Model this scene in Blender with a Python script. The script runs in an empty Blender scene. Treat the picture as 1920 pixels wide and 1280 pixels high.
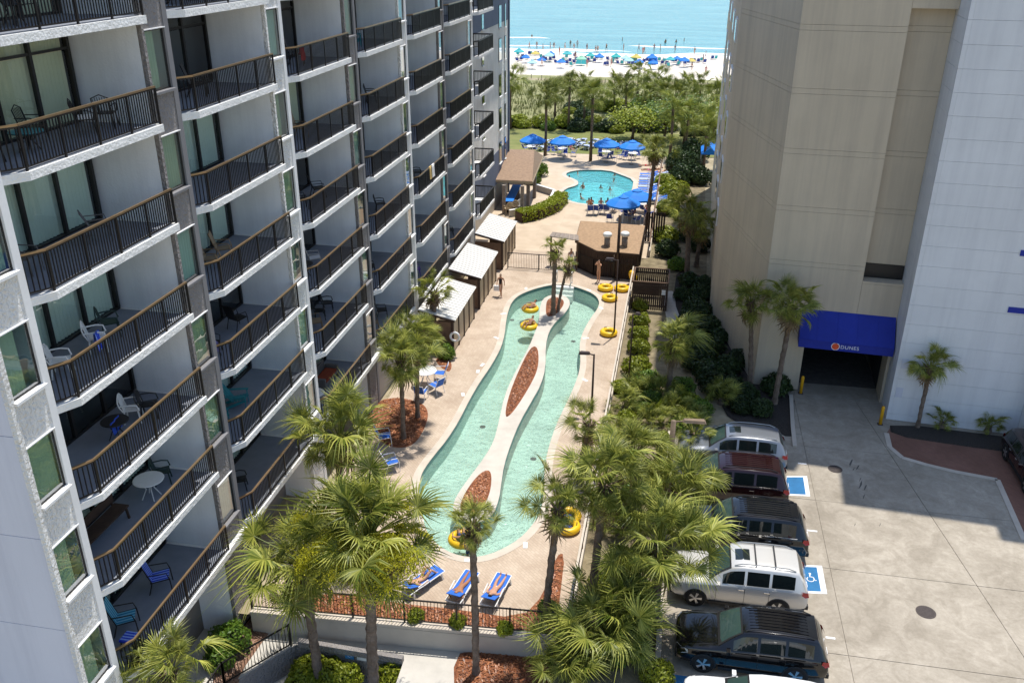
import bpy, bmesh, math, random
from mathutils import Vector, Matrix
from mathutils.geometry import tessellate_polygon
random.seed(7)
PI = math.pi
sc = bpy.context.scene
C = sc.collection

# ------------------------------------------------------------------ camera
CH = 23.0
CAMF = 1659.02                      # focal length in pixels of the 1920 px wide photograph
YAW, PIT, ROL = math.radians(-10.634), math.radians(24.67), math.radians(0.203)
_fw = Vector((math.sin(YAW)*math.cos(PIT), math.cos(YAW)*math.cos(PIT), -math.sin(PIT)))
_r = Vector((math.cos(YAW), -math.sin(YAW), 0)); _u = _r.cross(_fw)
_r2 = _r*math.cos(ROL) + _u*math.sin(ROL); _u2 = -_r*math.sin(ROL) + _u*math.cos(ROL)
cam = bpy.data.cameras.new('camera'); camo = bpy.data.objects.new('camera', cam); C.objects.link(camo)
m = Matrix((_r2, _u2, -_fw)).transposed().to_4x4(); m.translation = Vector((0, 0, CH)); camo.matrix_world = m
cam.sensor_width = 36; cam.lens = CAMF/1920*36; cam.clip_end = 5000; cam.clip_start = .5
sc.camera = camo

# ------------------------------------------------------------------ sky, sun, exposure
SUN = Vector((.53, 1.35, 5.1)).normalized()
w = bpy.data.worlds.new('World'); sc.world = w; w.use_nodes = True
nt = w.node_tree; bg = nt.nodes['Background']; sky = nt.nodes.new('ShaderNodeTexSky')
sky.sky_type = 'NISHITA'; sky.sun_disc = False
sky.sun_elevation = math.asin(SUN.z); sky.sun_rotation = math.atan2(SUN.x, SUN.y)
sky.air_density = 1.0; sky.dust_density = .6; sky.ozone_density = 1.0
nt.links.new(sky.outputs[0], bg.inputs[0]); bg.inputs[1].default_value = .15
sl = bpy.data.lights.new('sun', 'SUN'); sl.energy = 3.9; sl.angle = math.radians(.53); sl.color = (1, .955, .88)
so = bpy.data.objects.new('sun', sl); C.objects.link(so); so.rotation_euler = SUN.to_track_quat('Z', 'Y').to_euler()
so.location = (0, 0, 80)
vs = sc.view_settings; vs.view_transform = 'Standard'; vs.look = 'None'; vs.exposure = 0.45; vs.gamma = 1; vs.use_curve_mapping = False

# ------------------------------------------------------------------ pixel -> place
def ray(px, py):
    return (_fw*CAMF + _r2*(px-960) - _u2*(py-640)).normalized()
CP = Vector((0, 0, CH))
def G(px, py, z=0.0):
    d = ray(px, py); return CP + d*((z-CH)/d.z)
def PX(px, py, x):
    d = ray(px, py); return CP + d*(x/d.x)
def PY(px, py, y):
    d = ray(px, py); return CP + d*(y/d.y)

# ------------------------------------------------------------------ materials
MT = {}
def mat(name, c, rough=.75, var=.12, scale=2.0, bump=0, bscale=30, metal=0, spec=.4, rnd=0, c2=None, detail=5, coat=0, bdist=.02):
    m = bpy.data.materials.new(name); m.use_nodes = True; t = m.node_tree; n = t.nodes; b = n['Principled BSDF']
    b.inputs['Roughness'].default_value = rough; b.inputs['Metallic'].default_value = metal
    b.inputs['Specular IOR Level'].default_value = spec
    if coat: b.inputs['Coat Weight'].default_value = coat; b.inputs['Coat Roughness'].default_value = .04
    tc = n.new('ShaderNodeTexCoord')
    col = None
    if var or c2:
        ns = n.new('ShaderNodeTexNoise'); ns.inputs['Scale'].default_value = scale; ns.inputs['Detail'].default_value = detail
        ns.inputs['Roughness'].default_value = .62
        t.links.new(tc.outputs['Object'], ns.inputs['Vector'])
        rp = n.new('ShaderNodeValToRGB'); rp.color_ramp.elements[0].position = .3; rp.color_ramp.elements[1].position = .72
        a = [min(1, x*(1-var)) for x in c]; d = [min(1, x*(1+var)) for x in c] if c2 is None else list(c2)
        if c2 is not None: a = list(c)
        rp.color_ramp.elements[0].color = (*a, 1); rp.color_ramp.elements[1].color = (*d, 1)
        t.links.new(ns.outputs[0], rp.inputs[0]); col = rp.outputs[0]
    if rnd:
        oi = n.new('ShaderNodeObjectInfo'); hs = n.new('ShaderNodeHueSaturation')
        mr = n.new('ShaderNodeMapRange'); mr.inputs[3].default_value = 1-rnd; mr.inputs[4].default_value = 1+rnd
        t.links.new(oi.outputs['Random'], mr.inputs[0]); t.links.new(mr.outputs[0], hs.inputs['Value'])
        if col: t.links.new(col, hs.inputs['Color'])
        else: hs.inputs['Color'].default_value = (*c, 1)
        col = hs.outputs[0]
    if col: t.links.new(col, b.inputs['Base Color'])
    else: b.inputs['Base Color'].default_value = (*c, 1)
    if bump:
        nb = n.new('ShaderNodeTexNoise'); nb.inputs['Scale'].default_value = bscale; nb.inputs['Detail'].default_value = 4
        t.links.new(tc.outputs['Object'], nb.inputs['Vector'])
        bp = n.new('ShaderNodeBump'); bp.inputs['Strength'].default_value = bump; bp.inputs['Distance'].default_value = bdist
        t.links.new(nb.outputs[0], bp.inputs['Height']); t.links.new(bp.outputs[0], b.inputs['Normal'])
    MT[name] = m; return m

def mat_leaf(name, c, c2, trans=.35, rnd=.22, rough=.45):
    m = bpy.data.materials.new(name); m.use_nodes = True; t = m.node_tree; n = t.nodes; b = n['Principled BSDF']; out = n['Material Output']
    b.inputs['Roughness'].default_value = rough; b.inputs['Specular IOR Level'].default_value = .35
    oi = n.new('ShaderNodeObjectInfo'); g = n.new('ShaderNodeNewGeometry')
    ad = n.new('ShaderNodeMath'); ad.operation = 'ADD'; md = n.new('ShaderNodeMath'); md.operation = 'FRACT'
    t.links.new(oi.outputs['Random'], ad.inputs[0]); t.links.new(g.outputs['Random Per Island'], ad.inputs[1]); t.links.new(ad.outputs[0], md.inputs[0])
    rp = n.new('ShaderNodeValToRGB'); rp.color_ramp.elements[0].color = (*c, 1); rp.color_ramp.elements[1].color = (*c2, 1)
    t.links.new(md.outputs[0], rp.inputs[0])
    hs = n.new('ShaderNodeHueSaturation'); mr = n.new('ShaderNodeMapRange'); mr.inputs[3].default_value = 1-rnd; mr.inputs[4].default_value = 1+rnd
    t.links.new(oi.outputs['Random'], mr.inputs[0]); t.links.new(mr.outputs[0], hs.inputs['Value']); t.links.new(rp.outputs[0], hs.inputs['Color'])
    t.links.new(hs.outputs[0], b.inputs['Base Color'])
    tr = n.new('ShaderNodeBsdfTranslucent'); t.links.new(hs.outputs[0], tr.inputs[0])
    mx = n.new('ShaderNodeMixShader'); mx.inputs[0].default_value = trans
    t.links.new(b.outputs[0], mx.inputs[1]); t.links.new(tr.outputs[0], mx.inputs[2]); t.links.new(mx.outputs[0], out.inputs[0])
    MT[name] = m; return m

def mat_glass(name, tint, ior=1.5, rough=.02, bump=0, bscale=1.5, base=.0, refl=(1, 1, 1), bdist=.05, bdetail=2, spec_mul=1.0, twoscale=False, milk=0, milkc=(1, 1, 1)):
    """a clear sheet: see-through by Fresnel, mirror otherwise"""
    m = bpy.data.materials.new(name); m.use_nodes = True; t = m.node_tree; n = t.nodes; out = n['Material Output']; n.remove(n['Principled BSDF'])
    tr = n.new('ShaderNodeBsdfTransparent'); tr.inputs[0].default_value = (*tint, 1)
    gl = n.new('ShaderNodeBsdfGlossy'); gl.inputs['Roughness'].default_value = rough; gl.inputs[0].default_value = (*refl, 1)
    ge = n.new('ShaderNodeNewGeometry'); dt = n.new('ShaderNodeVectorMath'); dt.operation = 'DOT_PRODUCT'
    t.links.new(ge.outputs['Incoming'], dt.inputs[0]); t.links.new(ge.outputs['Normal'], dt.inputs[1])
    def M2(op, x, y):
        q = n.new('ShaderNodeMath'); q.operation = op; q.use_clamp = op in ('SUBTRACT',)
        for i, v in enumerate((x, y)):
            if v is None: continue
            if isinstance(v, (int, float)): q.inputs[i].default_value = v
            else: t.links.new(v, q.inputs[i])
        return q.outputs[0]
    f0 = ((ior-1)/(ior+1))**2
    fac = M2('ADD', M2('MULTIPLY', M2('POWER', M2('SUBTRACT', 1.0, M2('ABSOLUTE', dt.outputs['Value'], None)), 5.0), 1-f0), f0)
    mx = n.new('ShaderNodeMixShader')
    if base:
        a = n.new('ShaderNodeMath'); a.operation = 'ADD'; a.use_clamp = True; a.inputs[1].default_value = base; t.links.new(fac, a.inputs[0]); fac = a.outputs[0]
    if bump:
        tc = n.new('ShaderNodeTexCoord'); nb = n.new('ShaderNodeTexNoise'); nb.inputs['Scale'].default_value = bscale; nb.inputs['Detail'].default_value = bdetail
        t.links.new(tc.outputs['Object'], nb.inputs['Vector'])
        h = nb.outputs[0]
        if twoscale:
            n2 = n.new('ShaderNodeTexNoise'); n2.inputs['Scale'].default_value = bscale*3.1; n2.inputs['Distortion'].default_value = 1.2
            t.links.new(tc.outputs['Object'], n2.inputs['Vector'])
            mm = n.new('ShaderNodeMath'); mm.operation = 'MULTIPLY_ADD'; mm.inputs[1].default_value = .45; t.links.new(n2.outputs[0], mm.inputs[0]); t.links.new(h, mm.inputs[2]); h = mm.outputs[0]
        bp = n.new('ShaderNodeBump'); bp.inputs['Strength'].default_value = bump; bp.inputs['Distance'].default_value = bdist
        t.links.new(h, bp.inputs['Height']); t.links.new(bp.outputs[0], gl.inputs['Normal']); t.links.new(bp.outputs[0], dt.inputs[1])
    tro = tr.outputs[0]
    if milk:                                  # fine scattering in the water itself
        df = n.new('ShaderNodeBsdfDiffuse'); df.inputs[0].default_value = (*milkc, 1); m3 = n.new('ShaderNodeMixShader'); m3.inputs[0].default_value = milk
        t.links.new(tro, m3.inputs[1]); t.links.new(df.outputs[0], m3.inputs[2]); tro = m3.outputs[0]
    t.links.new(fac, mx.inputs[0]); t.links.new(tro, mx.inputs[1]); t.links.new(gl.outputs[0], mx.inputs[2]); t.links.new(mx.outputs[0], out.inputs[0])
    MT[name] = m; return m

def mat_brick(name, c1, c2, cm, bw=.4, rh=.2, mortar=.012, rough=.8, rot=0, stain=.25):
    m = bpy.data.materials.new(name); m.use_nodes = True; t = m.node_tree; n = t.nodes; b = n['Principled BSDF']; b.inputs['Roughness'].default_value = rough
    tc = n.new('ShaderNodeTexCoord'); mp = n.new('ShaderNodeMapping'); mp.inputs['Rotation'].default_value = (0, 0, rot); t.links.new(tc.outputs['Object'], mp.inputs[0])
    br = n.new('ShaderNodeTexBrick'); t.links.new(mp.outputs[0], br.inputs['Vector'])
    br.inputs['Scale'].default_value = 1; br.inputs['Brick Width'].default_value = bw; br.inputs['Row Height'].default_value = rh; br.inputs['Mortar Size'].default_value = mortar
    br.inputs['Color1'].default_value = (*c1, 1); br.inputs['Color2'].default_value = (*c2, 1); br.inputs['Mortar'].default_value = (*cm, 1)
    ns = n.new('ShaderNodeTexNoise'); ns.inputs['Scale'].default_value = .7; ns.inputs['Detail'].default_value = 7; t.links.new(tc.outputs['Object'], ns.inputs['Vector'])
    rp = n.new('ShaderNodeValToRGB'); rp.color_ramp.elements[0].position = .3; rp.color_ramp.elements[1].position = .7
    rp.color_ramp.elements[0].color = (1-stain, 1-stain*1.15, 1-stain*1.3, 1); rp.color_ramp.elements[1].color = (1, 1, 1, 1); t.links.new(ns.outputs[0], rp.inputs[0])
    mx = n.new('ShaderNodeMixRGB'); mx.blend_type = 'MULTIPLY'; mx.inputs[0].default_value = 1; t.links.new(br.outputs[0], mx.inputs[1]); t.links.new(rp.outputs[0], mx.inputs[2])
    t.links.new(mx.outputs[0], b.inputs['Base Color'])
    bp = n.new('ShaderNodeBump'); bp.inputs['Strength'].default_value = .3; bp.inputs['Distance'].default_value = .01; bp.invert = True
    t.links.new(br.outputs['Fac'], bp.inputs['Height']); t.links.new(bp.outputs[0], b.inputs['Normal'])
    MT[name] = m; return m

mat('white_stucco', (.83, .85, .88), .9, .08, .5, .5, 14)
mat('white_rough', (.80, .785, .75), .95, .12, .8, 1.0, 10, bdist=.16)
mat('white_fascia', (.82, .81, .78), .95, .1, .9, .8, 12, bdist=.06)
mat('grey_rough', (.27, .25, .24), .95, .14, .8, 1.0, 10, bdist=.16)
mat('grey_smooth', (.20, .195, .20), .85, .08, .6, .2, 20)
mat('white_smooth', (.78, .775, .765), .85, .06, .5, .25, 20)
mat('end_wall', (.60, .615, .69), .9, .07, .12, .3, 16)
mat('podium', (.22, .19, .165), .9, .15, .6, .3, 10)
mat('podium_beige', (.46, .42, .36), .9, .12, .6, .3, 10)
mat('navy_paint', (.13, .16, .23), .8, .1, .5)
mat('floor_grey', (.22, .24, .285), .9, .1, 1.5)
mat('rail_black', (.022, .019, .018), .45, 0, metal=.3)
mat('rail_bronze', (.30, .205, .115), .3, .12, 2, metal=.55)
mat('frame_black', (.018, .017, .017), .4, 0)
mat('curtain', (.60, .64, .57), .9, .06, .8)
mat('curtain_warm', (.62, .58, .42), .9, .06, .8)
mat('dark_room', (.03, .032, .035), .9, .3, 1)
mat_glass('window_glass', (.86, .96, .94), 1.5, .012, .0, base=.05)
mat_glass('window_glass_wavy', (.62, .84, .82), 1.55, .012, .06, 1.2, base=.22)
mat('beige', (.53, .445, .33), .92, .08, .28, .35, 60)
mat('tower_white', (.66, .68, .74), .9, .05, .4, .3, 50)
mat('joint', (.36, .32, .26), .95, 0)
mat('awning_blue', (.012, .028, .30), .65, .1, 1.2, .1, 30)
mat('sign_white', (.8, .8, .8), .6, 0)
mat('logo_orange', (.75, .09, .03), .6, .15, 6)
mat('bollard_yellow', (.75, .38, .01), .55, .08, 4)
mat('concrete', (.37, .335, .275), .9, .34, .55, .25, 25, detail=9)
mat('concrete_coping', (.54, .475, .395), .9, .12, 1.1, .2, 25)
mat('concrete_walk', (.50, .47, .42), .9, .14, .8, .2, 25)
mat('island_concrete', (.54, .495, .435), .9, .12, .9, .2, 25)
mat_brick('pavers', (.56, .455, .35), (.50, .395, .30), (.41, .335, .26), .24, .12, .008, rot=.785)
mat_brick('pool_deck_mat', (.57, .465, .345), (.54, .435, .32), (.46, .38, .29), 3.2, 3.2, .01, stain=.2)
mat_brick('brick_pavement', (.26, .125, .085), (.22, .10, .07), (.16, .10, .08), .2, .1, .006, rot=.785)
mat('mulch_red', (.13, .04, .018), .95, 0, 7, 1.0, 26, c2=(.40, .15, .065), detail=8, bdist=.06)
mat('mulch_brown', (.15, .075, .045), .95, 0, 15, 1.0, 22, c2=(.36, .21, .14), detail=8, bdist=.06)
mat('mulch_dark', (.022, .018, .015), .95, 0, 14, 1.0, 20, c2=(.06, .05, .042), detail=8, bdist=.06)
mat('sandy_soil', (.24, .20, .12), .95, 0, 1.2, .6, 10, c2=(.44, .37, .25), detail=9)
mat('sand', (.68, .61, .52), .95, .06, .12, .4, 2.0, detail=8)
mat('wet_sand', (.50, .43, .34), .5, .08, .1)
mat('lawn', (.13, .16, .04), .95, 0, .5, .6, 30, c2=(.23, .22, .075), detail=9)
mat('dune_soil', (.17, .185, .06), .95, 0, .35, .5, 8, c2=(.36, .335, .18), detail=9)
mat('pool_plaster', (.44, .59, .52), .8, .13, .8, detail=8)
mat('pool_plaster_blue', (.33, .74, .76), .8, .05, .3)
mat('pool_tile', (.05, .16, .16), .4, .2, 8)
mat_glass('river_water', (.93, .985, .95), 1.33, .04, 1.0, 2.2, bdist=.42, bdetail=3, twoscale=True, milk=.10, milkc=(.42, .62, .55))
mat_glass('pool_water', (.60, .93, .95), 1.33, .03, .8, 1.6, bdist=.2, bdetail=3, twoscale=True, milk=.5, milkc=(.17, .62, .66))
mat('shingle', (.30, .205, .14), .95, .22, 5, .6, 24, detail=8)
mat('shingle_tan', (.36, .24, .145), .95, .2, 5, .6, 24, detail=8)
mat('wood_dark', (.055, .032, .022), .8, .25, 3, .3, 30)
mat('wood_brown', (.15, .09, .055), .8, .25, 3, .3, 30)
mat('wood_tan', (.40, .31, .20), .8, .15, 3, .2, 30)
mat('wood_grey', (.26, .22, .19), .9, .2, 3, .3, 30)
mat('metal_roof', (.72, .70, .66), .5, .05, 1, 0)
mat('cabana_cream', (.50, .41, .29), .85, .1, 1.2)
mat('white_plastic', (.78, .78, .76), .45, .04, 3)
mat('white_metal', (.75, .75, .74), .4, 0)
mat('tan_plastic', (.42, .33, .21), .5, .08, 3)
mat('green_plastic', (.012, .035, .03), .4, .1, 3)
mat('black_plastic', (.02, .02, .022), .45, .1, 3)
mat('teal_plastic', (.02, .22, .26), .45, .08, 3)
mat('purple_plastic', (.13, .07, .38), .5, .05, 3)
mat('tan_mesh', (.30, .235, .16), .8, .12, 4)
mat('grey_wicker', (.14, .135, .135), .8, .25, 20)
mat('sling_blue', (.022, .13, .52), .7, .12, 3)
mat('sling_deep_blue', (.025, .06, .28), .7, .12, 3)
mat('sling_white', (.72, .73, .76), .7, .05, 3)
mat('umbrella_blue', (.010, .19, .66), .7, .1, .8)
mat('umbrella_teal', (.05, .42, .44), .7, .1, .8)
mat('umbrella_yellow', (.62, .50, .12), .7, .1, .8)
mat('umbrella_sea', (.03, .40, .38), .7, .1, .8)
mat('umbrella_pale', (.40, .66, .70), .7, .1, .8)
mat('umbrella_green', (.30, .62, .42), .7, .1, .8)
mat('towel_blue', (.03, .10, .60), .9, .08, 3)
mat('towel_teal', (.04, .35, .45), .9, .08, 3)
mat('towel_white', (.78, .77, .76), .95, .05, 3)
mat('towel_lavender', (.40, .36, .70), .9, .08, 3)
mat('towel_red', (.55, .015, .02), .9, .08, 3)
mat('towel_yellow', (.60, .42, .16), .9, .08, 3)
mat('cushion_rust', (.25, .05, .02), .9, .12, 3)
mat('tube_yellow', (.80, .50, .02), .35, .06, 4)
mat('skin', (.50, .27, .17), .55, .08, 4, rnd=.22)
mat('skin_tan', (.36, .165, .085), .5, .08, 4)
mat('hair_brown', (.045, .025, .015), .6, .2, 20)
mat('cloth_black', (.015, .015, .018), .8, .1, 6)
mat('cloth_white', (.75, .74, .73), .85, .05, 6)
mat('cloth_red', (.50, .04, .06), .85, .05, 6)
mat('cloth_navy', (.03, .05, .18), .85, .05, 6)
mat('cloth_pink', (.60, .18, .25), .85, .05, 6)
mat('palm_trunk', (.10, .07, .05), .95, 0, 3.5, .9, 14, c2=(.26, .20, .155), detail=8, bdist=.05)
mat('palm_boots', (.085, .055, .035), .95, 0, 5, .9, 18, c2=(.22, .155, .10), detail=8, bdist=.05)
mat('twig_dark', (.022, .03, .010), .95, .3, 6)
mat_leaf('palm_leaf', (.09, .13, .014), (.43, .43, .09), .3)
mat_leaf('palm_leaf_far', (.12, .165, .022), (.36, .37, .075), .3)
mat_leaf('palm_dead', (.17, .11, .055), (.30, .21, .11), .2)
mat_leaf('palm_flower', (.38, .38, .02), (.58, .54, .05), .3)
mat_leaf('shrub_leaf', (.06, .13, .016), (.17, .26, .03), .25)
mat_leaf('shrub_yellow', (.17, .22, .016), (.34, .37, .03), .3)
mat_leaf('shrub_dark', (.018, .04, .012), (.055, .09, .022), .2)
mat_leaf('dune_grass', (.12, .15, .04), (.31, .31, .12), .2)
mat_leaf('mulch_chip', (.10, .03, .014), (.46, .19, .085), .0)
mat_leaf('mulch_chip_brown', (.11, .055, .035), (.42, .27, .19), .0)
mat('lamp_bronze', (.05, .032, .025), .5, .1, 3, metal=.3)
mat('lamp_post_wood', (.20, .145, .10), .9, .2, 4)
mat('steel', (.45, .44, .43), .45, .05, 2, metal=.7)
mat('oil_and_garage_shade', (.10, .09, .08), .95, .3, 3)  # oil stains, and the shade painted onto the garage floor
mat('iron', (.07, .055, .05), .7, .2, 20, .5, 60)
mat('blue_paint', (.02, .14, .31), .8, .15, 3)
mat('white_paint', (.74, .74, .73), .85, .08, 3)
mat('sign_blue', (.05, .22, .50), .6, .05, 3)
mat('rubber', (.015, .015, .015), .85, 0)
mat('alloy', (.50, .50, .51), .3, 0, metal=.85)
mat('chrome', (.75, .75, .76), .12, 0, metal=1)
mat('car_black', (.006, .007, .009), .09, 0, coat=.6, spec=.4)
mat('car_navy', (.005, .005, .006), .09, 0, coat=.6, spec=.4)
mat('car_maroon', (.018, .004, .0055), .1, 0, coat=.6, spec=.4)
mat('car_silver', (.22, .235, .26), .28, 0, metal=.45, coat=.8)
mat('car_champagne', (.62, .60, .56), .3, 0, metal=.3, coat=.8)
mat('car_white', (.76, .76, .76), .3, 0, coat=.8)
mat('car_trim', (.018, .018, .019), .5, 0)
mat('car_glass', (.012, .018, .018), .04, 0, spec=.7)
mat('car_windshield', (.035, .065, .058), .04, 0, spec=.7)
mat('tail_red', (.38, .006, .01), .2, 0, coat=.5)
mat('head_lamp', (.55, .55, .52), .12, 0, coat=.6)
mat('lamp_amber', (.65, .22, .03), .2, 0)
mat('surf_foam', (.82, .82, .80), .8, .05, .3)

def mat_slab(name, c):
    m = bpy.data.materials.new(name); m.use_nodes = True; t = m.node_tree; n = t.nodes; b = n['Principled BSDF']; b.inputs['Roughness'].default_value = .9
    tc = n.new('ShaderNodeTexCoord'); col = None
    for sc_, lo, hi, amt, dt_, ds in ((.22, .32, .68, .30, 6, .6), (.9, .38, .66, .26, 9, 1.4), (7.0, .35, .7, .16, 6, .2), (38, .3, .7, .10, 3, 0)):
        ns = n.new('ShaderNodeTexNoise'); ns.inputs['Scale'].default_value = sc_; ns.inputs['Detail'].default_value = dt_; ns.inputs['Roughness'].default_value = .68; ns.inputs['Distortion'].default_value = ds
        t.links.new(tc.outputs['Object'], ns.inputs['Vector'])
        rp = n.new('ShaderNodeValToRGB'); rp.color_ramp.elements[0].position = lo; rp.color_ramp.elements[1].position = hi
        rp.color_ramp.elements[0].color = (1-amt, 1-amt*1.04, 1-amt*1.12, 1); rp.color_ramp.elements[1].color = (1, 1, 1, 1); t.links.new(ns.outputs[0], rp.inputs[0])
        mx = n.new('ShaderNodeMixRGB'); mx.blend_type = 'MULTIPLY'; mx.inputs[0].default_value = 1; t.links.new(rp.outputs[0], mx.inputs[2])
        if col is None: mx.inputs[1].default_value = (*c, 1)
        else: t.links.new(col, mx.inputs[1])
        col = mx.outputs[0]
    t.links.new(col, b.inputs['Base Color']); MT[name] = m
def streaks(name, amt=.10):
    t = MT[name].node_tree; n = t.nodes; b = n['Principled BSDF']; src = b.inputs['Base Color'].links[0].from_socket
    tc = n.new('ShaderNodeTexCoord'); mp = n.new('ShaderNodeMapping'); mp.inputs['Scale'].default_value = (1.1, 1.1, .05); t.links.new(tc.outputs['Object'], mp.inputs[0])
    ns = n.new('ShaderNodeTexNoise'); ns.inputs['Scale'].default_value = 1.6; ns.inputs['Detail'].default_value = 7; ns.inputs['Roughness'].default_value = .7; t.links.new(mp.outputs[0], ns.inputs['Vector'])
    rp = n.new('ShaderNodeValToRGB'); rp.color_ramp.elements[0].position = .34; rp.color_ramp.elements[1].position = .56
    rp.color_ramp.elements[0].color = (1-amt, 1-amt, 1-amt*.9, 1); rp.color_ramp.elements[1].color = (1, 1, 1, 1); t.links.new(ns.outputs[0], rp.inputs[0])
    mx = n.new('ShaderNodeMixRGB'); mx.blend_type = 'MULTIPLY'; mx.inputs[0].default_value = 1; t.links.new(src, mx.inputs[1]); t.links.new(rp.outputs[0], mx.inputs[2]); t.links.new(mx.outputs[0], b.inputs['Base Color'])
mat('beige', (.59, .50, .375), .92, .07, .28, .35, 60); mat('tower_white', (.71, .72, .735), .9, .05, .4, .3, 50)
streaks('beige', .13); streaks('tower_white', .09); streaks('end_wall', .10); streaks('white_stucco', .08)
mat('strip_soil', (.12, .095, .055), .95, 0, 1.5, .6, 10, c2=(.30, .245, .15), detail=9)
mat_slab('concrete', (.54, .48, .395))
# striped towels
def mat_stripe(name, a, b_, freq=9, axis='Y'):
    m = bpy.data.materials.new(name); m.use_nodes = True; t = m.node_tree; n = t.nodes; b = n['Principled BSDF']; b.inputs['Roughness'].default_value = .9
    tc = n.new('ShaderNodeTexCoord'); sp = n.new('ShaderNodeSeparateXYZ'); t.links.new(tc.outputs['Object'], sp.inputs[0])
    mu = n.new('ShaderNodeMath'); mu.operation = 'MULTIPLY'; mu.inputs[1].default_value = freq; t.links.new(sp.outputs[axis], mu.inputs[0])
    fr = n.new('ShaderNodeMath'); fr.operation = 'FRACT'; t.links.new(mu.outputs[0], fr.inputs[0])
    rp = n.new('ShaderNodeValToRGB'); rp.color_ramp.interpolation = 'CONSTANT'; rp.color_ramp.elements[0].color = (*a, 1); rp.color_ramp.elements[1].color = (*b_, 1); rp.color_ramp.elements[1].position = .55
    t.links.new(fr.outputs[0], rp.inputs[0]); t.links.new(rp.outputs[0], b.inputs['Base Color']); MT[name] = m
mat_stripe('stripe_blue', (.02, .06, .60), (.28, .42, .85))
mat_stripe('stripe_teal', (.02, .22, .40), (.20, .50, .62))
mat_stripe('stripe_sling', (.03, .16, .55), (.75, .77, .80), 10)

# the sea: teal water with wind chop
def mat_sea():
    m = bpy.data.materials.new('sea_water'); m.use_nodes = True; t = m.node_tree; n = t.nodes; b = n['Principled BSDF']
    b.inputs['Roughness'].default_value = .22; b.inputs['Specular IOR Level'].default_value = .5
    tc = n.new('ShaderNodeTexCoord'); mp = n.new('ShaderNodeMapping'); mp.inputs['Scale'].default_value = (.35, 1.6, 1); t.links.new(tc.outputs['Object'], mp.inputs[0])
    a = n.new('ShaderNodeTexNoise'); a.inputs['Scale'].default_value = .12; a.inputs['Detail'].default_value = 8; t.links.new(mp.outputs[0], a.inputs['Vector'])
    rp = n.new('ShaderNodeValToRGB'); rp.color_ramp.elements[0].position = .35; rp.color_ramp.elements[1].position = .7
    rp.color_ramp.elements[0].color = (.045, .235, .275, 1); rp.color_ramp.elements[1].color = (.105, .335, .365, 1)
    t.links.new(a.outputs[0], rp.inputs[0]); t.links.new(rp.outputs[0], b.inputs['Base Color'])
    c = n.new('ShaderNodeTexNoise'); c.inputs['Scale'].default_value = .8; c.inputs['Detail'].default_value = 6; t.links.new(mp.outputs[0], c.inputs['Vector'])
    bp = n.new('ShaderNodeBump'); bp.inputs['Strength'].default_value = .5; bp.inputs['Distance'].default_value = .5
    t.links.new(c.outputs[0], bp.inputs['Height']); t.links.new(bp.outputs[0], b.inputs['Normal']); MT['sea_water'] = m
mat_sea()

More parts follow.
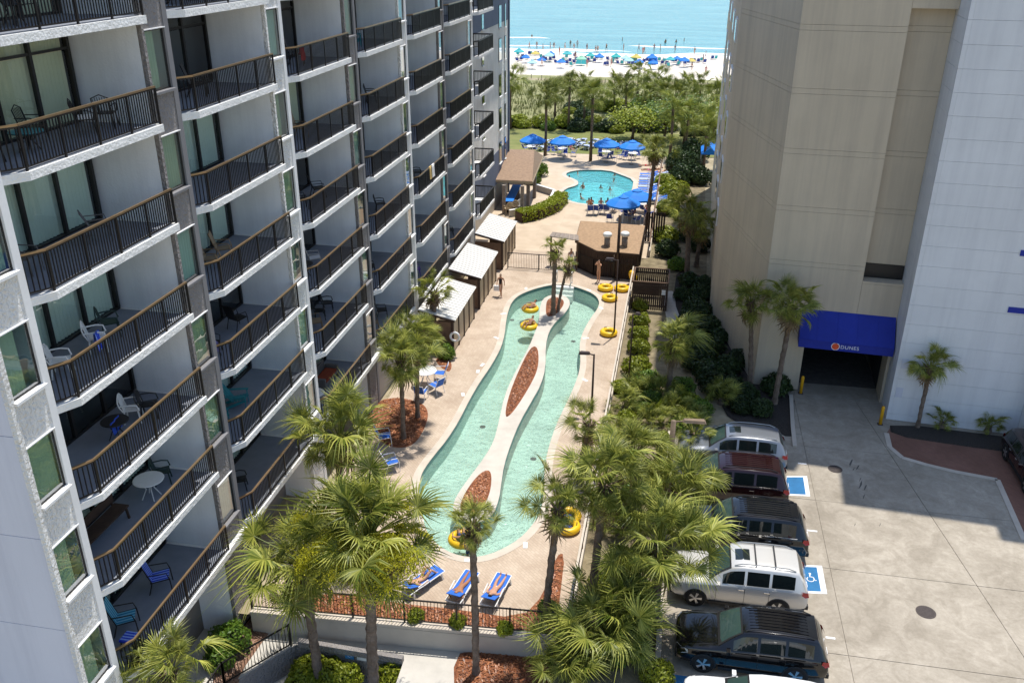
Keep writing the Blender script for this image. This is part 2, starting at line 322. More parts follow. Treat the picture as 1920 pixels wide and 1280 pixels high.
# ------------------------------------------------------------------ mesh helpers
class MB:
    def __init__(s): s.v = []; s.f = []; s.s = False
    def add(s, vs, fs):
        o = len(s.v); s.v += [tuple(q) for q in vs]; s.f += [tuple(i+o for i in q) for q in fs]; return s
    def box(s, a, b):
        x0, y0, z0 = a; x1, y1, z1 = b
        return s.add([(x0,y0,z0),(x1,y0,z0),(x1,y1,z0),(x0,y1,z0),(x0,y0,z1),(x1,y0,z1),(x1,y1,z1),(x0,y1,z1)],
                     [(0,3,2,1),(4,5,6,7),(0,1,5,4),(1,2,6,5),(2,3,7,6),(3,0,4,7)])
    def cbox(s, c, d): return s.box([c[i]-d[i]/2 for i in range(3)], [c[i]+d[i]/2 for i in range(3)])
    def bar(s, p, q, w_=.04, h=None, up=(0, 0, 1)):
        p = Vector(p); q = Vector(q); h = h or w_; d = (q-p); 
        if d.length < 1e-6: return s
        d.normalize(); u = Vector(up)
        if abs(d.dot(u)) > .98: u = Vector((1, 0, 0))
        r = d.cross(u).normalized()*(w_/2); t = r.cross(d).normalized()*(h/2)
        return s.add([p-r-t, p+r-t, p+r+t, p-r+t, q-r-t, q+r-t, q+r+t, q-r+t],
                     [(0,3,2,1),(4,5,6,7),(0,1,5,4),(1,2,6,5),(2,3,7,6),(3,0,4,7)])
    def tube(s, pts, rad, n=6, cap=True):
        pts = [Vector(q) for q in pts]; rad = rad if isinstance(rad, (list, tuple)) else [rad]*len(pts)
        vs = []; prev = None
        for i, q in enumerate(pts):
            d = (pts[min(i+1, len(pts)-1)]-pts[max(i-1, 0)]).normalized()
            if prev is None: prev = d.orthogonal().normalized()
            r = (prev - d*prev.dot(d)).normalized(); prev = r; t = d.cross(r)
            for k in range(n):
                a = 2*PI*k/n; vs.append(q + (r*math.cos(a)+t*math.sin(a))*rad[i])
        fs = [(i*n+k, i*n+(k+1) % n, (i+1)*n+(k+1) % n, (i+1)*n+k) for i in range(len(pts)-1) for k in range(n)]
        if cap: fs += [tuple(range(n-1, -1, -1)), tuple((len(pts)-1)*n+k for k in range(n))]
        return s.add(vs, fs)
    def lathe(s, prof, n=16, c=(0, 0, 0), cap=True):
        vs = [(c[0]+r*math.cos(2*PI*k/n), c[1]+r*math.sin(2*PI*k/n), c[2]+z) for r, z in prof for k in range(n)]
        fs = [(i*n+k, i*n+(k+1) % n, (i+1)*n+(k+1) % n, (i+1)*n+k) for i in range(len(prof)-1) for k in range(n)]
        if cap: fs += [tuple(range(n-1, -1, -1)), tuple((len(prof)-1)*n+k for k in range(n))]
        return s.add(vs, fs)
    def prism(s, poly, z0, z1):
        n = len(poly); area = sum(poly[i][0]*poly[(i+1) % n][1]-poly[(i+1) % n][0]*poly[i][1] for i in range(n))
        if area < 0: poly = poly[::-1]
        return s.add([(q[0], q[1], z0) for q in poly]+[(q[0], q[1], z1) for q in poly],
                     [tuple(range(n-1, -1, -1)), tuple(range(n, 2*n))]+[(i, (i+1) % n, n+(i+1) % n, n+i) for i in range(n)])
    def ring(s, outer, inner, z0, z1):
        n = len(outer)
        vs = [(q[0], q[1], z) for z in (z0, z1) for L in (outer, inner) for q in L]
        fs = []
        for i in range(n):
            j = (i+1) % n
            fs += [(2*n+i, 2*n+j, 3*n+j, 3*n+i), (i, j, 2*n+j, 2*n+i), (n+j, n+i, 3*n+i, 3*n+j), (j, i, n+i, n+j)]
        return s.add(vs, fs)
    def sheet(s, loops, z):
        L = [[Vector((q[0], q[1], 0)) for q in lp] for lp in loops]
        tr = tessellate_polygon(L); flat = [q for lp in L for q in lp]
        fs = []
        for a, b, c in tr:
            cr = (flat[b]-flat[a]).cross(flat[c]-flat[a]).z
            fs.append((a, b, c) if cr > 0 else (a, c, b))
        return s.add([(q.x, q.y, z) for q in flat], fs)
    def wallring(s, loop, z0, z1, inward=True):
        n = len(loop); area = sum(loop[i][0]*loop[(i+1) % n][1]-loop[(i+1) % n][0]*loop[i][1] for i in range(n))
        fs = []
        for i in range(n):
            j = (i+1) % n; f = (i, j, n+j, n+i)
            if (area > 0) == inward: f = f[::-1]
            fs.append(f)
        return s.add([(q[0], q[1], z0) for q in loop]+[(q[0], q[1], z1) for q in loop], fs)
    def mesh(s, name, m_, smooth=False):
        me = bpy.data.meshes.new(name); me.from_pydata(s.v, [], s.f)
        me.materials.append(MT[m_] if isinstance(m_, str) else m_)
        if smooth or s.s:
            for p_ in me.polygons: p_.use_smooth = True
        me.update(); return me

WL = {}          # world location of each object (only translations in parents of world-built parts)
def tag(o, label=None, cat=None, group=None, kind=None):
    if label: o['label'] = label
    if cat: o['category'] = cat
    if group: o['group'] = group
    if kind: o['kind'] = kind
    return o
def thing(name, label, cat, loc=(0, 0, 0), rz=0, group=None):
    o = bpy.data.objects.new(name, None); C.objects.link(o); o.location = loc; o.rotation_euler = (0, 0, rz); o.empty_display_size = .3
    WL[o.name] = Vector(loc); return tag(o, label, cat, group)
def part(name, me, parent=None, loc=None, rot=None, scale=None):
    """a mesh object; loc is in the parent's own space"""
    o = bpy.data.objects.new(name, me); C.objects.link(o)
    if parent: o.parent = parent
    if loc is not None: o.location = loc
    if rot is not None: o.rotation_euler = rot
    if scale is not None: o.scale = scale if isinstance(scale, (tuple, list, Vector)) else (scale,)*3
    return o
def wpart(name, mb, m_, parent, org=None, smooth=False):
    """geometry given in world coordinates, stored relative to the parent (or to org)"""
    pl = WL.get(parent.name, Vector((0, 0, 0))) if parent else Vector((0, 0, 0))
    o0 = Vector(org) if org is not None else pl
    mb.v = [(a-o0.x, b-o0.y, c-o0.z) for a, b, c in mb.v]
    o = part(name, mb.mesh(name, m_, smooth), parent, o0-pl); WL[o.name] = o0; return o
def struct(name, mb, m_, parent=None, smooth=False):
    o = part(name, mb.mesh(name, m_, smooth), parent)
    if not parent: o['kind'] = 'structure'
    WL[o.name] = Vector((0, 0, 0)); return o
def copy_tree(o, parent=None):
    c = o.copy(); C.objects.link(c); c.parent = parent
    for ch in list(o.children): copy_tree(ch, c)
    return c
def place(root, loc, rz=0, scale=None, label=None, group=None, first=[]):
    """first use moves the prototype, afterwards copies it"""
    if root.name in USED: r = copy_tree(root)
    else: r = root; USED.add(root.name)
    r.location = loc; r.rotation_euler = (0, 0, rz)
    scale = scale or 1.0; r.scale = (scale,)*3 if not isinstance(scale, (tuple, list)) else scale
    if label: r['label'] = label
    if group: r['group'] = group
    elif 'group' in r and label: del r['group']
    return r
USED = set()
def pxl(pts, z=0): return [(G(a, b, z).x, G(a, b, z).y) for a, b in pts]
def smooth_loop(pts, it=2):
    for _ in range(it):
        q = []
        for i in range(len(pts)):
            a = pts[i]; b = pts[(i+1) % len(pts)]
            q += [(a[0]*.75+b[0]*.25, a[1]*.75+b[1]*.25), (a[0]*.25+b[0]*.75, a[1]*.25+b[1]*.75)]
        pts = q
    return pts
def offset_loop(pts, d):
    n = len(pts); area = sum(pts[i][0]*pts[(i+1) % n][1]-pts[(i+1) % n][0]*pts[i][1] for i in range(n)); sg = 1 if area > 0 else -1
    out = []
    for i in range(n):
        a = Vector(pts[i-1]); b = Vector(pts[i]); c = Vector(pts[(i+1) % n])
        t = ((b-a).normalized()+(c-b).normalized())
        t = t.normalized() if t.length > 1e-6 else (c-b).normalized()
        nn = Vector((t.y, -t.x))*sg; out.append((b.x+nn.x*d, b.y+nn.y*d))
    return out
# ================================================================== SETTING
HOTEL_X = -14.545
river_px = [(785,900),(788,955),(803,1008),(848,1040),(902,1046),(962,1020),(1000,985),(1021,940),(1020,870),(1040,800),(1075,730),(1090,685),(1085,640),(1103,602),(1126,572),(1118,553),(1090,541),(1065,534),(1035,533),(990,545),(962,560),(950,590),(945,640),(925,680),(890,730),(850,810),(800,870)]
river = smooth_loop(pxl(river_px), 2)
river_out = offset_loop(river, .36)
pool_px = [(1063,323),(1088,318.5),(1140,319),(1165,328),(1188,337),(1186,352),(1181,366),(1158,379),(1130,383.5),(1090,382),(1067,376),(1053,366),(1059,354),(1083,347.5),(1085,341),(1078,336),(1061,330)]
pool = smooth_loop(pxl(pool_px), 1)
pool_out = offset_loop(pool, .45)
FZ = -0.9
pit = [(-12.45, 23.2), (-8.3, 23.1), (-7.9, 14.0), (-14.2, 14.0), (-14.0, 20.9)]
fore = [(-18.4, 12), (-2.75, 12), (-2.75, 24.2), (-14.2, 23.5), (-18.4, 23.4)]
def rect(x0, y0, x1, y1): return [(x0, y0), (x1, y0), (x1, y1), (x0, y1)]
garage_hole = rect(7.3, 44.6, 12.1, 56)

struct('ground', MB().sheet([rect(-200, -60, 200, 160), river_out, pool_out, fore], -.06), 'sandy_soil')
# paved river deck and its coping
deck_edge = [(-14.35, 23.78), (-2.75, 24.5), (-2.62, 66.5), (-14.7, 66.5)]
struct('river_deck', MB().sheet([deck_edge, river_out], 0), 'pavers')
struct('river_coping', MB().ring(river_out, river, -.25, .012), 'concrete_coping')
bas = MB().sheet([river], -1.0); rv = struct('river_basin', bas, 'pool_plaster')
struct('basin_wall', MB().wallring(river, -1.0, -.25), 'pool_plaster', rv)
struct('tile_band', MB().wallring(offset_loop(river, -.004), -.25, -.02), 'pool_tile', rv)
for dpx in [(1046,612),(905,800),(1000,860),(960,600),(1075,640),(880,1000)]:
    q_ = G(*dpx, -1.0); struct('floor_drain', MB().lathe([(.16, -.998), (.16, -.985), (.0, -.98)], 14, (q_.x, q_.y, 0)), 'iron', rv)
struct('river_water', MB().sheet([river], -.17), 'river_water')
# pool terrace
terr = [(-17.5, 66.52), (-1.7, 66.52), (-1.35, 102.2), (-17.5, 101.5)]
struct('pool_terrace', MB().sheet([terr, pool_out], .002), 'pool_deck_mat')
struct('pool_coping', MB().ring(pool_out, pool, -.25, .014), 'concrete_coping')
bas = MB().sheet([pool], -1.3); pv = struct('pool_basin', bas, 'pool_plaster_blue')
struct('basin_wall', MB().wallring(pool, -1.3, -.25), 'pool_plaster_blue', pv)
struct('tile_band', MB().wallring(offset_loop(pool, -.004), -.25, -.02), 'pool_tile', pv)
struct('pool_water', MB().sheet([pool], -.14), 'pool_water')
# island in the river
isl_px = [(1012,578),(1017,561),(1032,553),(1052,552),(1067,560),(1069,573),(1058,589),(1042,603),(1029,622),(1023,648),(1023,690),(1014,722),(998,750),(974,792),(957,834),(945,872),(940,905),(936,935),(925,965),(900,980),(868,978),(850,962),(850,942),(862,920),(884,890),(908,858),(926,828),(936,788),(946,742),(960,710),(976,680),(992,650),(1004,622),(1011,600)]
isl = smooth_loop(pxl(isl_px), 1)
io = struct('river_island', MB().prism(isl, -1.0, .02), 'island_concrete')
struct('tile_band', MB().wallring(offset_loop(isl, .005), -.25, -.03, inward=False), 'pool_tile', io)
def bed(name, px, z, m_, parent=None, it=2, dz=.05):
    lp = smooth_loop(pxl(px, z), it); mb = MB(); n = len(lp)
    cx = sum(q[0] for q in lp)/n; cy = sum(q[1] for q in lp)/n
    inn = offset_loop(lp, -.16)
    mb.add([(q[0], q[1], z-.02) for q in lp]+[(q[0], q[1], z+dz) for q in inn], [(i, (i+1) % n, n+(i+1) % n, n+i) for i in range(n)])
    mb.sheet([inn], z+dz)
    o = struct(name, mb, m_, parent)
    if m_ != 'mulch_dark':                                   # loose bark chips, too many to count
        rc = random.Random(len(px)*7+int(px[0][0])); ch = MB(); x0 = min(q[0] for q in lp); x1 = max(q[0] for q in lp); y0 = min(q[1] for q in lp); y1 = max(q[1] for q in lp)
        def inside(x, y):
            c = False
            for i in range(n):
                a, b = inn[i], inn[i-1]
                if (a[1] > y) != (b[1] > y) and x < (b[0]-a[0])*(y-a[1])/(b[1]-a[1])+a[0]: c = not c
            return c
        for _ in range(int(min(9000, (x1-x0)*(y1-y0)*170))):
            x, y = rc.uniform(x0, x1), rc.uniform(y0, y1)
            if not inside(x, y): continue
            a = rc.uniform(0, 6.28); l = rc.uniform(.03, .085); w_ = rc.uniform(.012, .03); h = rc.uniform(.008, .035); tl_ = rc.uniform(-.03, .03)
            ca, sa = math.cos(a), math.sin(a); zz = z+dz+.004
            ch.add([(x-ca*l-sa*w_, y-sa*l+ca*w_, zz+h-tl_), (x-ca*l+sa*w_, y-sa*l-ca*w_, zz+h-tl_), (x+ca*l+sa*w_, y+sa*l-ca*w_, zz+h+tl_), (x+ca*l-sa*w_, y+sa*l+ca*w_, zz+h+tl_)], [(0, 1, 2, 3)])
        c_ = part('bark_chips', ch.mesh('bark_chips', 'mulch_chip' if m_ == 'mulch_red' else 'mulch_chip_brown'), o); c_['kind'] = 'stuff'
    return o
bed('mulch_bed', [(1022,578),(1024,562),(1036,556),(1055,559),(1060,568),(1050,584),(1036,594),(1023,593)], .02, 'mulch_red', io)
bed('mulch_bed', [(998,648),(1009,650),(1012,670),(1009,695),(996,722),(974,758),(957,780),(946,783),(947,762),(957,728),(972,692),(988,660)], .02, 'mulch_red', io)
bed('mulch_bed', [(902,883),(918,879),(924,890),(922,918),(913,943),(895,960),(870,965),(859,953),(866,930),(883,903)], .02, 'mulch_red', io)
# planting beds on the deck
bed('mulch_bed', [(690,760),(735,742),(790,752),(806,770),(800,800),(778,836),(740,842),(705,825),(688,790)], 0, 'mulch_red')
bed('mulch_bed', [(835,668),(850,680),(845,700),(825,690),(812,672)], 0, 'mulch_red')
bed('mulch_bed', [(560,1118),(640,1108),(740,1128),(860,1140),(975,1158),(1020,1110),(1040,1040),(1062,1035),(1052,1120),(1044,1194),(900,1183),(700,1163),(560,1150)], 0, 'mulch_red', None, 1)
# lower forecourt
struct('forecourt', MB().sheet([fore, pit], FZ), 'concrete_walk')
pt = struct('sunken_court', MB().sheet([pit], -2.0), 'concrete_walk')
struct('court_wall', MB().wallring(offset_loop(pit, .003), -2.0, FZ), 'grey_rough', pt)
bed('mulch_bed', [(375,1300),(470,1148),(500,1150),(522,1168),(500,1195),(452,1262),(440,1300)], FZ, 'mulch_brown', None, 1)
bed('mulch_bed', [(848,1225),(900,1215),(975,1222),(1060,1240),(1060,1330),(850,1330)], FZ, 'mulch_red', None, 1)
# planting strip between the pool wall and the parking
strip = [(-2.5, 12), (.75, 12), (.75, 40), (1.4, 44.5), (2.6, 52), (2.9, 70), (2.9, 103), (-1.2, 103), (-1.5, 67), (-2.5, 66)]
struct('planting_strip', MB().sheet([strip], -.03), 'strip_soil')
struct('garden_path', MB().sheet([smooth_loop(pxl([(1243,545),(1266,545),(1276,575),(1272,600),(1282,640),(1275,655),(1258,640),(1248,590)]), 1)], -.02), 'concrete_walk')
# dark beds round the tower
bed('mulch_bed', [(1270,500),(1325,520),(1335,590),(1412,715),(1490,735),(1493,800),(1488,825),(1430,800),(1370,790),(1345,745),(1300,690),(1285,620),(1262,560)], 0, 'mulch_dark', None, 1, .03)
# parking: joints show between separately poured slabs
lot = struct('parking_lot', MB().sheet([[(.85, 8), (30, 8), (30, 45.5), (12.1, 45.5), (12.1, 54), (7.35, 54), (7.35, 45.9), (6.3, 45.9), (6.3, 41), (.85, 41)]], -.035), 'joint')
xs2 = lambda y: 11.64+(38-y)*.151
rows = [9, 14, 20.75, 25.5, 30.3, 35.1, 39.8, 45.45]
for i in range(len(rows)-1):
    y0, y1 = rows[i]+.012, rows[i+1]-.012
    cols = [(lambda y: .9), (lambda y: 7.3), xs2, (lambda y: 19.0+(38-y)*.1), (lambda y: 29)]
    for j in range(4):
        a, b = cols[j], cols[j+1]
        yy1 = min(y1, 40.9) if j == 0 else y1
        if yy1 <= y0: continue
        mb = MB().prism([(a(y0)+.012, y0), (b(y0)-.012, y0), (b(yy1)-.012, yy1), (a(yy1)+.012, yy1)], -.05, random.uniform(-.003, .002))
        struct('concrete_slab', mb, 'concrete', lot)
struct('concrete_slab', MB().prism([(6.35, 40.95), (7.28, 40.95), (7.28, 45.3), (6.35, 45.3)], -.05, .0), 'concrete', lot)
struct('concrete_slab', MB().prism([(7.4, 45.47), (12.05, 45.47), (12.05, 46.9), (7.4, 46.9)], -.05, -.001), 'concrete', lot)
struct('garage_floor', MB().prism([(7.4, 46.92), (12.05, 46.92), (12.05, 53.9), (7.4, 53.9)], -.05, -.001), 'oil_and_garage_shade', lot)  # same slab inside the garage, its deep shade put into a darker colour
# brick apron and kerbs by the white wall
kerb_px = [(1662,812),(1668,838),(1692,858),(1740,872),(1790,884),(1870,899),(1920,1012)]
apr = pxl(kerb_px)+[(26, 34), (26, 42.0), (11.9, 42.6)]
struct('brick_apron', MB().sheet([apr], .008), 'brick_pavement')
kp = pxl(kerb_px); kerb = MB()
for a, b in zip(kp[:-1], kp[1:]): kerb.bar((a[0], a[1], .0), (b[0], b[1], .0), .24, .05)
struct('kerb', kerb, 'concrete_coping')
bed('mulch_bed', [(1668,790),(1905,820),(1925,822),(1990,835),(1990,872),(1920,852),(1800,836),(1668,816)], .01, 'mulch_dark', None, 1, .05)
kerb = MB().box((.62, 12, -.1), (.82, 41, .12)); struct('kerb', kerb, 'concrete_coping')
kerb = MB()
for a, b in zip(pxl([(1483,742),(1486,800),(1490,838)])[:-1], pxl([(1483,742),(1486,800),(1490,838)])[1:]): kerb.bar((*a, .03), (*b, .03), .2, .14)
struct('kerb', kerb, 'concrete_coping')
# lawn, dunes, beach, sea
struct('lawn', MB().sheet([[(-60, 101.55), (-17.6, 101.55), (-1.3, 102.3), (2.8, 103.05), (60, 103.05), (60, 115.5), (-60, 115.5)]], .0), 'lawn')
def dune_h(x, y):
    t = max(0, min(1, (y-115)/14)); u = max(0, min(1, (158-y)/9))
    return -.1 + (.6*t*u)*(.75+.25*math.sin(x*.21+y*.13))+.22*math.sin(x*.6+1)*math.sin(y*.5)*t*u
mb = MB(); nx, ny = 110, 46; vs_ = []; fs_ = []
for j in range(ny+1):
    for i in range(nx+1):
        x = -75+150*i/nx; y = 114.5+49.5*j/ny; vs_.append((x, y, dune_h(x, y)))
for j in range(ny):
    for i in range(nx): fs_.append((j*(nx+1)+i, j*(nx+1)+i+1, (j+1)*(nx+1)+i+1, (j+1)*(nx+1)+i))
struct('dunes', mb.add(vs_, fs_), 'dune_soil', smooth=True)
def beach_z(y): return -.06-(y-152)*.0132
mb = MB(); vs_ = []; fs_ = []; nx, ny = 60, 24
for j in range(ny+1):
    for i in range(nx+1):
        x = -150+300*i/nx; y = 152+76*j/ny; vs_.append((x, y, beach_z(y)+.05*math.sin(x*.7+y*.4)*math.sin(y*.31)*(1 if y < 195 else 0)))
for j in range(ny):
    for i in range(nx): fs_.append((j*(nx+1)+i, j*(nx+1)+i+1, (j+1)*(nx+1)+i+1, (j+1)*(nx+1)+i))
struct('beach', mb.add(vs_, fs_), 'sand', smooth=True)
SEA_Z = -.72
mb = MB(); nx = 80; f = []
mb.v = [(-400+800*i/nx, 199.2+1.6*math.sin(i*.9)+1.1*math.sin(i*2.3), SEA_Z) for i in range(nx+1)]+[(-1500+3000*i/nx, 3500, SEA_Z) for i in range(nx+1)]
mb.f = [(i, i+1, nx+2+i, nx+1+i) for i in range(nx)]
struct('sea', mb, 'sea_water')
# breaking waves: low rolls of white water
rs = random.Random(3)
for (yc, wd, x0, x1, amp) in [(202.5, 6.0, -75, 60, .9), (208.0, 5.0, -70, -12, 1.1), (207.0, 4.0, -4, 55, .9), (214.5, 2.6, -66, -30, .8), (219, .9, -14, 10, .7), (232, .6, -50, -34, .5)]:
    n = int((x1-x0)/.8); mb = MB(); ph = rs.uniform(0, 6)
    for i in range(n+1):
        x = x0+(x1-x0)*i/n; e = min(1, 6*min(i, n-i)/n)
        c = yc+amp*math.sin(x*.17+ph)+.5*math.sin(x*.53+ph*2)
        ww = wd*e*(.55+.35*math.sin(x*.37+ph)+.25*rs.random())
        mb.v += [(x, c-ww/2, SEA_Z+.004), (x, c+ww*.2, SEA_Z+.16*e+.01), (x, c+ww/2, SEA_Z+.004)]
    for i in range(n): k = i*3; mb.f += [(k, k+3, k+4, k+1), (k+1, k+4, k+5, k+2)]
    tag(part('wave_foam', mb.mesh('wave_foam', 'surf_foam', True)), kind='structure')

# dune grass: uncountable blades
mb = MB(); rg = random.Random(11)
for i in range(9000):
    x = rg.uniform(-42, 26); y = 117+40.5*rg.random()**1.1
    if math.sin(x*.33+y*.21)+math.sin(x*.11-y*.4) < -.9: continue
    z = dune_h(x, y); h = rg.uniform(.35, .85)
    for k in range(3):
        a = rg.uniform(0, 2*PI); l = rg.uniform(.1, .45); wx = .05*math.cos(a+1.57); wy = .05*math.sin(a+1.57)
        mb.add([(x-wx, y-wy, z-.03), (x+wx, y+wy, z-.03), (x+l*math.cos(a), y+l*math.sin(a), z+h)], [(0, 1, 2)])
tag(part('dune_grass', mb.mesh('dune_grass', 'dune_grass')), 'tufts of pale green dune grass behind the beach', 'grass', kind='stuff')

# painted markings in the parking
def paint(name, poly, m_, z=.006, label=None, cat=None):
    o = part(name, MB().sheet([poly], z).mesh(name, m_)); return tag(o, kind='structure')
def mark_box(p4):
    poly = pxl(p4); paint('painted_border', poly, 'white_paint', .005)
    cx = sum(q[0] for q in poly)/4; cy = sum(q[1] for q in poly)/4
    paint('painted_panel', [(cx+(q[0]-cx)*.80, cy+(q[1]-cy)*.86) for q in poly], 'blue_paint', .009); return cx, cy
mark_box([(1440,892),(1513,892),(1519,930),(1440,926)])
bx, by = mark_box([(1440,1056),(1541,1060),(1551,1113),(1440,1108)])
paint('painted_panel', [(.95, 22.75), (6.2, 22.75), (6.2, 23.45), (.95, 23.45)], 'blue_paint', .006)
# worn wheelchair symbol
sym = MB(); c0 = Vector((6.45, 29.5)); SS = .55; 
pts = [(c0.x+SS*.24*math.cos(a*.3+2.2), c0.y-.05+SS*.24*math.sin(a*.3+2.2), .013) for a in range(15)]
for a, b in zip(pts[:-1], pts[1:]): sym.bar(a, b, .035, .004)
for a, b in [((0, .15), (.02, .45)), ((0, .2), (.22, .18)), ((.22, .2), (.3, -.15)), ((.3, -.15), (.42, -.12))]: sym.bar((c0.x+SS*a[0], c0.y+SS*a[1], .013), (c0.x+SS*b[0], c0.y+SS*b[1], .013), .04, .004)
sym.lathe([(.05, .011), (.05, .015)], 10, (c0.x+.02, c0.y+.3, 0))
tag(part('painted_symbol', sym.mesh('painted_symbol', 'white_paint')), kind='structure')
for q in [((1508,993),(1532,994)), ((1548,1194),(1566,1196)), ((1496,868),(1512,869))]:
    a = G(*q[0]); b = G(*q[1]); mb = MB().box((a.x, a.y-.05, .004), (b.x, a.y+.05, .007)); tag(part('painted_line', mb.mesh('painted_line', 'white_paint')), kind='structure')
# oil stains (cracked dark patches)
rg = random.Random(5)
for (px, py, s) in [(1595,868,.55),(1608,876,.5),(1600,880,.3),(1614,908,.55),(1622,915,.45),(1620,930,.4),(1613,898,.3),(1650,983,.25),(1603,983,.2)]:
    c = G(px, py); a0 = -1.0; n = 9; poly = []
    for k in range(n):
        a = 2*PI*k/n; r = s*rg.uniform(.4, 1); x = r*math.cos(a)*.12; y = r*math.sin(a); poly.append((c.x+x*math.cos(.5)-y*math.sin(.5)*-1*.6, c.y+y*.8+x*.3))
    mb = MB().sheet([poly], .0045); tag(part('oil_stain', mb.mesh('oil_stain', 'oil_and_garage_shade')), kind='structure')
# manhole covers
for (px, py, r, lab) in [(1566,879,.33,'dark iron manhole cover in the shaded drive'), (1736,1147,.36,'rusty iron manhole cover in the sunlit concrete')]:
    c = G(px, py); t = thing('manhole_cover', lab, 'manhole', (c.x, c.y, 0))
    part('cover', MB().lathe([(r, 0), (r, .012), (r-.03, .012)], 28).mesh('cover', 'iron'), t)
    mb = MB()
    for k in range(-4, 5):
        y = k*r/5; xx = math.sqrt(max(0, (r*.88)**2-y*y)); mb.box((-xx, y-.015, .0125), (xx, y+.015, .02))
    part('grip_rib', mb.mesh('grip_rib', 'iron'), t)
# white depth and rule markers set in the deck beside the river
rg = random.Random(2)
for (px, py) in [(987,541),(1105,544),(946,590),(926,635),(894,682),(876,696),(862,740),(1127,578),(1097,632),(1098,712),(880,1030),(990,1022)]:
    c = G(px, py); near = min(river_out, key=lambda q: (q[0]-c.x)**2+(q[1]-c.y)**2)
    d = Vector((c.x-near[0], c.y-near[1])); a = math.atan2(d.y, d.x) if d.length > .02 else 0
    o = part('depth_marker', MB().box((-.09, -.2, .0), (.09, .2, .014)).mesh('depth_marker', 'white_paint'), None, (near[0]+math.cos(a)*.16, near[1]+math.sin(a)*.16, .004), (0, 0, a)); tag(o, 'small white marker tile set in the paving beside the river', 'marker', 'white marker tiles along the river')
# ================================================================== HOTEL
hotel = thing('hotel_building', 'tall white stucco hotel with rows of railed balconies facing the pool', 'building', (-17, 40, 0))
HL = WL[hotel.name]
PITCH = 7.73; Y0 = 16.98; BW = 6.33
FL = [20.977-2.931*k for k in range(6)]+[3.055]           # slab tops, seven storeys in view
NC = 6
def hpart(name, me, loc, parent=hotel, rot=None):
    o = part(name, me, parent, Vector(loc)-WL[parent.name], rot); WL[o.name] = Vector(loc); return o
# shared meshes, x = 0 at the slab front, y = 0 at the near end, z = 0 at the slab top
slab_poly = [(-2.62, .0), (-.36, .0), (0, .62), (0, 6.32), (-2.62, 6.32)]
me_slab = MB().prism(slab_poly, -.21, 0).mesh('balcony', 'white_fascia')
lip = [(-.42, .02), (-.02, .64), (-.02, 6.2), (-.10, 6.2), (-.10, .66), (-.46, .1)]
me_floor = MB().prism([(-2.5, .06), (-.5, .06), (-.13, .68), (-.13, 6.18), (-2.5, 6.18)], .001, .012).mesh('floor_finish', 'floor_grey')
def rail_mesh(path, h=1.04):
    mb = MB()
    for a, b in zip(path[:-1], path[1:]):
        A = Vector((*a, 0)); B = Vector((*b, 0)); L = (B-A).length; n = max(2, int(L/.112)); 
        mb.bar(A+Vector((0, 0, .09)), B+Vector((0, 0, .09)), .03, .035); mb.bar(A+Vector((0, 0, h-.05)), B+Vector((0, 0, h-.05)), .03, .035)
        for k in range(n):
            q = A.lerp(B, (k+.5)/n); mb.box((q.x-.012, q.y-.012, .1), (q.x+.012, q.y+.012, h-.06))
        npost = max(1, round(L/1.55))
        for k in range(npost+1):
            q = A.lerp(B, k/npost); mb.box((q.x-.024, q.y-.024, .0), (q.x+.024, q.y+.024, h-.03))
    return mb
rpath = [(-.40, .12), (-.075, .66), (-.075, 6.29)]
me_rail = rail_mesh(rpath).mesh('railing', 'rail_black')
mb = MB()
for a, b in zip(rpath[:-1], rpath[1:]): mb.bar((*a, 1.045), (*b, 1.045), .062, .05)
me_hand = mb.mesh('handrail', 'rail_bronze')
mb = MB()
mb.box((-.05, 0, 0), (.05, 6.1, .07)); mb.box((-.05, 0, 2.36), (.05, 6.1, 2.46)); mb.box((-.04, 0, 2.0), (.04, 6.1, 2.07))
for y in (0, 1.4, 2.9, 4.4, 6.0): mb.box((-.055, y, .07), (.055, y+.11, 2.36))
me_dframe = mb.mesh('sliding_door', 'frame_black')
me_pane = MB().add([(0, 0, 0), (0, 1.38, 0), (0, 1.38, 1.9), (0, 0, 1.9)], [(0, 1, 2, 3)]).mesh('pane', 'window_glass')
me_tran = MB().add([(0, 0, 0), (0, 1.38, 0), (0, 1.38, .28), (0, 0, .28)], [(0, 1, 2, 3)]).mesh('transom_pane', 'window_glass')
def curtain(y0, y1, z0, z1, m_, per=.16, amp=.035, seed=0):
    r_ = random.Random(seed); n = int((y1-y0)/.04); mb = MB()
    for i in range(n+1):
        y = y0+(y1-y0)*i/n; x = amp*math.sin(2*PI*y/per+math.sin(y*3+seed))
        mb.v += [(x, y, z0), (x*.8, y, z1)]
    mb.f = [(2*i, 2*i+2, 2*i+3, 2*i+1) for i in range(n)]
    return mb.mesh('curtain', m_, True)
CUR = [curtain(.1, 6.0, .05, 2.3, 'curtain', seed=1), curtain(.1, 2.4, .05, 2.3, 'curtain', seed=2), curtain(3.3, 6.0, .05, 2.3, 'curtain_warm', seed=3), curtain(.1, 6.0, .05, 2.3, 'curtain_warm', seed=4), curtain(2.2, 6.0, .05, 2.3, 'curtain', seed=5)]
me_room = MB().box((-.6, .02, .0), (-.55, 6.1, 2.45)).mesh('room_lining', 'dark_room')
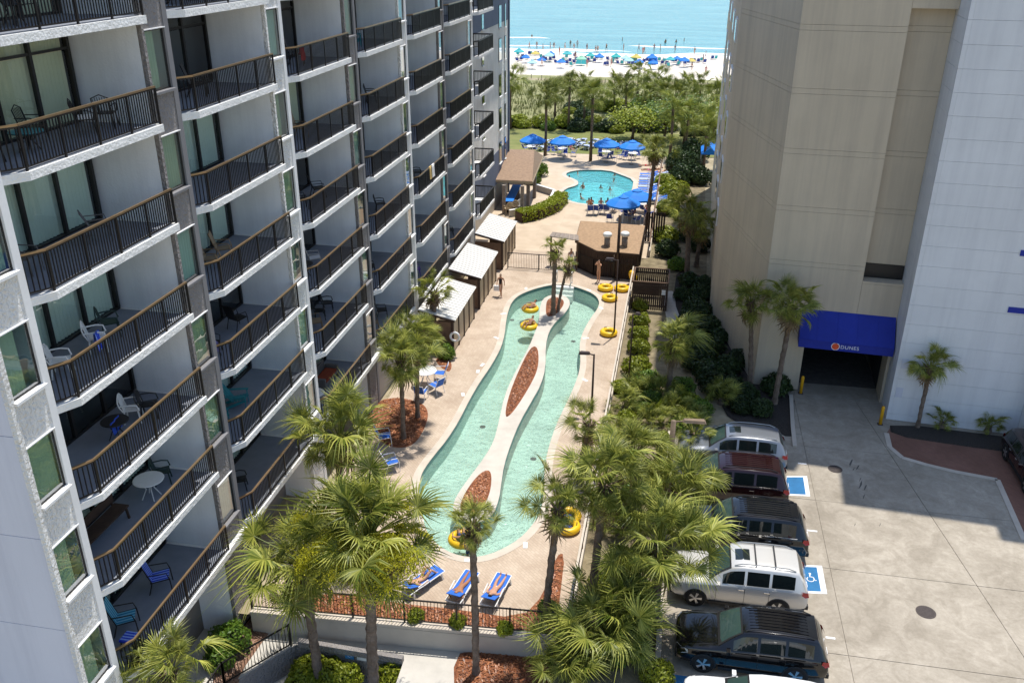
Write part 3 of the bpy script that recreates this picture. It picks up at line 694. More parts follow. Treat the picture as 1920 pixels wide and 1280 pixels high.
# pier with its window
me_sp = {}; me_rib = {}; me_sill = {}
for kk, rough, smooth_ in (('w', 'white_rough', 'white_smooth'), ('g', 'grey_rough', 'grey_smooth')):
    me_sp[kk] = [MB().box((-.42, .13, 0), (0, 1.16, h)).mesh('spandrel', rough) for h in (1.262, 1.60)]
    top = 24.2; me_rib[kk] = [MB().box((-.11, .0, 0), (.035, .13, top)).mesh('pier_rib', rough), MB().box((-.11, 1.16, 0), (.03, 1.4, top)).mesh('pier_rib', smooth_)]
    me_sill[kk] = MB().box((-.12, .1, -.07), (.12, 1.2, .0)).mesh('sill', smooth_)
mb = MB(); mb.box((-.06, .13, 0), (0, .17, 1.67)); mb.box((-.06, 1.12, 0), (0, 1.16, 1.67)); mb.box((-.06, .17, 0), (0, 1.12, .04)); mb.box((-.06, .17, 1.63), (0, 1.12, 1.67))
me_wframe = mb.mesh('window', 'frame_black')
me_wpane = MB().add([(-.015, .17, .04), (-.015, 1.12, .04), (-.015, 1.12, 1.63), (-.015, .17, 1.63)], [(0, 1, 2, 3)]).mesh('pane', 'window_glass_wavy')
me_head = MB().box((-.1, .1, 0), (.05, 1.18, .03)).mesh('window_head', 'white_smooth')
WCUR = [curtain(.17, 1.12, .05, 1.62, 'curtain', .13, .02, 7), curtain(.17, .8, .05, 1.62, 'curtain_warm', .13, .02, 8), curtain(.17, 1.12, .05, 1.62, 'curtain_warm', .13, .02, 9)]
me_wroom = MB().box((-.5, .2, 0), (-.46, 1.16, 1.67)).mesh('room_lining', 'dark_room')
me_side = MB().box((0, 0, 0), (2.19, .12, 24.2)).mesh('partition_wall', 'white_stucco')
me_back = MB().box((-.1, .1, 0), (0, 6.3, .46)).mesh('lintel', 'white_stucco')

rh = random.Random(21)
PXF = HOTEL_X-.255           # pier face
BKX = HOTEL_X-2.5            # balcony back wall
for c in range(-1, NC):
    yb = Y0+PITCH*c+BW       # pier start
    kk = 'w' if (c % 2) else 'g'
    if c == -1: kk = 'w'
    hpart('pier_rib', me_rib[kk][0], (PXF, yb, -.9)); hpart('pier_rib', me_rib[kk][1], (PXF, yb, -.9))
    hpart('partition_wall', me_side, (BKX-.06, yb, -.9)); hpart('partition_wall', me_side, (BKX-.06, yb+1.28, -.9))
    for k, z in enumerate(FL):
        sillz = z+.84; headz = sillz+1.67
        prev = FL[k-1]+.84 if k else 23.3
        if k == 0: hpart('spandrel', MB().box((-.42, .13, 0), (0, 1.16, 23.4-headz)).mesh('spandrel', 'white_rough' if kk == 'w' else 'grey_rough'), (PXF, yb, headz))
        wv = hpart('window', me_wframe, (PXF-.035, yb, sillz))
        hpart('pane', me_wpane, (PXF-.035, yb, sillz), wv)
        hpart('sill', me_sill[kk], (PXF, yb, sillz-.002), wv)
        hpart('window_head', me_head, (PXF, yb, headz+.002), wv)
        hpart('curtain', WCUR[rh.randrange(3)], (PXF-.16, yb, sillz), wv)
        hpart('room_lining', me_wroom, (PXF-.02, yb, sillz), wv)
        hh = sillz-(FL[k+1]+.84+1.67) if k < 6 else sillz+.9
        hpart('spandrel', MB().box((-.42, .13, 0), (0, 1.16, hh)).mesh('spandrel', 'white_rough' if kk == 'w' else 'grey_rough') if k >= 5 else me_sp[kk][0], (PXF, yb, sillz-hh))
for c in range(NC):
    y = Y0+PITCH*c
    for k, z in enumerate(FL):
        b = hpart('balcony', me_slab, (HOTEL_X, y, z))
        hpart('floor_finish', me_floor, (HOTEL_X, y, z), b)
        hpart('railing', me_rail, (HOTEL_X, y, z), b)
        hpart('handrail', me_hand, (HOTEL_X, y, z), b)
        d = hpart('sliding_door', me_dframe, (BKX, y+.12, z+.013))
        for j in range(4):
            yy = y+.12+(0.11, 1.51, 3.01, 4.51)[j]
            hpart('pane', me_pane, (BKX, yy, z+.08), d); hpart('transom_pane', me_tran, (BKX, yy, z+2.085), d)
        v = rh.choice([0, 0, 4, 3, 1, 2, 1])
        if c == 0: v = [3, 3, 0, 0, 1, 0, 0][k]
        hpart('curtain', CUR[v], (BKX-.16, y+.12, z+.013), d)
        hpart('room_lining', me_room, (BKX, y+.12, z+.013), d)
        up = (FL[k-1]-.25 if k else 23.65)-(z+2.474)
        hpart('lintel', MB().box((-.1, .02, 0), (.02, 6.3, up-.002)).mesh('lintel', 'white_stucco') if k in (0, 6) else me_back, (BKX, y, z+2.475))
# mass behind, podium, end wall and upper storeys
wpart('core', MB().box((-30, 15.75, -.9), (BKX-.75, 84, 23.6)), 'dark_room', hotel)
wpart('upper_storeys', MB().box((-30, 15.62, 23.62), (HOTEL_X-.2, 84, 26.5)), 'white_stucco', hotel)
ewz = [-.9, 3.0, 6.3, 9.25, 12.2, 15.1, 18.05, 20.95, 23.6]
for a, b in zip(ewz[:-1], ewz[1:]):
    wpart('end_wall_panel', MB().box((-30, 15.52, a+.008), (PXF-.06, 15.72, b-.008)), 'end_wall', hotel)
wpart('corner_strip', MB().box((PXF-.055, 15.5, -.9), (PXF+.08, 15.62, 23.6)), 'white_rough', hotel)
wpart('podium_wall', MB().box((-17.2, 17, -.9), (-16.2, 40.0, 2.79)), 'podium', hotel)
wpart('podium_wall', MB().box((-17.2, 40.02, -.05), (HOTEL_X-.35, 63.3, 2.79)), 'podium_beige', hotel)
for c in range(0, 3):                                           # white beam between the lowest slabs
    yb = Y0+PITCH*c+BW
    wpart('beam', MB().box((PXF+.005, yb+.03, 2.78), (PXF+.2, yb+1.37, 3.02)), 'white_smooth', hotel)
for c in (1, 2):
    wpart('column', MB().box((-15.2, Y0+PITCH*c-.4, -.9), (-14.95, Y0+PITCH*c-.1, 2.79)), 'podium', hotel)
# ocean-end block with its own balconies and small windows
EX = -16.2
wpart('end_block', MB().box((-30, 63.4, 5.1), (EX, 83.7, 16.0)), 'white_rough', hotel)
wpart('end_block_band', MB().box((-30, 63.38, 2.2), (EX+.02, 83.72, 5.08)), 'navy_paint', hotel)
wpart('end_block_band', MB().box((-30, 63.38, 16.02), (EX+.02, 83.72, 18.6)), 'navy_paint', hotel)
wpart('end_block_top', MB().box((-30, 63.4, 18.62), (EX, 83.7, 23.6)), 'white_rough', hotel)
wpart('end_block_base', MB().box((-30, 63.4, -.05), (EX, 83.7, 2.18)), 'podium_beige', hotel)
wpart('corner_trim', MB().box((EX-.1, 83.72, -.05), (EX+.14, 83.95, 23.6)), 'navy_paint', hotel)
eb_slab = MB().prism([(-1.65, 0), (-.3, 0), (0, .5), (0, 5.6), (-1.65, 5.6)], -.2, 0).mesh('balcony', 'white_smooth')
ebp = [(-.3, .1), (-.06, .55), (-.06, 5.52), (-1.6, 5.52)]
eb_rail = rail_mesh(ebp).mesh('railing', 'rail_black'); mb = MB()
for a, b in zip(ebp[:-1], ebp[1:]): mb.bar((*a, 1.045), (*b, 1.045), .06, .05)
eb_hand = mb.mesh('handrail', 'rail_black')
eb_door = MB().box((0, 0, 0), (.03, 2.4, 2.1)).mesh('balcony_door', 'frame_black'); eb_dp = MB().box((.031, .1, .1), (.04, 2.3, 2.0)).mesh('pane', 'window_glass_wavy')
for k, z in enumerate([18.06, 15.1, 12.35, 9.3, 6.36, 3.3]):
    b = hpart('balcony', eb_slab, (HOTEL_X, 63.9, z)); hpart('railing', eb_rail, (HOTEL_X, 63.9, z), b); hpart('handrail', eb_hand, (HOTEL_X, 63.9, z), b)
    d = hpart('balcony_door', eb_door, (EX+.021, 65.5, z+.01)); hpart('pane', eb_dp, (EX+.021, 65.5, z+.01), d)
    for (yy, ww, hh, dz) in ((72.5, .8, 1.2, 1.0), (79.4, 1.1, 1.9, .5), (82.0, .5, 2.0, .4)):
        wv = hpart('window', MB().box((0, 0, 0), (.03, ww, hh)).mesh('window', 'frame_black'), (EX+.021, yy, z+dz))
        hpart('pane', MB().box((.031, .06, .06), (.04, ww-.06, hh-.06)).mesh('pane', 'window_glass_wavy'), (EX+.021, yy, z+dz), wv)
        hpart('sill', MB().box((0, -.08, -.08), (.12, ww+.08, 0)).mesh('sill', 'white_smooth'), (EX+.021, yy, z+dz), wv)

# ================================================================== TOWER
TH = math.atan(-.074); TO = Vector((5.19, 46.17, 0))
tower = thing('tower_building', 'tall beige and white panel tower with a garage entrance under it', 'building', TO, TH)
def tl(x, y):
    dx, dy = x-TO.x, y-TO.y; return (dx*math.cos(TH)+dy*math.sin(TH), -dx*math.sin(TH)+dy*math.cos(TH))
def tp(name, mb, m_): return part(name, mb.mesh(name, m_), tower)
B = tl(2.9, 55.95)
HT = 32.0
# floor joints: pairs of thin grooves every storey
fz = []
z = 2.2
zs_pair = [1.35+2.93*i for i in range(1, 11)]
cuts = [0.0]
for zz in zs_pair: cuts += [zz, zz+.26]
cuts += [HT]
g = .006
U1 = 4.78; U2 = 6.8; GV = 2.43
# core behind the panels
wl = [(0, 0), (U1, 0), (U1, .9), (U2, .9), (U2, 18), (B[0]+8, 40), (B[0]+2.2, 34), (B[0], B[1])]
def inset(p, d=.12):
    cx = 5; cy = 12; return [(q[0]+(cx-q[0])*.02, q[1]+(d if q[1] < 1.5 else 0)+(cy-q[1])*.004) for q in p]
tp('core', MB().prism(inset(wl, .2), 3.75, HT-.05), 'joint')
tp('core', MB().prism([(.14, .25), (GV-.12, .25), (GV-.12, 12), (.6, 12), (B[0]+.3, B[1])], 0, 3.74), 'joint')
for a, b in zip(cuts[:-1], cuts[1:]):
    lo, hi = a+g, b-g
    # front face left of the notch
    if hi < 3.75: tp('wall_panel', MB().box((0, 0, lo), (GV-.02, .2, hi)), 'beige')
    elif lo < 3.75: tp('wall_panel', MB().box((0, 0, lo), (GV-.02, .2, hi)), 'beige'); tp('wall_panel', MB().box((GV, 0, 3.75), (U1, .2, hi)), 'beige')
    else: tp('wall_panel', MB().box((0, 0, lo), (U1, .2, hi)), 'beige')
    # slot face (set back) above its ledge
    if lo > 6.6 and hi > 7.4: tp('wall_panel', MB().box((U1+.01, .75, max(lo, 7.5)), (U2-.01, .95, hi)), 'beige')
    # angled face
    d = Vector((B[0], B[1])).normalized(); nn = Vector((d.y, -d.x))*.2
    L = Vector((B[0], B[1])).length
    poly = [(d.x*.0, d.y*.0+.004), (d.x*L, d.y*L), (d.x*L+nn.x, d.y*L+nn.y), (nn.x+d.x*.3, nn.y+d.y*.3)]
    tp('wall_panel', MB().prism(poly, lo, hi), 'beige')
tp('wall_panel', MB().box((U1+.012, 0, 3.75), (U2-.01, .2, 6.55)), 'beige')
tp('ledge', MB().box((U1+.012, .0, 6.56), (U2-.01, .74, 6.68)), 'beige')
tp('vent_opening', MB().box((U1+.02, .70, 6.70), (U2-.02, .745, 7.45)), 'frame_black')
tp('notch_cheek', MB().box((U1-.2, .21, 6.7), (U1, .95, HT)), 'beige')
tp('slot_header', MB().box((U1+.012, .02, 20.0), (U2-.012, .74, 21.0)), 'beige')
# seaward side with its strip of windows
S0 = Vector((B[0], B[1])); S1 = Vector(tl(3.55, 92.0)); sd = (S1-S0).normalized(); sn = Vector((-sd.y, sd.x)) 
for a, b in zip(cuts[:-1], cuts[1:]):
    poly = [S0+sd*.01, S0+sd*34, S0+sd*34-sn*.3, S0+sd*.01-sn*.3]
    tp('wall_panel', MB().prism([tuple(q) for q in poly], a+g, b-g), 'beige')
for k, zz in enumerate(zs_pair):
    for dist in (3.0, 9.5, 18, 27):
        o = S0+sd*dist; q = [o+sn*.003, o+sd*2.2+sn*.003, o+sd*2.2+sn*.10, o+sn*.10]
        wv = tp('window', MB().prism([tuple(t) for t in q], zz+.95, zz+2.35), 'white_smooth')
        q = [o+sd*.1+sn*.101, o+sd*2.1+sn*.101, o+sd*2.1+sn*.11, o+sd*.1+sn*.11]
        part('pane', MB().prism([tuple(t) for t in q], zz+1.05, zz+2.25).mesh('pane', 'window_glass_wavy'), wv)
# garage
tp('garage_wall', MB().box((GV-.1, .25, 0), (GV, 1.2, 3.74)), 'beige')
tp('garage_wall', MB().box((U2-.15, -.4, 0), (U2-.02, 1.2, 3.74)), 'beige')
tp('garage_wall', MB().box((GV-.1, 1.21, 0), (GV, 10, 3.74)), 'dark_room')  # inner walls and ceiling near-black: the garage's shade is painted into them
tp('garage_wall', MB().box((U2-.15, 1.21, 0), (U2-.02, 10, 3.74)), 'dark_room')
tp('garage_wall', MB().box((GV, 10, 0), (U2, 10.2, 3.74)), 'dark_room')
tp('garage_ceiling', MB().box((GV, .25, 3.6), (U2-.16, 10, 3.735)), 'dark_room')
# white wing
WV = -2.23; WU2 = 13.0
wcuts = [0, .35]+[.35+1.02*i for i in range(1, 32)]
for a, b in zip(wcuts[:-1], wcuts[1:]):
    lo, hi = a+.005, b-.005
    tp('wall_panel', MB().box((U2+.2, WV, lo), (WU2, WV+.2, hi)), 'tower_white')
    tp('wall_panel', MB().box((U2, WV+.004, lo), (U2+.196, 3.0, hi)), 'tower_white')
    tp('wall_panel', MB().box((WU2+.02, WV-1.0, lo), (26, WV-.8, hi)), 'tower_white')
tp('core', MB().box((U2+.21, WV+.21, 0), (26, 18, wcuts[-1]-.05)), 'joint')
tp('core', MB().box((WU2+.04, WV-.79, 0), (26, WV+.2, wcuts[-1]-.05)), 'joint')
tp('wing_return', MB().box((WU2+.0, WV-.99, 0), (WU2+.019, WV-.01, wcuts[-1]-.06)), 'tower_white')
for (u, z0, z1) in [(U2-.05+.25, 3.0, 3.55), (U2+.2, 1.35, 1.9), (WU2-.2, 3.1, 3.55)]:
    tp('grey_block', MB().box((u, WV-.012, z0), (u+.34, WV-.001, z1)), 'end_wall')
for (px, py) in [(1890,580),(1913,474)]:
    d_ = ray(px, py); a, b = Vector((math.sin(-TH), math.cos(TH), 0)), 0
    n_ = Vector((-math.sin(TH), math.cos(TH), 0)); o_ = TO+n_*WV
    tt = (o_-CP).dot(n_)/d_.dot(n_); P_ = CP+d_*tt; lu = tl(P_.x, P_.y)[0]
    tp('blue_band', MB().box((lu, WV-.05, P_.z-.14), (max(lu+.6, 12.95), WV-.002, P_.z+.14)), 'awning_blue')
tp('blue_pennant', MB().prism([(S0+sd*6)[:], (S0+sd*7)[:], (S0+sd*7+sn*.5)[:], (S0+sd*6+sn*.5)[:]], 19.6, 21.4), 'umbrella_blue')
# awning over the garage with its sign
aw = thing('awning', 'deep blue fabric awning with orange disc and DUNES lettering over the garage', 'awning', TO, TH)
a0, a1 = 2.0, U2-.06; zt, zb, zv, ov = 4.85, 3.55, 3.1, -1.15
mb = MB().add([(a0, -.012, zt), (a1, -.012, zt), (a1, ov, zb), (a0, ov, zb), (a1, ov, zv), (a0, ov, zv), (a1, -.012, zv), (a0, -.012, zv),
               (a0, -.012, zt-.03), (a1, -.012, zt-.03), (a1, ov+.03, zb-.02), (a0, ov+.03, zb-.02)],
              [(3, 2, 1, 0), (5, 4, 2, 3), (4, 6, 1, 2), (7, 5, 3, 0), (8, 9, 10, 11), (5, 11, 10, 4)])
part('canopy', mb.mesh('canopy', 'awning_blue'), aw)
mb = MB()
for u in (a0+.03, (a0+a1)/2, a1-.03): mb.tube([(u, -.02, zv+.02), (u, ov+.05, zv+.02)], .02); mb.tube([(u, ov+.05, zv+.02), (u, ov+.05, zb-.06)], .02); mb.tube([(u, -.02, zt-.08), (u, ov+.06, zb-.06)], .02)
part('frame', mb.mesh('frame', 'steel'), aw)
mb = MB()
for u in (a0+.9, a0+1.9, a0+2.9, a0+3.9): mb.bar((u, -.02, zt+.004), (u, ov-.003, zb+.004), .03, .012); mb.bar((u, ov-.004, zb), (u, ov-.004, zv), .012, .03)
mb.bar((a0, ov-.006, zb+.002), (a1, ov-.006, zb+.002), .03, .03); part('seam', mb.mesh('seam', 'awning_blue'), aw)
def text_mesh(txt, size, m_, ext=.004):
    cu = bpy.data.curves.new('t', 'FONT'); cu.body = txt; cu.size = size; cu.extrude = ext; cu.align_x = 'LEFT'; cu.space_character = 1.12
    o = bpy.data.objects.new('t', cu); C.objects.link(o); dg = bpy.context.evaluated_depsgraph_get()
    me = bpy.data.meshes.new_from_object(o.evaluated_get(dg)); bpy.data.objects.remove(o); me.materials.clear(); me.materials.append(MT[m_]); return me
sx = 4.02
dsk = MB().lathe([(.215, 0), (.215, .006)], 28).mesh('logo_ring', 'sign_white')
part('logo_ring', dsk, aw, (sx-.16, ov-.004, 3.34), (PI/2, 0, 0))
part('logo_disc', MB().lathe([(.18, .007), (.18, .012)], 28).mesh('logo_disc', 'logo_orange'), aw, (sx-.16, ov-.004, 3.34), (PI/2, 0, 0))
part('lettering', text_mesh('DUNES', .27, 'sign_white'), aw, (sx+.09, ov-.006, 3.25), (PI/2, 0, 0))
for (px, py, lab) in [(1501,737,'yellow steel bollard at the garage jamb beside the beige wall'), (1650,795,'yellow steel bollard at the corner of the white wall')]:
    c = G(px, py); t = thing('bollard', lab, 'bollard', (c.x, c.y, 0))
    part('post', MB().lathe([(.085, 0), (.085, .98), (.06, 1.05), (.0, 1.07)], 14).mesh('post', 'bollard_yellow', True), t)
    part('base_plate', MB().box((-.13, -.13, 0), (.13, .13, .02)).mesh('base_plate', 'iron'), t)
# ================================================================== PLANTS
def frond_mesh(seed, m_, L=.85, pet=1.0, nseg=34, droop=.35, spread=2.45):
    r_ = random.Random(seed); mb = MB()
    # petiole along +x, then the fan, each leaflet split off from a third of the way out
    mb.tube([(0, 0, 0), (pet*.5, 0, .05), (pet, 0, 0)], [.024, .016, .012], 4, False)
    def fold(x, y):                       # the fan is a V that arches down towards its tip
        return .30*abs(y) - droop*max(0, x-pet)**2*.8
    for i in range(nseg):
        st = 2*spread/nseg; am = -spread+st*(i+.5)+r_.uniform(-.03, .03); a0 = am-st*.5; a1 = am+st*.5
        ln = L*(.74+.26*math.cos(am*.62))*r_.uniform(.84, 1.08); ri = ln*.34; rm = ln*.66
        dr = r_.uniform(.03, .34)*L*(1+.7*droop); tw = r_.uniform(-.09, .09); wd = .62
        P = lambda a, r, dz=0: (pet+r*math.cos(a), r*math.sin(a), fold(pet+r*math.cos(a), r*math.sin(a))+dz)
        h = st*.5*wd*ri/rm
        mb.add([(pet, 0, 0), P(a0, ri), P(am, ri*1.02, .018), P(a1, ri), P(am-h*1.15, rm, -dr*.18), P(am+h*1.15, rm, -dr*.18+.012), P(am+tw, ln, -dr)], [(0, 1, 2), (0, 2, 3), (1, 4, 5, 2), (2, 5, 3), (4, 6, 5)])
    return mb.mesh('frond', m_)
FR = [frond_mesh(s, 'palm_leaf', l, p_, droop=d) for s, d, p_, l in ((1, .3, .95, .62), (2, .6, 1.15, .66), (3, 1.0, .8, .72), (4, .5, 1.3, .6), (5, 1.4, .95, .68), (6, .4, .7, .66), (7, .8, 1.1, .64), (8, 1.8, 1.0, .7))]
FRD = [frond_mesh(s, 'palm_dead', .8, .6, 16, 1.0) for s in (11, 12)]
def flower_mesh(seed):
    r_ = random.Random(seed); mb = MB()
    mb.tube([(0, 0, 0), (.5, 0, .12), (1.0, 0, -.05), (1.3, 0, -.35)], [.02, .016, .012, .006], 4, False)
    for i in range(900):
        t = r_.uniform(.35, 1); x = 1.3*t; z = .12*math.sin(t*3)-.45*max(0, t-.5); br = (i % 14)-6.5; ou = r_.random()
        q = Vector((x+ou*.12+r_.gauss(0, .015), br*.035*ou*1.6+r_.gauss(0, .015), z-.22*ou*ou+.05*math.sin(br*2)*ou+r_.gauss(0, .012))); s = .023
        d = Vector((r_.gauss(0, 1), r_.gauss(0, 1), r_.gauss(0, 1))).normalized()*s; e = d.orthogonal().normalized()*s*.6
        mb.add([q-d, q+e, q+d, q-e], [(0, 1, 2, 3)])
    return mb.mesh('flower_stalk', 'palm_flower')
FLW = [flower_mesh(1), flower_mesh(2)]
def trunk_mesh(h, lean, r0, r1, seed, boots=.25):
    r_ = random.Random(seed); n = max(5, int(h/.22)); pts = []; rad = []
    for i in range(n+1):
        t = i/n; b = Vector((lean[0]*t**1.3, lean[1]*t**1.3, h*t)); pts.append(b+Vector((r_.uniform(-.012, .012), r_.uniform(-.012, .012), 0)))
        rad.append((r0+(r1-r0)*t)*(1+.09*((i % 2)*2-1))*(1.35 if i == 0 else 1.12 if i == 1 else 1))
    pts[0].z = -.12
    return MB().tube(pts, rad, 9), pts[-1]
def boots_mesh(top, r1, seed, length):
    r_ = random.Random(seed); mb = MB()
    for i in range(34):
        a = i*2.4; t = i/34; z = top.z-length*(1-t)-.02; q = Vector((top.x+r1*.9*math.cos(a), top.y+r1*.9*math.sin(a), z)); o = Vector((math.cos(a), math.sin(a), 0))
        e = q+o*r_.uniform(.10, .2)+Vector((0, 0, r_.uniform(.12, .24))); mb.bar(q, e, .085, .03)
    mb.lathe([(r1*.95, top.z-length-.1), (r1*1.35, top.z-length*.5), (r1*1.25, top.z)], 9, (top.x, top.y, 0))
    return mb.mesh('boots', 'palm_boots')
def crown_fronds(n, sc_, seed, low=-50):
    r_ = random.Random(seed); out = []
    for i in range(n):
        t = (i+.5)/n; az = i*2.39996+r_.gauss(0, .6)
        el = math.radians(84-(84-low)*t**.9+r_.gauss(0, 17)); s = sc_*(.55+.42*math.sin(PI*min(1, t*1.1+.15)))*r_.uniform(.68, 1.18)
        out.append((az, el, s, r_.randrange(len(FR)), r_.gauss(0, .8)))
    return out
def palm(base, top, label, n=34, size=1.15, r0=.17, r1=.13, dead=3, flowers=0, seed=0, low=-50, boots=.5, group=None, name='palm_tree', noleaf=0):
    base = Vector(base); top = Vector(top); t = thing(name, label, 'palm', base, 0, group)
    lean = top-base; size *= .86; n = int(n*1.2)
    mb, tp_ = trunk_mesh(lean.z, (lean.x, lean.y), r0, r1, seed)
    part('trunk', mb.mesh('trunk', 'palm_trunk'), t)
    if boots: part('boots', boots_mesh(tp_, r1, seed, boots), t)
    for (az, el, s, k, tw) in crown_fronds(n, size, seed, low):
        part('frond', FR[k], t, tp_+Vector((math.cos(az)*.06, math.sin(az)*.06, -.05)), (tw, -el, az), s)
    r_ = random.Random(seed+99)
    for i in range(dead):
        az = r_.uniform(0, 6.28); part('dead_frond', FRD[i % 2], t, tp_+Vector((0, 0, -.18)), (0, math.radians(r_.uniform(50, 80)), az), size*.85)
    for i in range(flowers):
        az = r_.uniform(0, 6.28) if i > 6 else (-2.6, -1.0, -1.75, -2.2, -1.4, -3.0, -.6)[i]
        part('flower_stalk', FLW[i % 2], t, tp_+Vector((0, 0, .05)), (0, -math.radians(r_.uniform(-15, 25)), az), size*1.0)
    return t
def palm_px(bpx, cpx, label, z0=0.0, dy=0.0, **k):
    b = G(*bpx, z0); c = PY(*cpx, b.y+dy); return palm(b, c, label, **k)

# near palms, each where its trunk meets the ground
palm_px((703,1330), (692,1005), 'big flowering palm with yellow sprays standing in the sunken court', -2.0, n=72, size=2.1, r0=.2, r1=.17, flowers=13, seed=1, dead=9, low=-82)
palm_px((600,1290), (568,1055), 'leafy palm with long arching stalks leaning towards the hotel balconies', -2.0, n=46, size=2.0, r0=.18, r1=.15, seed=2, dead=5, low=-62)
palm_px((640,1005), (635,822), 'broad palm close to the hotel with its trunk hidden by fronds', 0, n=54, size=1.75, seed=3, dead=3, low=-60)
palm_px((893,1262), (886,985), 'slender palm with a small tufted crown and straw boots before the fence', -.9, n=30, size=.86, r0=.13, r1=.115, seed=4, dead=2, low=-60, boots=.7)
palm_px((1022,1172), (1047,950), 'thin leaning palm with sparse crown beside the pool wall', 0, n=26, size=1.2, r0=.14, r1=.12, seed=5, dead=3, low=-45, boots=.7)
palm_px((1108,1142), (1135,905), 'palm with bare trunk and spreading crown rising beside the pool wall', -.03, n=48, size=1.6, seed=6, dead=4, low=-60)
palm_px((1086,905), (1105,795), 'small palm with drooping fronds overlapping the river edge', -.03, n=20, size=1.2, seed=7, dead=2, low=-45)
palm_px((1225,1175), (1238,1020), 'large glossy palm between the pool wall and the parked white car', -.03, n=64, size=1.85, r0=.2, r1=.17, seed=8, dead=4, low=-60)
palm_px((1290,1010), (1278,925), 'full low palm spreading over the bonnet of the black car', -.03, n=48, size=1.55, seed=9, dead=2, low=-50)
palm_px((1185,960), (1190,850), 'shaggy palm beside the wooden lamp post', -.03, n=46, size=1.45, seed=10, dead=3, low=-60)
palm_px((1310,850), (1302,812), 'low bright palm in front of the maroon car', -.03, n=36, size=1.1, seed=11, dead=2)
palm_px((1252,742), (1264,640), 'sunlit palm with a shaggy skirt beside the round shrubs', -.03, n=52, size=1.35, seed=12, dead=4, low=-65, boots=.7)
palm_px((1405,728), (1408,565), 'slim shaded palm against the beige tower wall', 0, n=34, size=1.3, r0=.13, r1=.12, seed=13, dead=3, low=-50)
palm_px((1452,757), (1486,575), 'leaning shaded palm with ragged crown touching the blue awning', 0, n=38, size=1.4, r0=.15, r1=.13, seed=14, dead=4, low=-50, boots=.6)
palm_px((1720,800), (1745,688), 'shaded fan palm with a dense skirt in front of the white wall', .05, n=40, size=.95, r0=.10, r1=.11, seed=15, dead=3, low=-75)
palm_px((757,822), (752,675), 'bright palm with a slender trunk in the red mulch bed', .05, n=48, size=1.4, r0=.12, r1=.11, seed=16, dead=2, low=-60)
palm_px((783,782), (782,640), 'taller palm rising behind the patio table in the mulch bed', .05, n=46, size=1.4, r0=.12, r1=.11, seed=17, dead=3, low=-60)
palm_px((812,655), (815,548), 'loose palm leaning over the nearest cabana roof', .02, n=24, size=1.2, r0=.15, r1=.16, seed=18, dead=4, low=-45, boots=.8)
palm_px((1037,588), (1041,470), 'small upright palm with a smooth grey trunk on the river island', .07, n=22, size=.85, r0=.16, r1=.13, seed=19, dead=2, low=-45)
palm_px((1046,582), (1064,500), 'short side palm leaning from the island mulch bed', .07, n=18, size=.78, r0=.1, r1=.09, seed=20, dead=2, low=-50)
palm_px((1213,428), (1229,282), 'tall dark palm at the corner of the pool terrace', 0, n=34, size=1.35, r0=.17, r1=.15, seed=21, dead=6, low=-65, boots=.8)
palm_px((1287,520), (1292,400), 'dense shaded palm close to the tower side', -.03, n=44, size=1.6, r0=.2, r1=.18, seed=22, dead=5, low=-70)
palm_px((1305,500), (1318,425), 'second shaded palm pressed against the tower windows', -.03, n=34, size=1.4, r0=.18, r1=.16, seed=23, dead=4, low=-65)
# trunkless palmettos
def palmetto(px, label, z0=0, n=26, size=1.2, seed=0, h=.35):
    b = G(*px, z0); return palm(b, b+Vector((.02, .02, h)), label, n=n, size=size, r0=.16, r1=.14, dead=1, seed=seed, low=-5, boots=0, name='palmetto')
palmetto((1140,1225), 'wide palmetto clump with arching fronds beside the mulch', -.03, 64, 1.95, 31, .9)
palmetto((1060,1275), 'low palmetto overhanging the red mulch by the pool wall', -.4, 44, 1.7, 32, .5)
q_ = PX(312, 1252, -13.9)
palm((-13.75, q_.y, -.9), (-13.9, q_.y, q_.z-.1), 'bright young palm growing up in front of the lowest hotel balcony', n=34, size=1.3, r0=.15, r1=.13, dead=2, seed=33, low=-40)
palmetto((1765,800), 'small shaded palmetto with stiff fans against the white wall', .06, 22, .72, 34, .3)
palmetto((1852,808), 'rounded shaded palmetto at the far end of the dark bed', .06, 26, .78, 35, .3)
palmetto((1352,755), 'dark palmetto spreading in the shade beside the tower bed', .03, 26, 1.05, 36, .3)
palmetto((1130,860), 'yellowish palmetto tucked against the pool wall', -.03, 26, 1.15, 37, .35)
palmetto((1170,770), 'bushy palmetto below the row of round shrubs', -.03, 26, 1.05, 38, .3)
palmetto((1185,1165), 'palmetto leaning under the large glossy palm', -.03, 24, 1.0, 39, .3)

for i, (px, sz, lab) in enumerate([((1165,905),.95,'palmetto filling the strip behind the bare-trunked palm'), ((1235,905),.95,'palmetto at the foot of the wooden lamp post'), ((1160,1000),1.0,'palmetto low in the strip below the spreading crown'), ((1150,1085),1.0,'palmetto wedged between pool wall and large palm'), ((1262,880),.85,'palmetto close to the nose of the maroon car'), ((1275,985),.9,'palmetto close to the nose of the black car'), ((1215,800),.9,'palmetto between the wooden post and the clipped shrubs'), ((1090,1255),1.1,'palmetto bending over the lower mulch bed'), ((1235,745),.95,'palmetto beside the trunk of the sunlit shaggy palm'), ((1265,775),.95,'palmetto on the bare soil before the silver car'), ((1190,740),.85,'palmetto below the last clipped yellow shrub'), ((1295,790),.85,'palmetto at the corner of the silver car'), ((1240,800),.9,'palmetto behind the wooden lamp post'), ((1160,820),.85,'palmetto against the pool wall below the yellow shrubs')]):
    palmetto(px, lab, -.03, 24, sz, 60+i, .3)
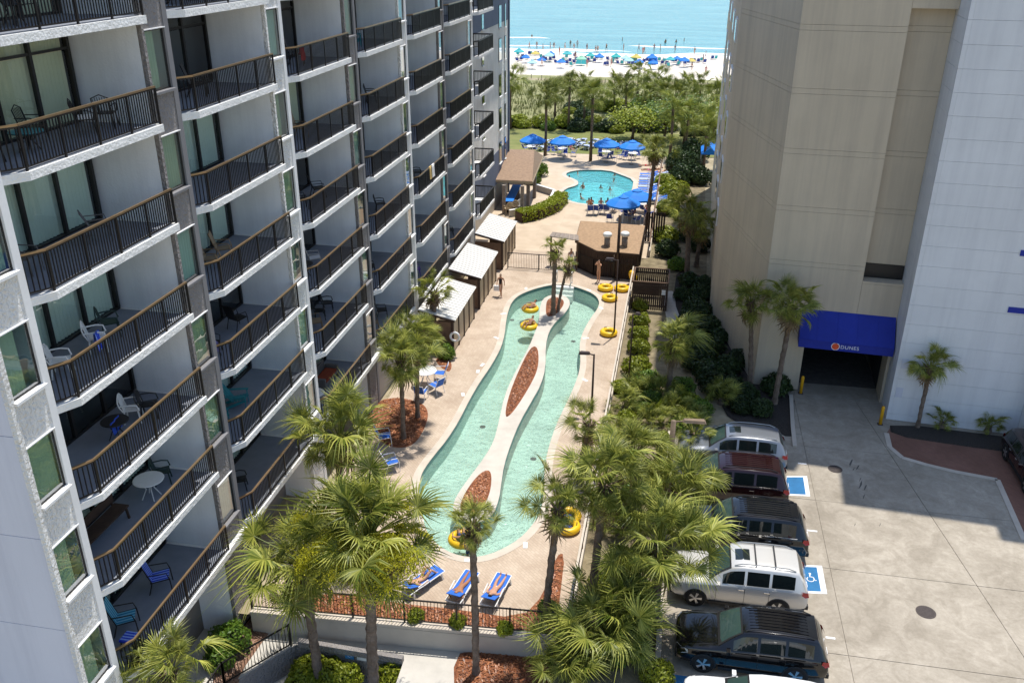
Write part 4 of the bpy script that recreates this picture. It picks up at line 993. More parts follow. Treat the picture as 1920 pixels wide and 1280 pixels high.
# far palms: one crown mesh each, shared between look-alikes
def far_crown(seed, n=32, size=1.5):
    mb = MB()
    for (az, el, s, k, tw) in crown_fronds(n, size, seed, -60):
        me = FR[k]; R = Matrix.Translation((0, 0, 0)) @ Matrix.Rotation(az, 4, 'Z') @ Matrix.Rotation(-el, 4, 'Y') @ Matrix.Rotation(tw, 4, 'X') @ Matrix.Scale(s, 4)
        mb.add([R @ v.co for v in me.vertices], [tuple(p.vertices) for p in me.polygons])
    return mb.mesh('crown', 'palm_leaf_far')
FC = [far_crown(s) for s in (51, 52, 53, 54)]
rp_ = random.Random(17)
far = [((957,242),(958,155),'palm at the corner of the hotel end wall'), ((1022,292),(1019,185),'palm with a thick trunk standing among the lawn umbrellas'), ((1107,302),(1112,185),'stout palm between two blue umbrellas at the terrace edge'),
 ((1066,245),(1063,165),None),((1094,240),(1092,165),None),((1172,222),(1170,160),None),((1195,185),(1199,137),'lone tall palm rising above the dunes'),((1207,232),(1205,180),None),((1235,235),(1232,175),None),((1262,240),(1262,180),None),
 ((1300,270),(1305,215),None),((1325,280),(1322,235),None),((1255,300),(1262,205),None),((1285,295),(1290,225),None),((1318,330),(1312,255),None),((1150,215),(1152,168),None),((1225,210),(1222,155),None),((1338,240),(1335,180),None),((1040,225),(1042,175),None),((1280,215),(1278,165),None),((1310,205),(1308,165),None)]
for i, (b, c, lab) in enumerate(far):
    B_ = G(*b); T_ = PY(*c, B_.y)
    t = thing('palm_tree', lab or 'weathered palm in the thicket between the lawn and the dunes', 'palm', (B_.x, B_.y, 0), rp_.uniform(0, 6), None if lab else 'palms in the thicket behind the dunes')
    h = T_.z; part('trunk', MB().tube([(0, 0, -.1), (.05, .02, h*.5), (0, 0, h)], [.2, .14, .17], 7).mesh('trunk', 'palm_boots', True), t)
    part('crown', FC[i % 4], t, (0, 0, h), None, rp_.uniform(.95, 1.25))

# leafy shrubs: many small leaves through the outer shell of an uneven body
def shrub_mesh(seed, m_, n=1500, leaf=.10, sq=(1, 1, .8), lump=.18):
    r_ = random.Random(seed); mb = MB(); ph = [r_.uniform(0, 6) for _ in range(6)]
    for i in range(n):
        d = Vector((r_.gauss(0, 1), r_.gauss(0, 1), abs(r_.gauss(0, 1))*1.1-.25)).normalized()
        k = 1+lump*(math.sin(3*d.x+ph[0])*math.sin(3*d.y+ph[1])+.6*math.sin(7*d.x+ph[2])*math.sin(6*d.z+ph[3]))
        rr = k*(.70+.30*r_.random()**.5); q = Vector((d.x*sq[0], d.y*sq[1], d.z*sq[2]))*rr; q.z += sq[2]*.5
        u = (d+Vector((r_.gauss(0, .7), r_.gauss(0, .7), r_.gauss(0, .7)))).normalized(); s = leaf*r_.uniform(.7, 1.3)
        e = u.orthogonal().normalized(); e.rotate(Matrix.Rotation(r_.uniform(0, 6.28), 3, u)); f_ = u.cross(e)
        mb.add([q-e*s, q+f_*s*.5, q+e*s, q-f_*s*.5], [(0, 1, 2, 3)])
    return mb.mesh('foliage', m_)
def stem_mesh():
    mb = MB(); r_ = random.Random(4)
    for i in range(6): a = i*1.05; mb.tube([(0, 0, -.08), (.12*math.cos(a), .12*math.sin(a), .3), (.4*math.cos(a), .4*math.sin(a), .75)], [.04, .03, .012], 4, False)
    return mb.mesh('stem', 'wood_brown')
ST = stem_mesh()
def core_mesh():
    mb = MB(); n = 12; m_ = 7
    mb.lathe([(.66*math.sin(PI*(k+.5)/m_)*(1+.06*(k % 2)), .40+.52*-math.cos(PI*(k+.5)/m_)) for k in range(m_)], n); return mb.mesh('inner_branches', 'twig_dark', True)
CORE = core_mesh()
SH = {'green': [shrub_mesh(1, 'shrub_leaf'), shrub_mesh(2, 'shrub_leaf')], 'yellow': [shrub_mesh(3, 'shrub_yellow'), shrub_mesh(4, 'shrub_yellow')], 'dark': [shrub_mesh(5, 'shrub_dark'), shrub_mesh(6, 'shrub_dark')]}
rs_ = random.Random(8)
def shrub(px, r, kind, label, z0=0, group=None, h=None, world=None):
    b = Vector(world) if world else G(*px, z0); h = h or r
    t = thing('shrub', label, 'shrub', (b.x, b.y, b.z), rs_.uniform(0, 6), group)
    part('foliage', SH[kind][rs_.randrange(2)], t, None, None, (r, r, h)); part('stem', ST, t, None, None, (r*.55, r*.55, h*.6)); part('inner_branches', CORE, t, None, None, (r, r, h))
    return t
for i, (px, r) in enumerate([((1200,580),.62),((1200,607),.66),((1199,632),.66),((1198,660),.72),((1193,700),.85)]):
    shrub(px, r, 'yellow', 'clipped yellow-green ball shrub in the row beside the pool wall', -.03, 'row of clipped shrubs beside the pool wall', r*1.0)
shrub((1212,725), .8, 'green', 'dark green shrub behind the row of clipped yellow shrubs', -.03)
shrub((1278,735), .75, 'green', 'rounded green shrub beside the sunlit shaggy palm', -.03)
shrub((1165,735), .6, 'yellow', 'small yellowish shrub tucked against the pool wall', -.03)
shrub((1270,505), .8, 'green', 'glossy ball shrub beside the brown timber fence', -.03)
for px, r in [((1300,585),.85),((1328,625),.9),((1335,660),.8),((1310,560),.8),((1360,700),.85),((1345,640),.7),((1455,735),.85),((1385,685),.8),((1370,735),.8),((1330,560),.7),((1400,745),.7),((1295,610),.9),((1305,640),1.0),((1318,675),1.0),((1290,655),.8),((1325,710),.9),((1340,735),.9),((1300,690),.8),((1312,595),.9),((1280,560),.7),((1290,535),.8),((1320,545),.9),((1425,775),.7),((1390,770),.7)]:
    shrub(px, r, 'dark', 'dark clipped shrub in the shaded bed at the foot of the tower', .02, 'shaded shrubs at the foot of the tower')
for px, r, h in [((1262,370),1.5,1.3),((1248,352),1.3,1.1),((1252,400),1.2,1.0),((1247,452),1.15,1.0)]:
    shrub(px, r, 'yellow', 'overgrown yellow-green bush along the terrace wall', -.03, 'bushes along the terrace wall', h)
for px, r in [((1250,480),1.0),((1275,345),1.4),((1290,325),1.6),((1300,300),1.7),((1270,315),1.4),((1312,345),1.3),((1290,450),1.0),((1310,470),1.0)]:
    shrub(px, r, 'dark', 'dark bush in the shade between terrace and tower', -.03, 'dark bushes between terrace and tower', r*1.1)
for i, (px, r) in enumerate([((1190,930),.6),((1180,1060),.6),((1240,960),.55),((1130,1100),.55),((1205,1120),.6),((1255,1080),.5),((1160,1180),.6),((1240,830),.5),((1220,755),.6),((1290,765),.7),((1205,775),.55),((1250,770),.6),((1310,775),.7),((1175,790),.55),((1275,805),.6)]):
    shrub(px, r, ('green', 'yellow')[i % 2], ('leafy green', 'yellow-green')[i % 2]+' undergrowth bush among the palms of the planting strip', -.03, 'undergrowth among the palms of the planting strip')
# thicket behind the lawn
for i in range(32):
    x = -33+i*1.45+rs_.uniform(-.6, .6); y = 115.0+rs_.uniform(-.8, 2.6); k = rs_.choice(['green', 'green', 'yellow', 'dark']) if i < 12 else rs_.choice(['dark', 'dark', 'dark', 'green', 'yellow'])
    r = rs_.uniform(.9, 1.7); shrub(None, r, k, {'green': 'bright green bush at the back of the lawn', 'dark': 'dark evergreen bush at the back of the lawn', 'yellow': 'yellow-green bush at the back of the lawn'}[k], 0, 'bushes at the back of the lawn', r*.85, (x, y, -.05))
for i in range(20):
    x = -16+i*1.25+rs_.uniform(-1, 1); y = 120+rs_.uniform(0, 13); r = rs_.uniform(1.0, 1.9); k = rs_.choice(['dark', 'yellow', 'green'])
    shrub(None, r, k, {'green': 'leafy green shrub growing up the back of the dune', 'dark': 'dark shrub growing up the back of the dune', 'yellow': 'yellowish shrub growing up the back of the dune'}[k], 0, 'shrubs on the back of the dune', r*.8, (x, y, dune_h(x, y)-.1))
# spreading trees beside the lawn
def tree(base, h, r, label, kind, seed):
    t = thing('tree', label, 'tree', base); r_ = random.Random(seed); mb = MB()
    mb.tube([(0, 0, -.1), (.1, .05, h*.3), (.05, .1, h*.55)], [.22, .17, .12], 7); tops = []
    for i in range(7):
        a = i*.9+r_.uniform(-.2, .2); e = Vector((r*.75*math.cos(a), r*.75*math.sin(a), h*r_.uniform(.75, 1))); mb.tube([(.05, .08, h*.4), e*.55+Vector((0, 0, h*.2)), e], [.09, .06, .02], 5); tops.append(e)
    part('trunk', mb.mesh('trunk', 'palm_boots', True), t)
    mb = MB()
    for e in tops+[Vector((0, 0, h))]:
        for i in range(200):
            q = e+Vector((r_.gauss(0, r*.3), r_.gauss(0, r*.3), r_.gauss(0, r*.16))); u = Vector((r_.gauss(0, .5), r_.gauss(0, .5), 1)).normalized(); s = .16*r_.uniform(.7, 1.3)
            a = u.orthogonal().normalized()*s; b = u.cross(a)*.6; mb.add([q-a, q+b, q+a, q-b], [(0, 1, 2, 3)])
    part('crown', mb.mesh('crown', kind), t); return t
for (px, h, r, lab, k, s) in [((1205,268),3.6,3.0,'flat-topped yellow-green tree spreading beside the lawn','shrub_yellow',1), ((1185,262),3.2,2.4,'low spreading tree at the corner of the lawn','shrub_yellow',2), ((1245,262),4.2,2.8,'dark spreading tree among the thicket palms','shrub_leaf',3), ((1335,262),4.0,3.0,'leafy tree overhanging the path by the tower','shrub_yellow',4), ((1282,270),4.5,3.0,'dense tree behind the tall terrace palm','shrub_leaf',5)]:
    b = G(*px); tree((b.x, b.y, 0), h, r, lab, k, s)
# hedge curving in front of the bar, cut as one block
hp = [G(*q) for q in [(972,415),(1000,410),(1035,397),(1054,378)]]
mb = MB(); r_ = random.Random(6)
for i in range(5200):
    t = r_.random()*3; k = min(2, int(t)); c = hp[k].lerp(hp[k+1], t-k); d = (hp[k+1]-hp[k]).normalized(); nrm = Vector((-d.y, d.x, 0))
    w_ = r_.uniform(-.75, .75); z = r_.uniform(.05, 1.0)
    if abs(w_) < .55 and z < .85: z = r_.uniform(.86, 1.04)
    q = c+nrm*w_+Vector((0, 0, z)); u = Vector((r_.gauss(0, 1), r_.gauss(0, 1), r_.gauss(0, 1)+.8)).normalized(); s = .085*r_.uniform(.7, 1.3); a = u.orthogonal().normalized()*s; b = u.cross(a)*.6
    mb.add([q-a, q+b, q+a, q-b], [(0, 1, 2, 3)])
hg = thing('hedge', 'low curved green hedge along the bar terrace wall', 'hedge', hp[1]); wpart('foliage', mb, 'shrub_yellow', hg)
mb = MB()
for a, b in zip(hp[:-1], hp[1:]): mb.bar(a+Vector((0, 0, .4)), b+Vector((0, 0, .4)), 1.1, .8)
wpart('inner_branches', mb, 'wood_dark', hg)
shrub((1000,345), .8, 'green', 'rounded shrub at the corner post of the bar roof', 0); shrub((1008,330), 1.0, 'green', 'taller shrub behind the bar roof corner', 0, None, 1.3)
# forecourt planting
shrub((432,1218), .75, 'green', 'upright leafy shrub in the brown mulch beside the hotel', -.9, None, .95)
shrub((415,1245), .6, 'green', 'small leafy shrub under the lowest hotel balcony', -.9)
for px, r in [((588,1275),.75),((618,1282),.75),((645,1292),.7),((740,1285),.75),((570,1292),.7)]: shrub(px, r, 'yellow', 'bright leafy shrub filling the sunken court', -2.0, 'shrubs in the sunken court', r*1.15)
for px in [(780,1162),(858,1172),(947,1186)]: shrub(px, .33, 'yellow', 'small bright plant in the mulch behind the black fence', .05, 'small plants behind the black fence', .4)
shrub((1030,1150), .45, 'green', 'small leafy plant at the foot of the leaning palm', .05)
shrub((1170,1225), .8, 'green', 'broad-leaved shrub behind the wide palmetto', -.03, None, 1.0); shrub((1232,1275), .6, 'yellow', 'bright shrub at the kerb beside the black car', -.03)
shrub((838,672), .55, 'green', 'bushy green plant at the corner of the nearest cabana', .02, None, .8)
shrub((820,660), .5, 'green', 'leafy plant behind the patio umbrella bed', .02, None, .8)
# ================================================================== WALLS, FENCES, SMALL BUILDINGS
WA, WB = Vector((-14.3, 23.62, 0)), Vector((-2.66, 24.36, 0))
rw = thing('retaining_wall', 'grey concrete retaining wall below the black fence along the deck edge', 'wall', (-8.5, 24, FZ))
mb = MB().bar(WA+Vector((0, 0, -.44)), WB+Vector((0, 0, -.44)), .26, 1.0); wpart('wall_face', mb, 'podium_beige', rw)
mb = MB().bar(WA+Vector((0, 0, .085)), WB+Vector((0, 0, .085)), .32, .05); wpart('coping', mb, 'concrete_coping', rw)
def fence(name, label, pts, h, m_='rail_black', cat='fence', gap=.125, post=1.8, th=.018):
    c = Vector(pts[0]).lerp(Vector(pts[-1]), .5); t = thing(name, label, cat, c)
    bal = MB(); rails = MB()
    for a, b in zip(pts[:-1], pts[1:]):
        a = Vector(a); b = Vector(b); L = (b-a).length; n = int(L/gap)
        for k in range(n):
            q = a.lerp(b, (k+.5)/n); bal.box((q.x-th/2, q.y-th/2, q.z+.1), (q.x+th/2, q.y+th/2, q.z+h-.03))
        rails.bar(a+Vector((0, 0, .1)), b+Vector((0, 0, .1)), .035, .04); rails.bar(a+Vector((0, 0, h)), b+Vector((0, 0, h)), .045, .05)
        npst = max(1, round(L/post))
        for k in range(npst+1):
            q = a.lerp(b, k/npst); wpart('post', MB().box((q.x-.03, q.y-.03, q.z-.02), (q.x+.03, q.y+.03, q.z+h+.04)), m_, t, q)
    bo = wpart('picket', bal, m_, t); bo['kind'] = 'stuff'; wpart('rail', rails, m_, t); return t
fence('metal_fence', 'black metal picket fence on the retaining wall in front of the sunbathers', [WA+Vector((0, .05, .11)), WB+Vector((0, .05, .11))], 1.05)
fence('metal_fence', 'black metal fence and gates across the deck beside the pump house', [G(952,503), G(1010,507), G(1040,509)], 1.25)
fence('metal_fence', 'black metal fence wrapping the wooden pump house', [G(1079,502), G(1112,517), G(1187,527)], 1.25)
# long wall with rail between deck and planting
pw = thing('pool_wall', 'low pale wall with a brown metal rail along the river deck', 'wall', (-2.56, 45, 0))
wpart('wall_face', MB().box((-2.62, 24.55, -.05), (-2.46, 66.4, .42)), 'concrete_coping', pw)
mb = MB()
for k in range(29): y = 24.7+k*1.48; mb.box((-2.565, y-.025, .42), (-2.515, y+.025, 1.12))
wpart('post', mb, 'wood_brown', pw)['kind'] = 'stuff'
wpart('handrail', MB().box((-2.585, 24.6, 1.12), (-2.495, 66.3, 1.17)), 'concrete_coping', pw)
mb = MB()
for k in range(330): y = 24.72+k*.126; mb.box((-2.548, y-.009, .46), (-2.532, y+.009, 1.12))
wpart('picket', mb, 'wood_brown', pw)['kind'] = 'stuff'
tw_ = thing('terrace_wall', 'low pale wall with posts beside the rows of loungers', 'wall', (-1.55, 82, 0))
wpart('wall_face', MB().box((-1.75, 67, 0), (-1.55, 98.5, .5)), 'concrete_coping', tw_)
mb = MB()
for k in range(14): wpart('post', MB().box((-1.68, 68+k*2.25, .5), (-1.6, 68.08+k*2.25, 1.15)), 'wood_brown', tw_, (-1.64, 68+k*2.25, .5))
wpart('handrail', MB().box((-1.7, 67, 1.15), (-1.58, 98.4, 1.2)), 'wood_brown', tw_)

# cabanas
for i, (y0, y1, lab) in enumerate([(46.7, 52.3, 'lean-to cabana with ribbed white roof nearest the palms'), (53.9, 59.4, 'middle lean-to cabana between two others along the hotel'), (61.8, 67.0, 'lean-to cabana with ribbed white roof beside the deck gate')]):
    x0, x1 = -14.45, -12.32; zf, zb = 2.18, 2.72
    t = thing('cabana', lab, 'cabana', (-13.3, (y0+y1)/2, 0))
    L = y1-y0; np_ = 4
    for k in range(np_+1):
        y = y0+.06+(L-.12)*k/np_; wpart('post', MB().box((x1-.14, y-.06, 0), (x1, y+.06, zf)), 'wood_dark', t, (x1, y, 0))
    for k in range(np_):
        a = y0+.06+(L-.12)*k/np_+.075; b = y0+.06+(L-.12)*(k+1)/np_-.075; wpart('front_panel', MB().box((x1-.09, a, .1), (x1-.05, b, zf-.1)), 'cabana_cream', t, (x1, (a+b)/2, 0))
    wpart('side_wall', MB().prism([(x0, y0), (x1-.16, y0), (x1-.16, y0+.08), (x0, y0+.08)], 0, 2.1), 'wood_brown', t)
    wpart('side_wall', MB().prism([(x0, y1-.08), (x1-.16, y1-.08), (x1-.16, y1), (x0, y1)], 0, 2.1), 'wood_brown', t)
    mb = MB().add([(x0, y0-.05, zb-.1), (x1+.1, y0-.05, zf-.06), (x1+.1, y0-.05, zf+.06), (x0, y0-.05, zb+.02), (x0, y0-.09, zb-.1), (x1+.1, y0-.09, zf-.06), (x1+.1, y0-.09, zf+.06), (x0, y0-.09, zb+.02)], [(0, 1, 2, 3), (7, 6, 5, 4), (4, 5, 1, 0), (3, 2, 6, 7), (1, 5, 6, 2), (0, 3, 7, 4)])
    wpart('fascia', mb, 'wood_dark', t)
    mb = MB().add([(x0, y0-.04, zb), (x1+.12, y0-.04, zf), (x1+.12, y1+.04, zf), (x0, y1+.04, zb), (x0, y0-.04, zb+.04), (x1+.12, y0-.04, zf+.04), (x1+.12, y1+.04, zf+.04), (x0, y1+.04, zb+.04)], [(3, 2, 1, 0), (4, 5, 6, 7), (0, 1, 5, 4), (1, 2, 6, 5), (2, 3, 7, 6), (3, 0, 4, 7)])
    rf = wpart('roof', mb, 'metal_roof', t)
    mb = MB(); n = int(L/.36)
    for k in range(n+1): y = y0+L*k/n; mb.bar((x0, y, zb+.055), (x1+.11, y, zf+.055), .05, .05)
    wpart('rib', mb, 'metal_roof', rf)
# life ring on the nearest cabana
c = thing('life_ring', 'white life ring hanging on the end of the nearest cabana', 'life ring', (-12.2, 46.62, 1.25))
def torus(R, r, n=24, m_=10): return MB().lathe([(R+r*math.cos(a), r*math.sin(a)) for a in [2*PI*k/m_ for k in range(m_+1)]], n, cap=False)
part('ring', torus(.27, .07).mesh('ring', 'white_plastic', True), c, (0, -.08, 0), (PI/2, 0, 0)); part('hook', MB().box((-.02, -.1, .3), (.02, .07, .36)).mesh('hook', 'steel'), c)
mb = MB()
for k in range(4): a = k*PI/2+.4; mb.lathe([(.072, -.03), (.078, 0), (.072, .03)], 8, (.27*math.cos(a), .27*math.sin(a), 0))
part('band', mb.mesh('band', 'logo_orange'), c, (0, -.08, 0), (PI/2, 0, 0))

# pump house
ph = thing('pump_house', 'brown shingled pump house with a cut corner and two roof vents', 'hut', G(1140, 490))
fr = [G(1198,478.4,1.95), G(1119,471.9,1.95), G(1078.8,452.2,2.05)]; bk = [G(1088.6,416,2.6), G(1209,424.8,2.6)]
loop = [fr[0], fr[1], fr[2], bk[0], bk[1]]
mb = MB(); n = 5; mb.add([q for q in loop]+[q+Vector((0, 0, .09)) for q in loop], [(4, 3, 2, 1, 0), (5, 6, 7, 8, 9)]+[(i, (i+1) % 5, 5+(i+1) % 5, 5+i) for i in range(5)])
rf = wpart('roof', mb, 'shingle_tan', ph)
mb = MB()
for a, b in zip(loop, loop[1:]+loop[:1]): mb.bar(a+Vector((0, 0, -.03)), b+Vector((0, 0, -.03)), .06, .16)
wpart('fascia', mb, 'wood_dark', rf)
cen = sum(loop, Vector())/5
wl_ = [cen+(q-cen)*.93 for q in loop]
for a, b in zip(wl_, wl_[1:]+wl_[:1]):
    zt_ = min(a.z, b.z)-.08; a = Vector((a.x, a.y, 0)); b = Vector((b.x, b.y, 0)); L = (b-a).length; n = int(L/.2); mb = MB()
    for k in range(n):
        p_ = a.lerp(b, k/n); q = a.lerp(b, (k+.9)/n); mb.bar(p_+Vector((0, 0, zt_/2)), q+Vector((0, 0, zt_/2)), .05+.02*(k % 2), zt_)
    wpart('board_wall', mb, 'wood_dark', ph)
for (bp_, tp2) in [((1138,463),(1139,441)), ((1170.6,464),(1173,440))]:
    b = G(*bp_, 2.05); t_ = PY(*tp2, b.y); h = t_.z-b.z
    v = wpart('roof_vent', MB().lathe([(.22, -.15), (.22, h-.1)], 14, b), 'wood_grey', ph, b, True)
    wpart('vent_cap', MB().lathe([(.27, h-.1), (.33, h-.05), (.33, h+.12), (.25, h+.2)], 16, b), 'white_plastic', v, b, True)
sh_ = thing('shade_board', 'weathered timber shelf awning projecting beside the pump house', 'shelter', G(1050, 470))
q = [G(1030,444,2.3), G(1086,452,2.3), G(1085,442,2.45), G(1036,436,2.45)]
mb = MB(); n = 6
for k in range(n):
    a = q[0].lerp(q[1], k/n); b = q[3].lerp(q[2], k/n); c_ = q[3].lerp(q[2], (k+.93)/n); d_ = q[0].lerp(q[1], (k+.93)/n)
    wpart('plank', MB().add([a, d_, c_, b]+[v+Vector((0, 0, .06)) for v in (a, d_, c_, b)], [(3, 2, 1, 0), (4, 5, 6, 7), (0, 1, 5, 4), (1, 2, 6, 5), (2, 3, 7, 6), (3, 0, 4, 7)]), 'wood_grey', sh_, a)
for s_ in (.06, .94):
    a = q[0].lerp(q[1], s_); wpart('post', MB().box((a.x-.06, a.y, 0), (a.x+.06, a.y+.12, a.z)), 'wood_brown', sh_, (a.x, a.y, 0))
# slatted timber enclosure
en = thing('timber_enclosure', 'dark brown slatted timber enclosure with an open top beside the tube rack', 'enclosure', (-1.1, 57.2, 0))
me_bd = MB().box((-.055, -.012, 0), (.055, .012, 1.95)).mesh('board', 'wood_dark'); me_bd2 = MB().box((-.012, -.055, 0), (.012, .055, 1.95)).mesh('board', 'wood_dark')
ex0, ex1, ey0, ey1 = -2.3, .05, 55.9, 58.6
for k in range(17):
    x = ex0+.07+(ex1-ex0-.14)*k/16
    for y in (ey0, ey1): part('board', me_bd, en, Vector((x, y, .05))-WL[en.name])
for k in range(19):
    y = ey0+.07+(ey1-ey0-.14)*k/18
    for x in (ex0, ex1): part('board', me_bd2, en, Vector((x, y, .05))-WL[en.name])
mb = MB()
for z in (.35, 1.75):
    for y in (ey0+.04, ey1-.04): mb.box((ex0+.03, y-.025, z-.05), (ex1-.03, y+.025, z+.05))
wpart('rail', mb, 'wood_dark', en)
mb = MB()
for y in (ey0, ey1): mb.box((ex0-.05, y-.05, 2.0), (ex1+.05, y+.05, 2.07))
for x in (ex0, ex1): mb.box((x-.05, ey0+.051, 2.0), (x+.05, ey1-.051, 2.07))
wpart('cap', mb, 'wood_brown', en)
wpart('notice', MB().box((-.35, ey0-.03, 1.2), (-.1, ey0-.013, 1.55)), 'sign_white', en)
sc2 = thing('timber_screen', 'tall dark slatted screen behind the pump house', 'screen', G(1220, 492))
A_ = G(1222, 498); 
for k in range(14):
    wpart('board', MB().box((A_.x+.1*(k % 2)*0-.9+.0, A_.y+k*.42, 0), (A_.x-.86, A_.y+k*.42+.3, 2.5)), 'wood_dark', sc2, (A_.x-.9, A_.y+k*.42, 0))
for k in range(8):
    wpart('board', MB().box((A_.x-.85+k*.2, A_.y+5.9, 0), (A_.x-.7+k*.2, A_.y+5.94, 2.5)), 'wood_dark', sc2, (A_.x-.85+k*.2, A_.y+5.9, 0))
wpart('rail', MB().box((A_.x-.96, A_.y, 2.2), (A_.x-.91, A_.y+5.9, 2.3)), 'wood_dark', sc2)

# bar with shingled roof
bar = thing('pool_bar', 'open pool bar with brown shingled roof and bright blue counter', 'bar', G(945, 385))
e0, e1 = G(908,336,2.7), G(998,340,2.7); r0_, r1_ = G(905,279,4.1), G(1002,281,4.1); e2 = G(1018,292,2.7)
mb = MB().add([e0, e1, r1_, r0_, e2], [(0, 1, 2, 3), (1, 4, 2)])
mb.add([q-Vector((0, 0, .12)) for q in (e0, e1, r1_, r0_, e2)], [(3, 2, 1, 0), (2, 4, 1)])
for a, b in ((0, 1), (1, 4)):
    P_ = [e0, e1, r1_, r0_, e2]; mb.add([P_[a], P_[b], P_[b]-Vector((0, 0, .12)), P_[a]-Vector((0, 0, .12))], [(3, 2, 1, 0)])
rfb = wpart('roof', mb, 'shingle', bar)
mb = MB().bar(e0-Vector((0, 0, .15)), e1-Vector((0, 0, .15)), .08, .2); mb.bar(e1-Vector((0, 0, .15)), e2-Vector((0, 0, .15)), .08, .2); wpart('fascia', mb, 'wood_tan', rfb)
for px in [(979,402),(990,386),(1002,371),(945,400)]:
    b = G(*px); wpart('post', MB().box((b.x-.15, b.y-.15, 0), (b.x+.15, b.y+.15, 2.62)), 'wood_grey', bar, b)
ct = [G(946,378,1.1), G(962,378,1.1), G(977,347,1.1), G(961,347,1.1)]
wpart('counter_top', MB().prism([(q.x, q.y) for q in ct], 1.08, 1.14), 'umbrella_blue', bar)
cc = sum(ct, Vector())/4; wpart('counter_base', MB().prism([(cc.x+(q.x-cc.x)*.7, cc.y+(q.y-cc.y)*.92) for q in ct], 0, 1.078), 'wood_dark', bar)
b = G(920, 372); wpart('back_bar', MB().box((b.x-1.6, b.y+.5, 0), (b.x+.6, b.y+5.5, 1.0)), 'wood_dark', bar)
wpart('rear_wall', MB().box((b.x-1.8, b.y+6.0, 0), (b.x+2.4, b.y+6.12, 2.4)), 'cabana_cream', bar)
bw = thing('terrace_parapet', 'low beige parapet enclosing the bar terrace behind the hedge', 'wall', G(1000, 395))
ppts = [G(955,407), G(1026,395), G(1039,368), G(1004,357)]
mb = MB(); mc = MB()
for a, b in zip(ppts[:-1], ppts[1:]): mb.bar(a+Vector((0, 0, .3)), b+Vector((0, 0, .3)), .16, .6); mc.bar(a+Vector((0, 0, .63)), b+Vector((0, 0, .63)), .24, .05)
wpart('wall_face', mb, 'podium_beige', bw); wpart('coping', mc, 'white_smooth', bw)

# lamp posts
def lamp(base, h, label, r=.05, arm=(-.55, 0), m_='lamp_bronze', head=True, kind='lamp'):
    t = thing('lamp_post' if head else 'service_pole', label, kind, base)
    part('post', MB().tube([(0, 0, 0), (0, 0, h)], [r*1.15, r*.85], 8).mesh('post', m_, True), t)
    part('base_plate', MB().lathe([(r*2.2, 0), (r*2.2, .03), (r*1.3, .12)], 10).mesh('base_plate', m_), t)
    if head:
        part('arm', MB().bar((0, 0, h-.05), (arm[0]*.45, arm[1]*.45, h), .05).mesh('arm', m_), t)
        a = math.atan2(arm[1], arm[0]); L = math.hypot(*arm)
        hd = MB().add([(-.02, -.13, 0), (L, -.17, -.02), (L, .17, -.02), (-.02, .13, 0), (.04, -.09, .1), (L-.08, -.11, .09), (L-.08, .11, .09), (.04, .09, .1)], [(3, 2, 1, 0), (4, 5, 6, 7), (0, 1, 5, 4), (1, 2, 6, 5), (2, 3, 7, 6), (3, 0, 4, 7)])
        h_ = part('lamp_head', hd.mesh('lamp_head', m_), t, (arm[0]*.42, arm[1]*.42, h), (0, 0, a)); part('lens', MB().box((.08, -.1, -.035), (L-.1, .1, -.021)).mesh('lens', 'white_plastic'), h_)
    return t
lamp(G(1151,631), 5.1, 'thin bronze lamp post standing by a yellow tube on the deck')
b = G(1156,524); lamp(b, PY(1164,404,b.y).z, 'thick dark service pole in front of the pump house', .11, head=False, kind='pole')
b = G(1109,772); lamp(b, PY(1114,664,b.y).z, 'bronze lamp post with square head near the river edge', .055)
b = G(1179,712); lamp(b, PY(1185,588,b.y).z, 'slender black lamp post among the clipped shrubs', .045, (.3, .0))
b = G(1249,945); lamp(b, PY(1257,788,b.y).z, 'stout wooden lamp post with a grey floodlight beside the maroon car', .13, (.95, .1), 'lamp_post_wood')
# white stair rails at the head of the river
for a, b, lab in [((1047,497),(1044,529),'white handrail tube on the hotel side of the river steps'), ((1075,499),(1072,532),'white handrail tube on the fence side of the river steps')]:
    q = G(*b); t = thing('handrail', lab, 'handrail', (q.x, q.y+.25, 0)); part('tube', MB().tube([(0, 0, 0), (0, 0, .85), (0, -.25, .95), (0, -.8, .8), (0, -.95, -.15)], .03, 7).mesh('tube', 'white_metal', True), t)
    part('flange', MB().lathe([(.07, 0), (.07, .03)], 10).mesh('flange', 'white_metal'), t)
stp = thing('river_steps', 'white steps going down into the far end of the river', 'steps', G(1058, 533))
q = G(1058, 533)
for k in range(3): wpart('step', MB().box((q.x-.75, q.y-.5-.35*k, -.9), (q.x+.75, q.y-.15-.35*k-.002, -.04-.2*k)), 'white_plastic', stp, (q.x, q.y-.5-.35*k, -.5))
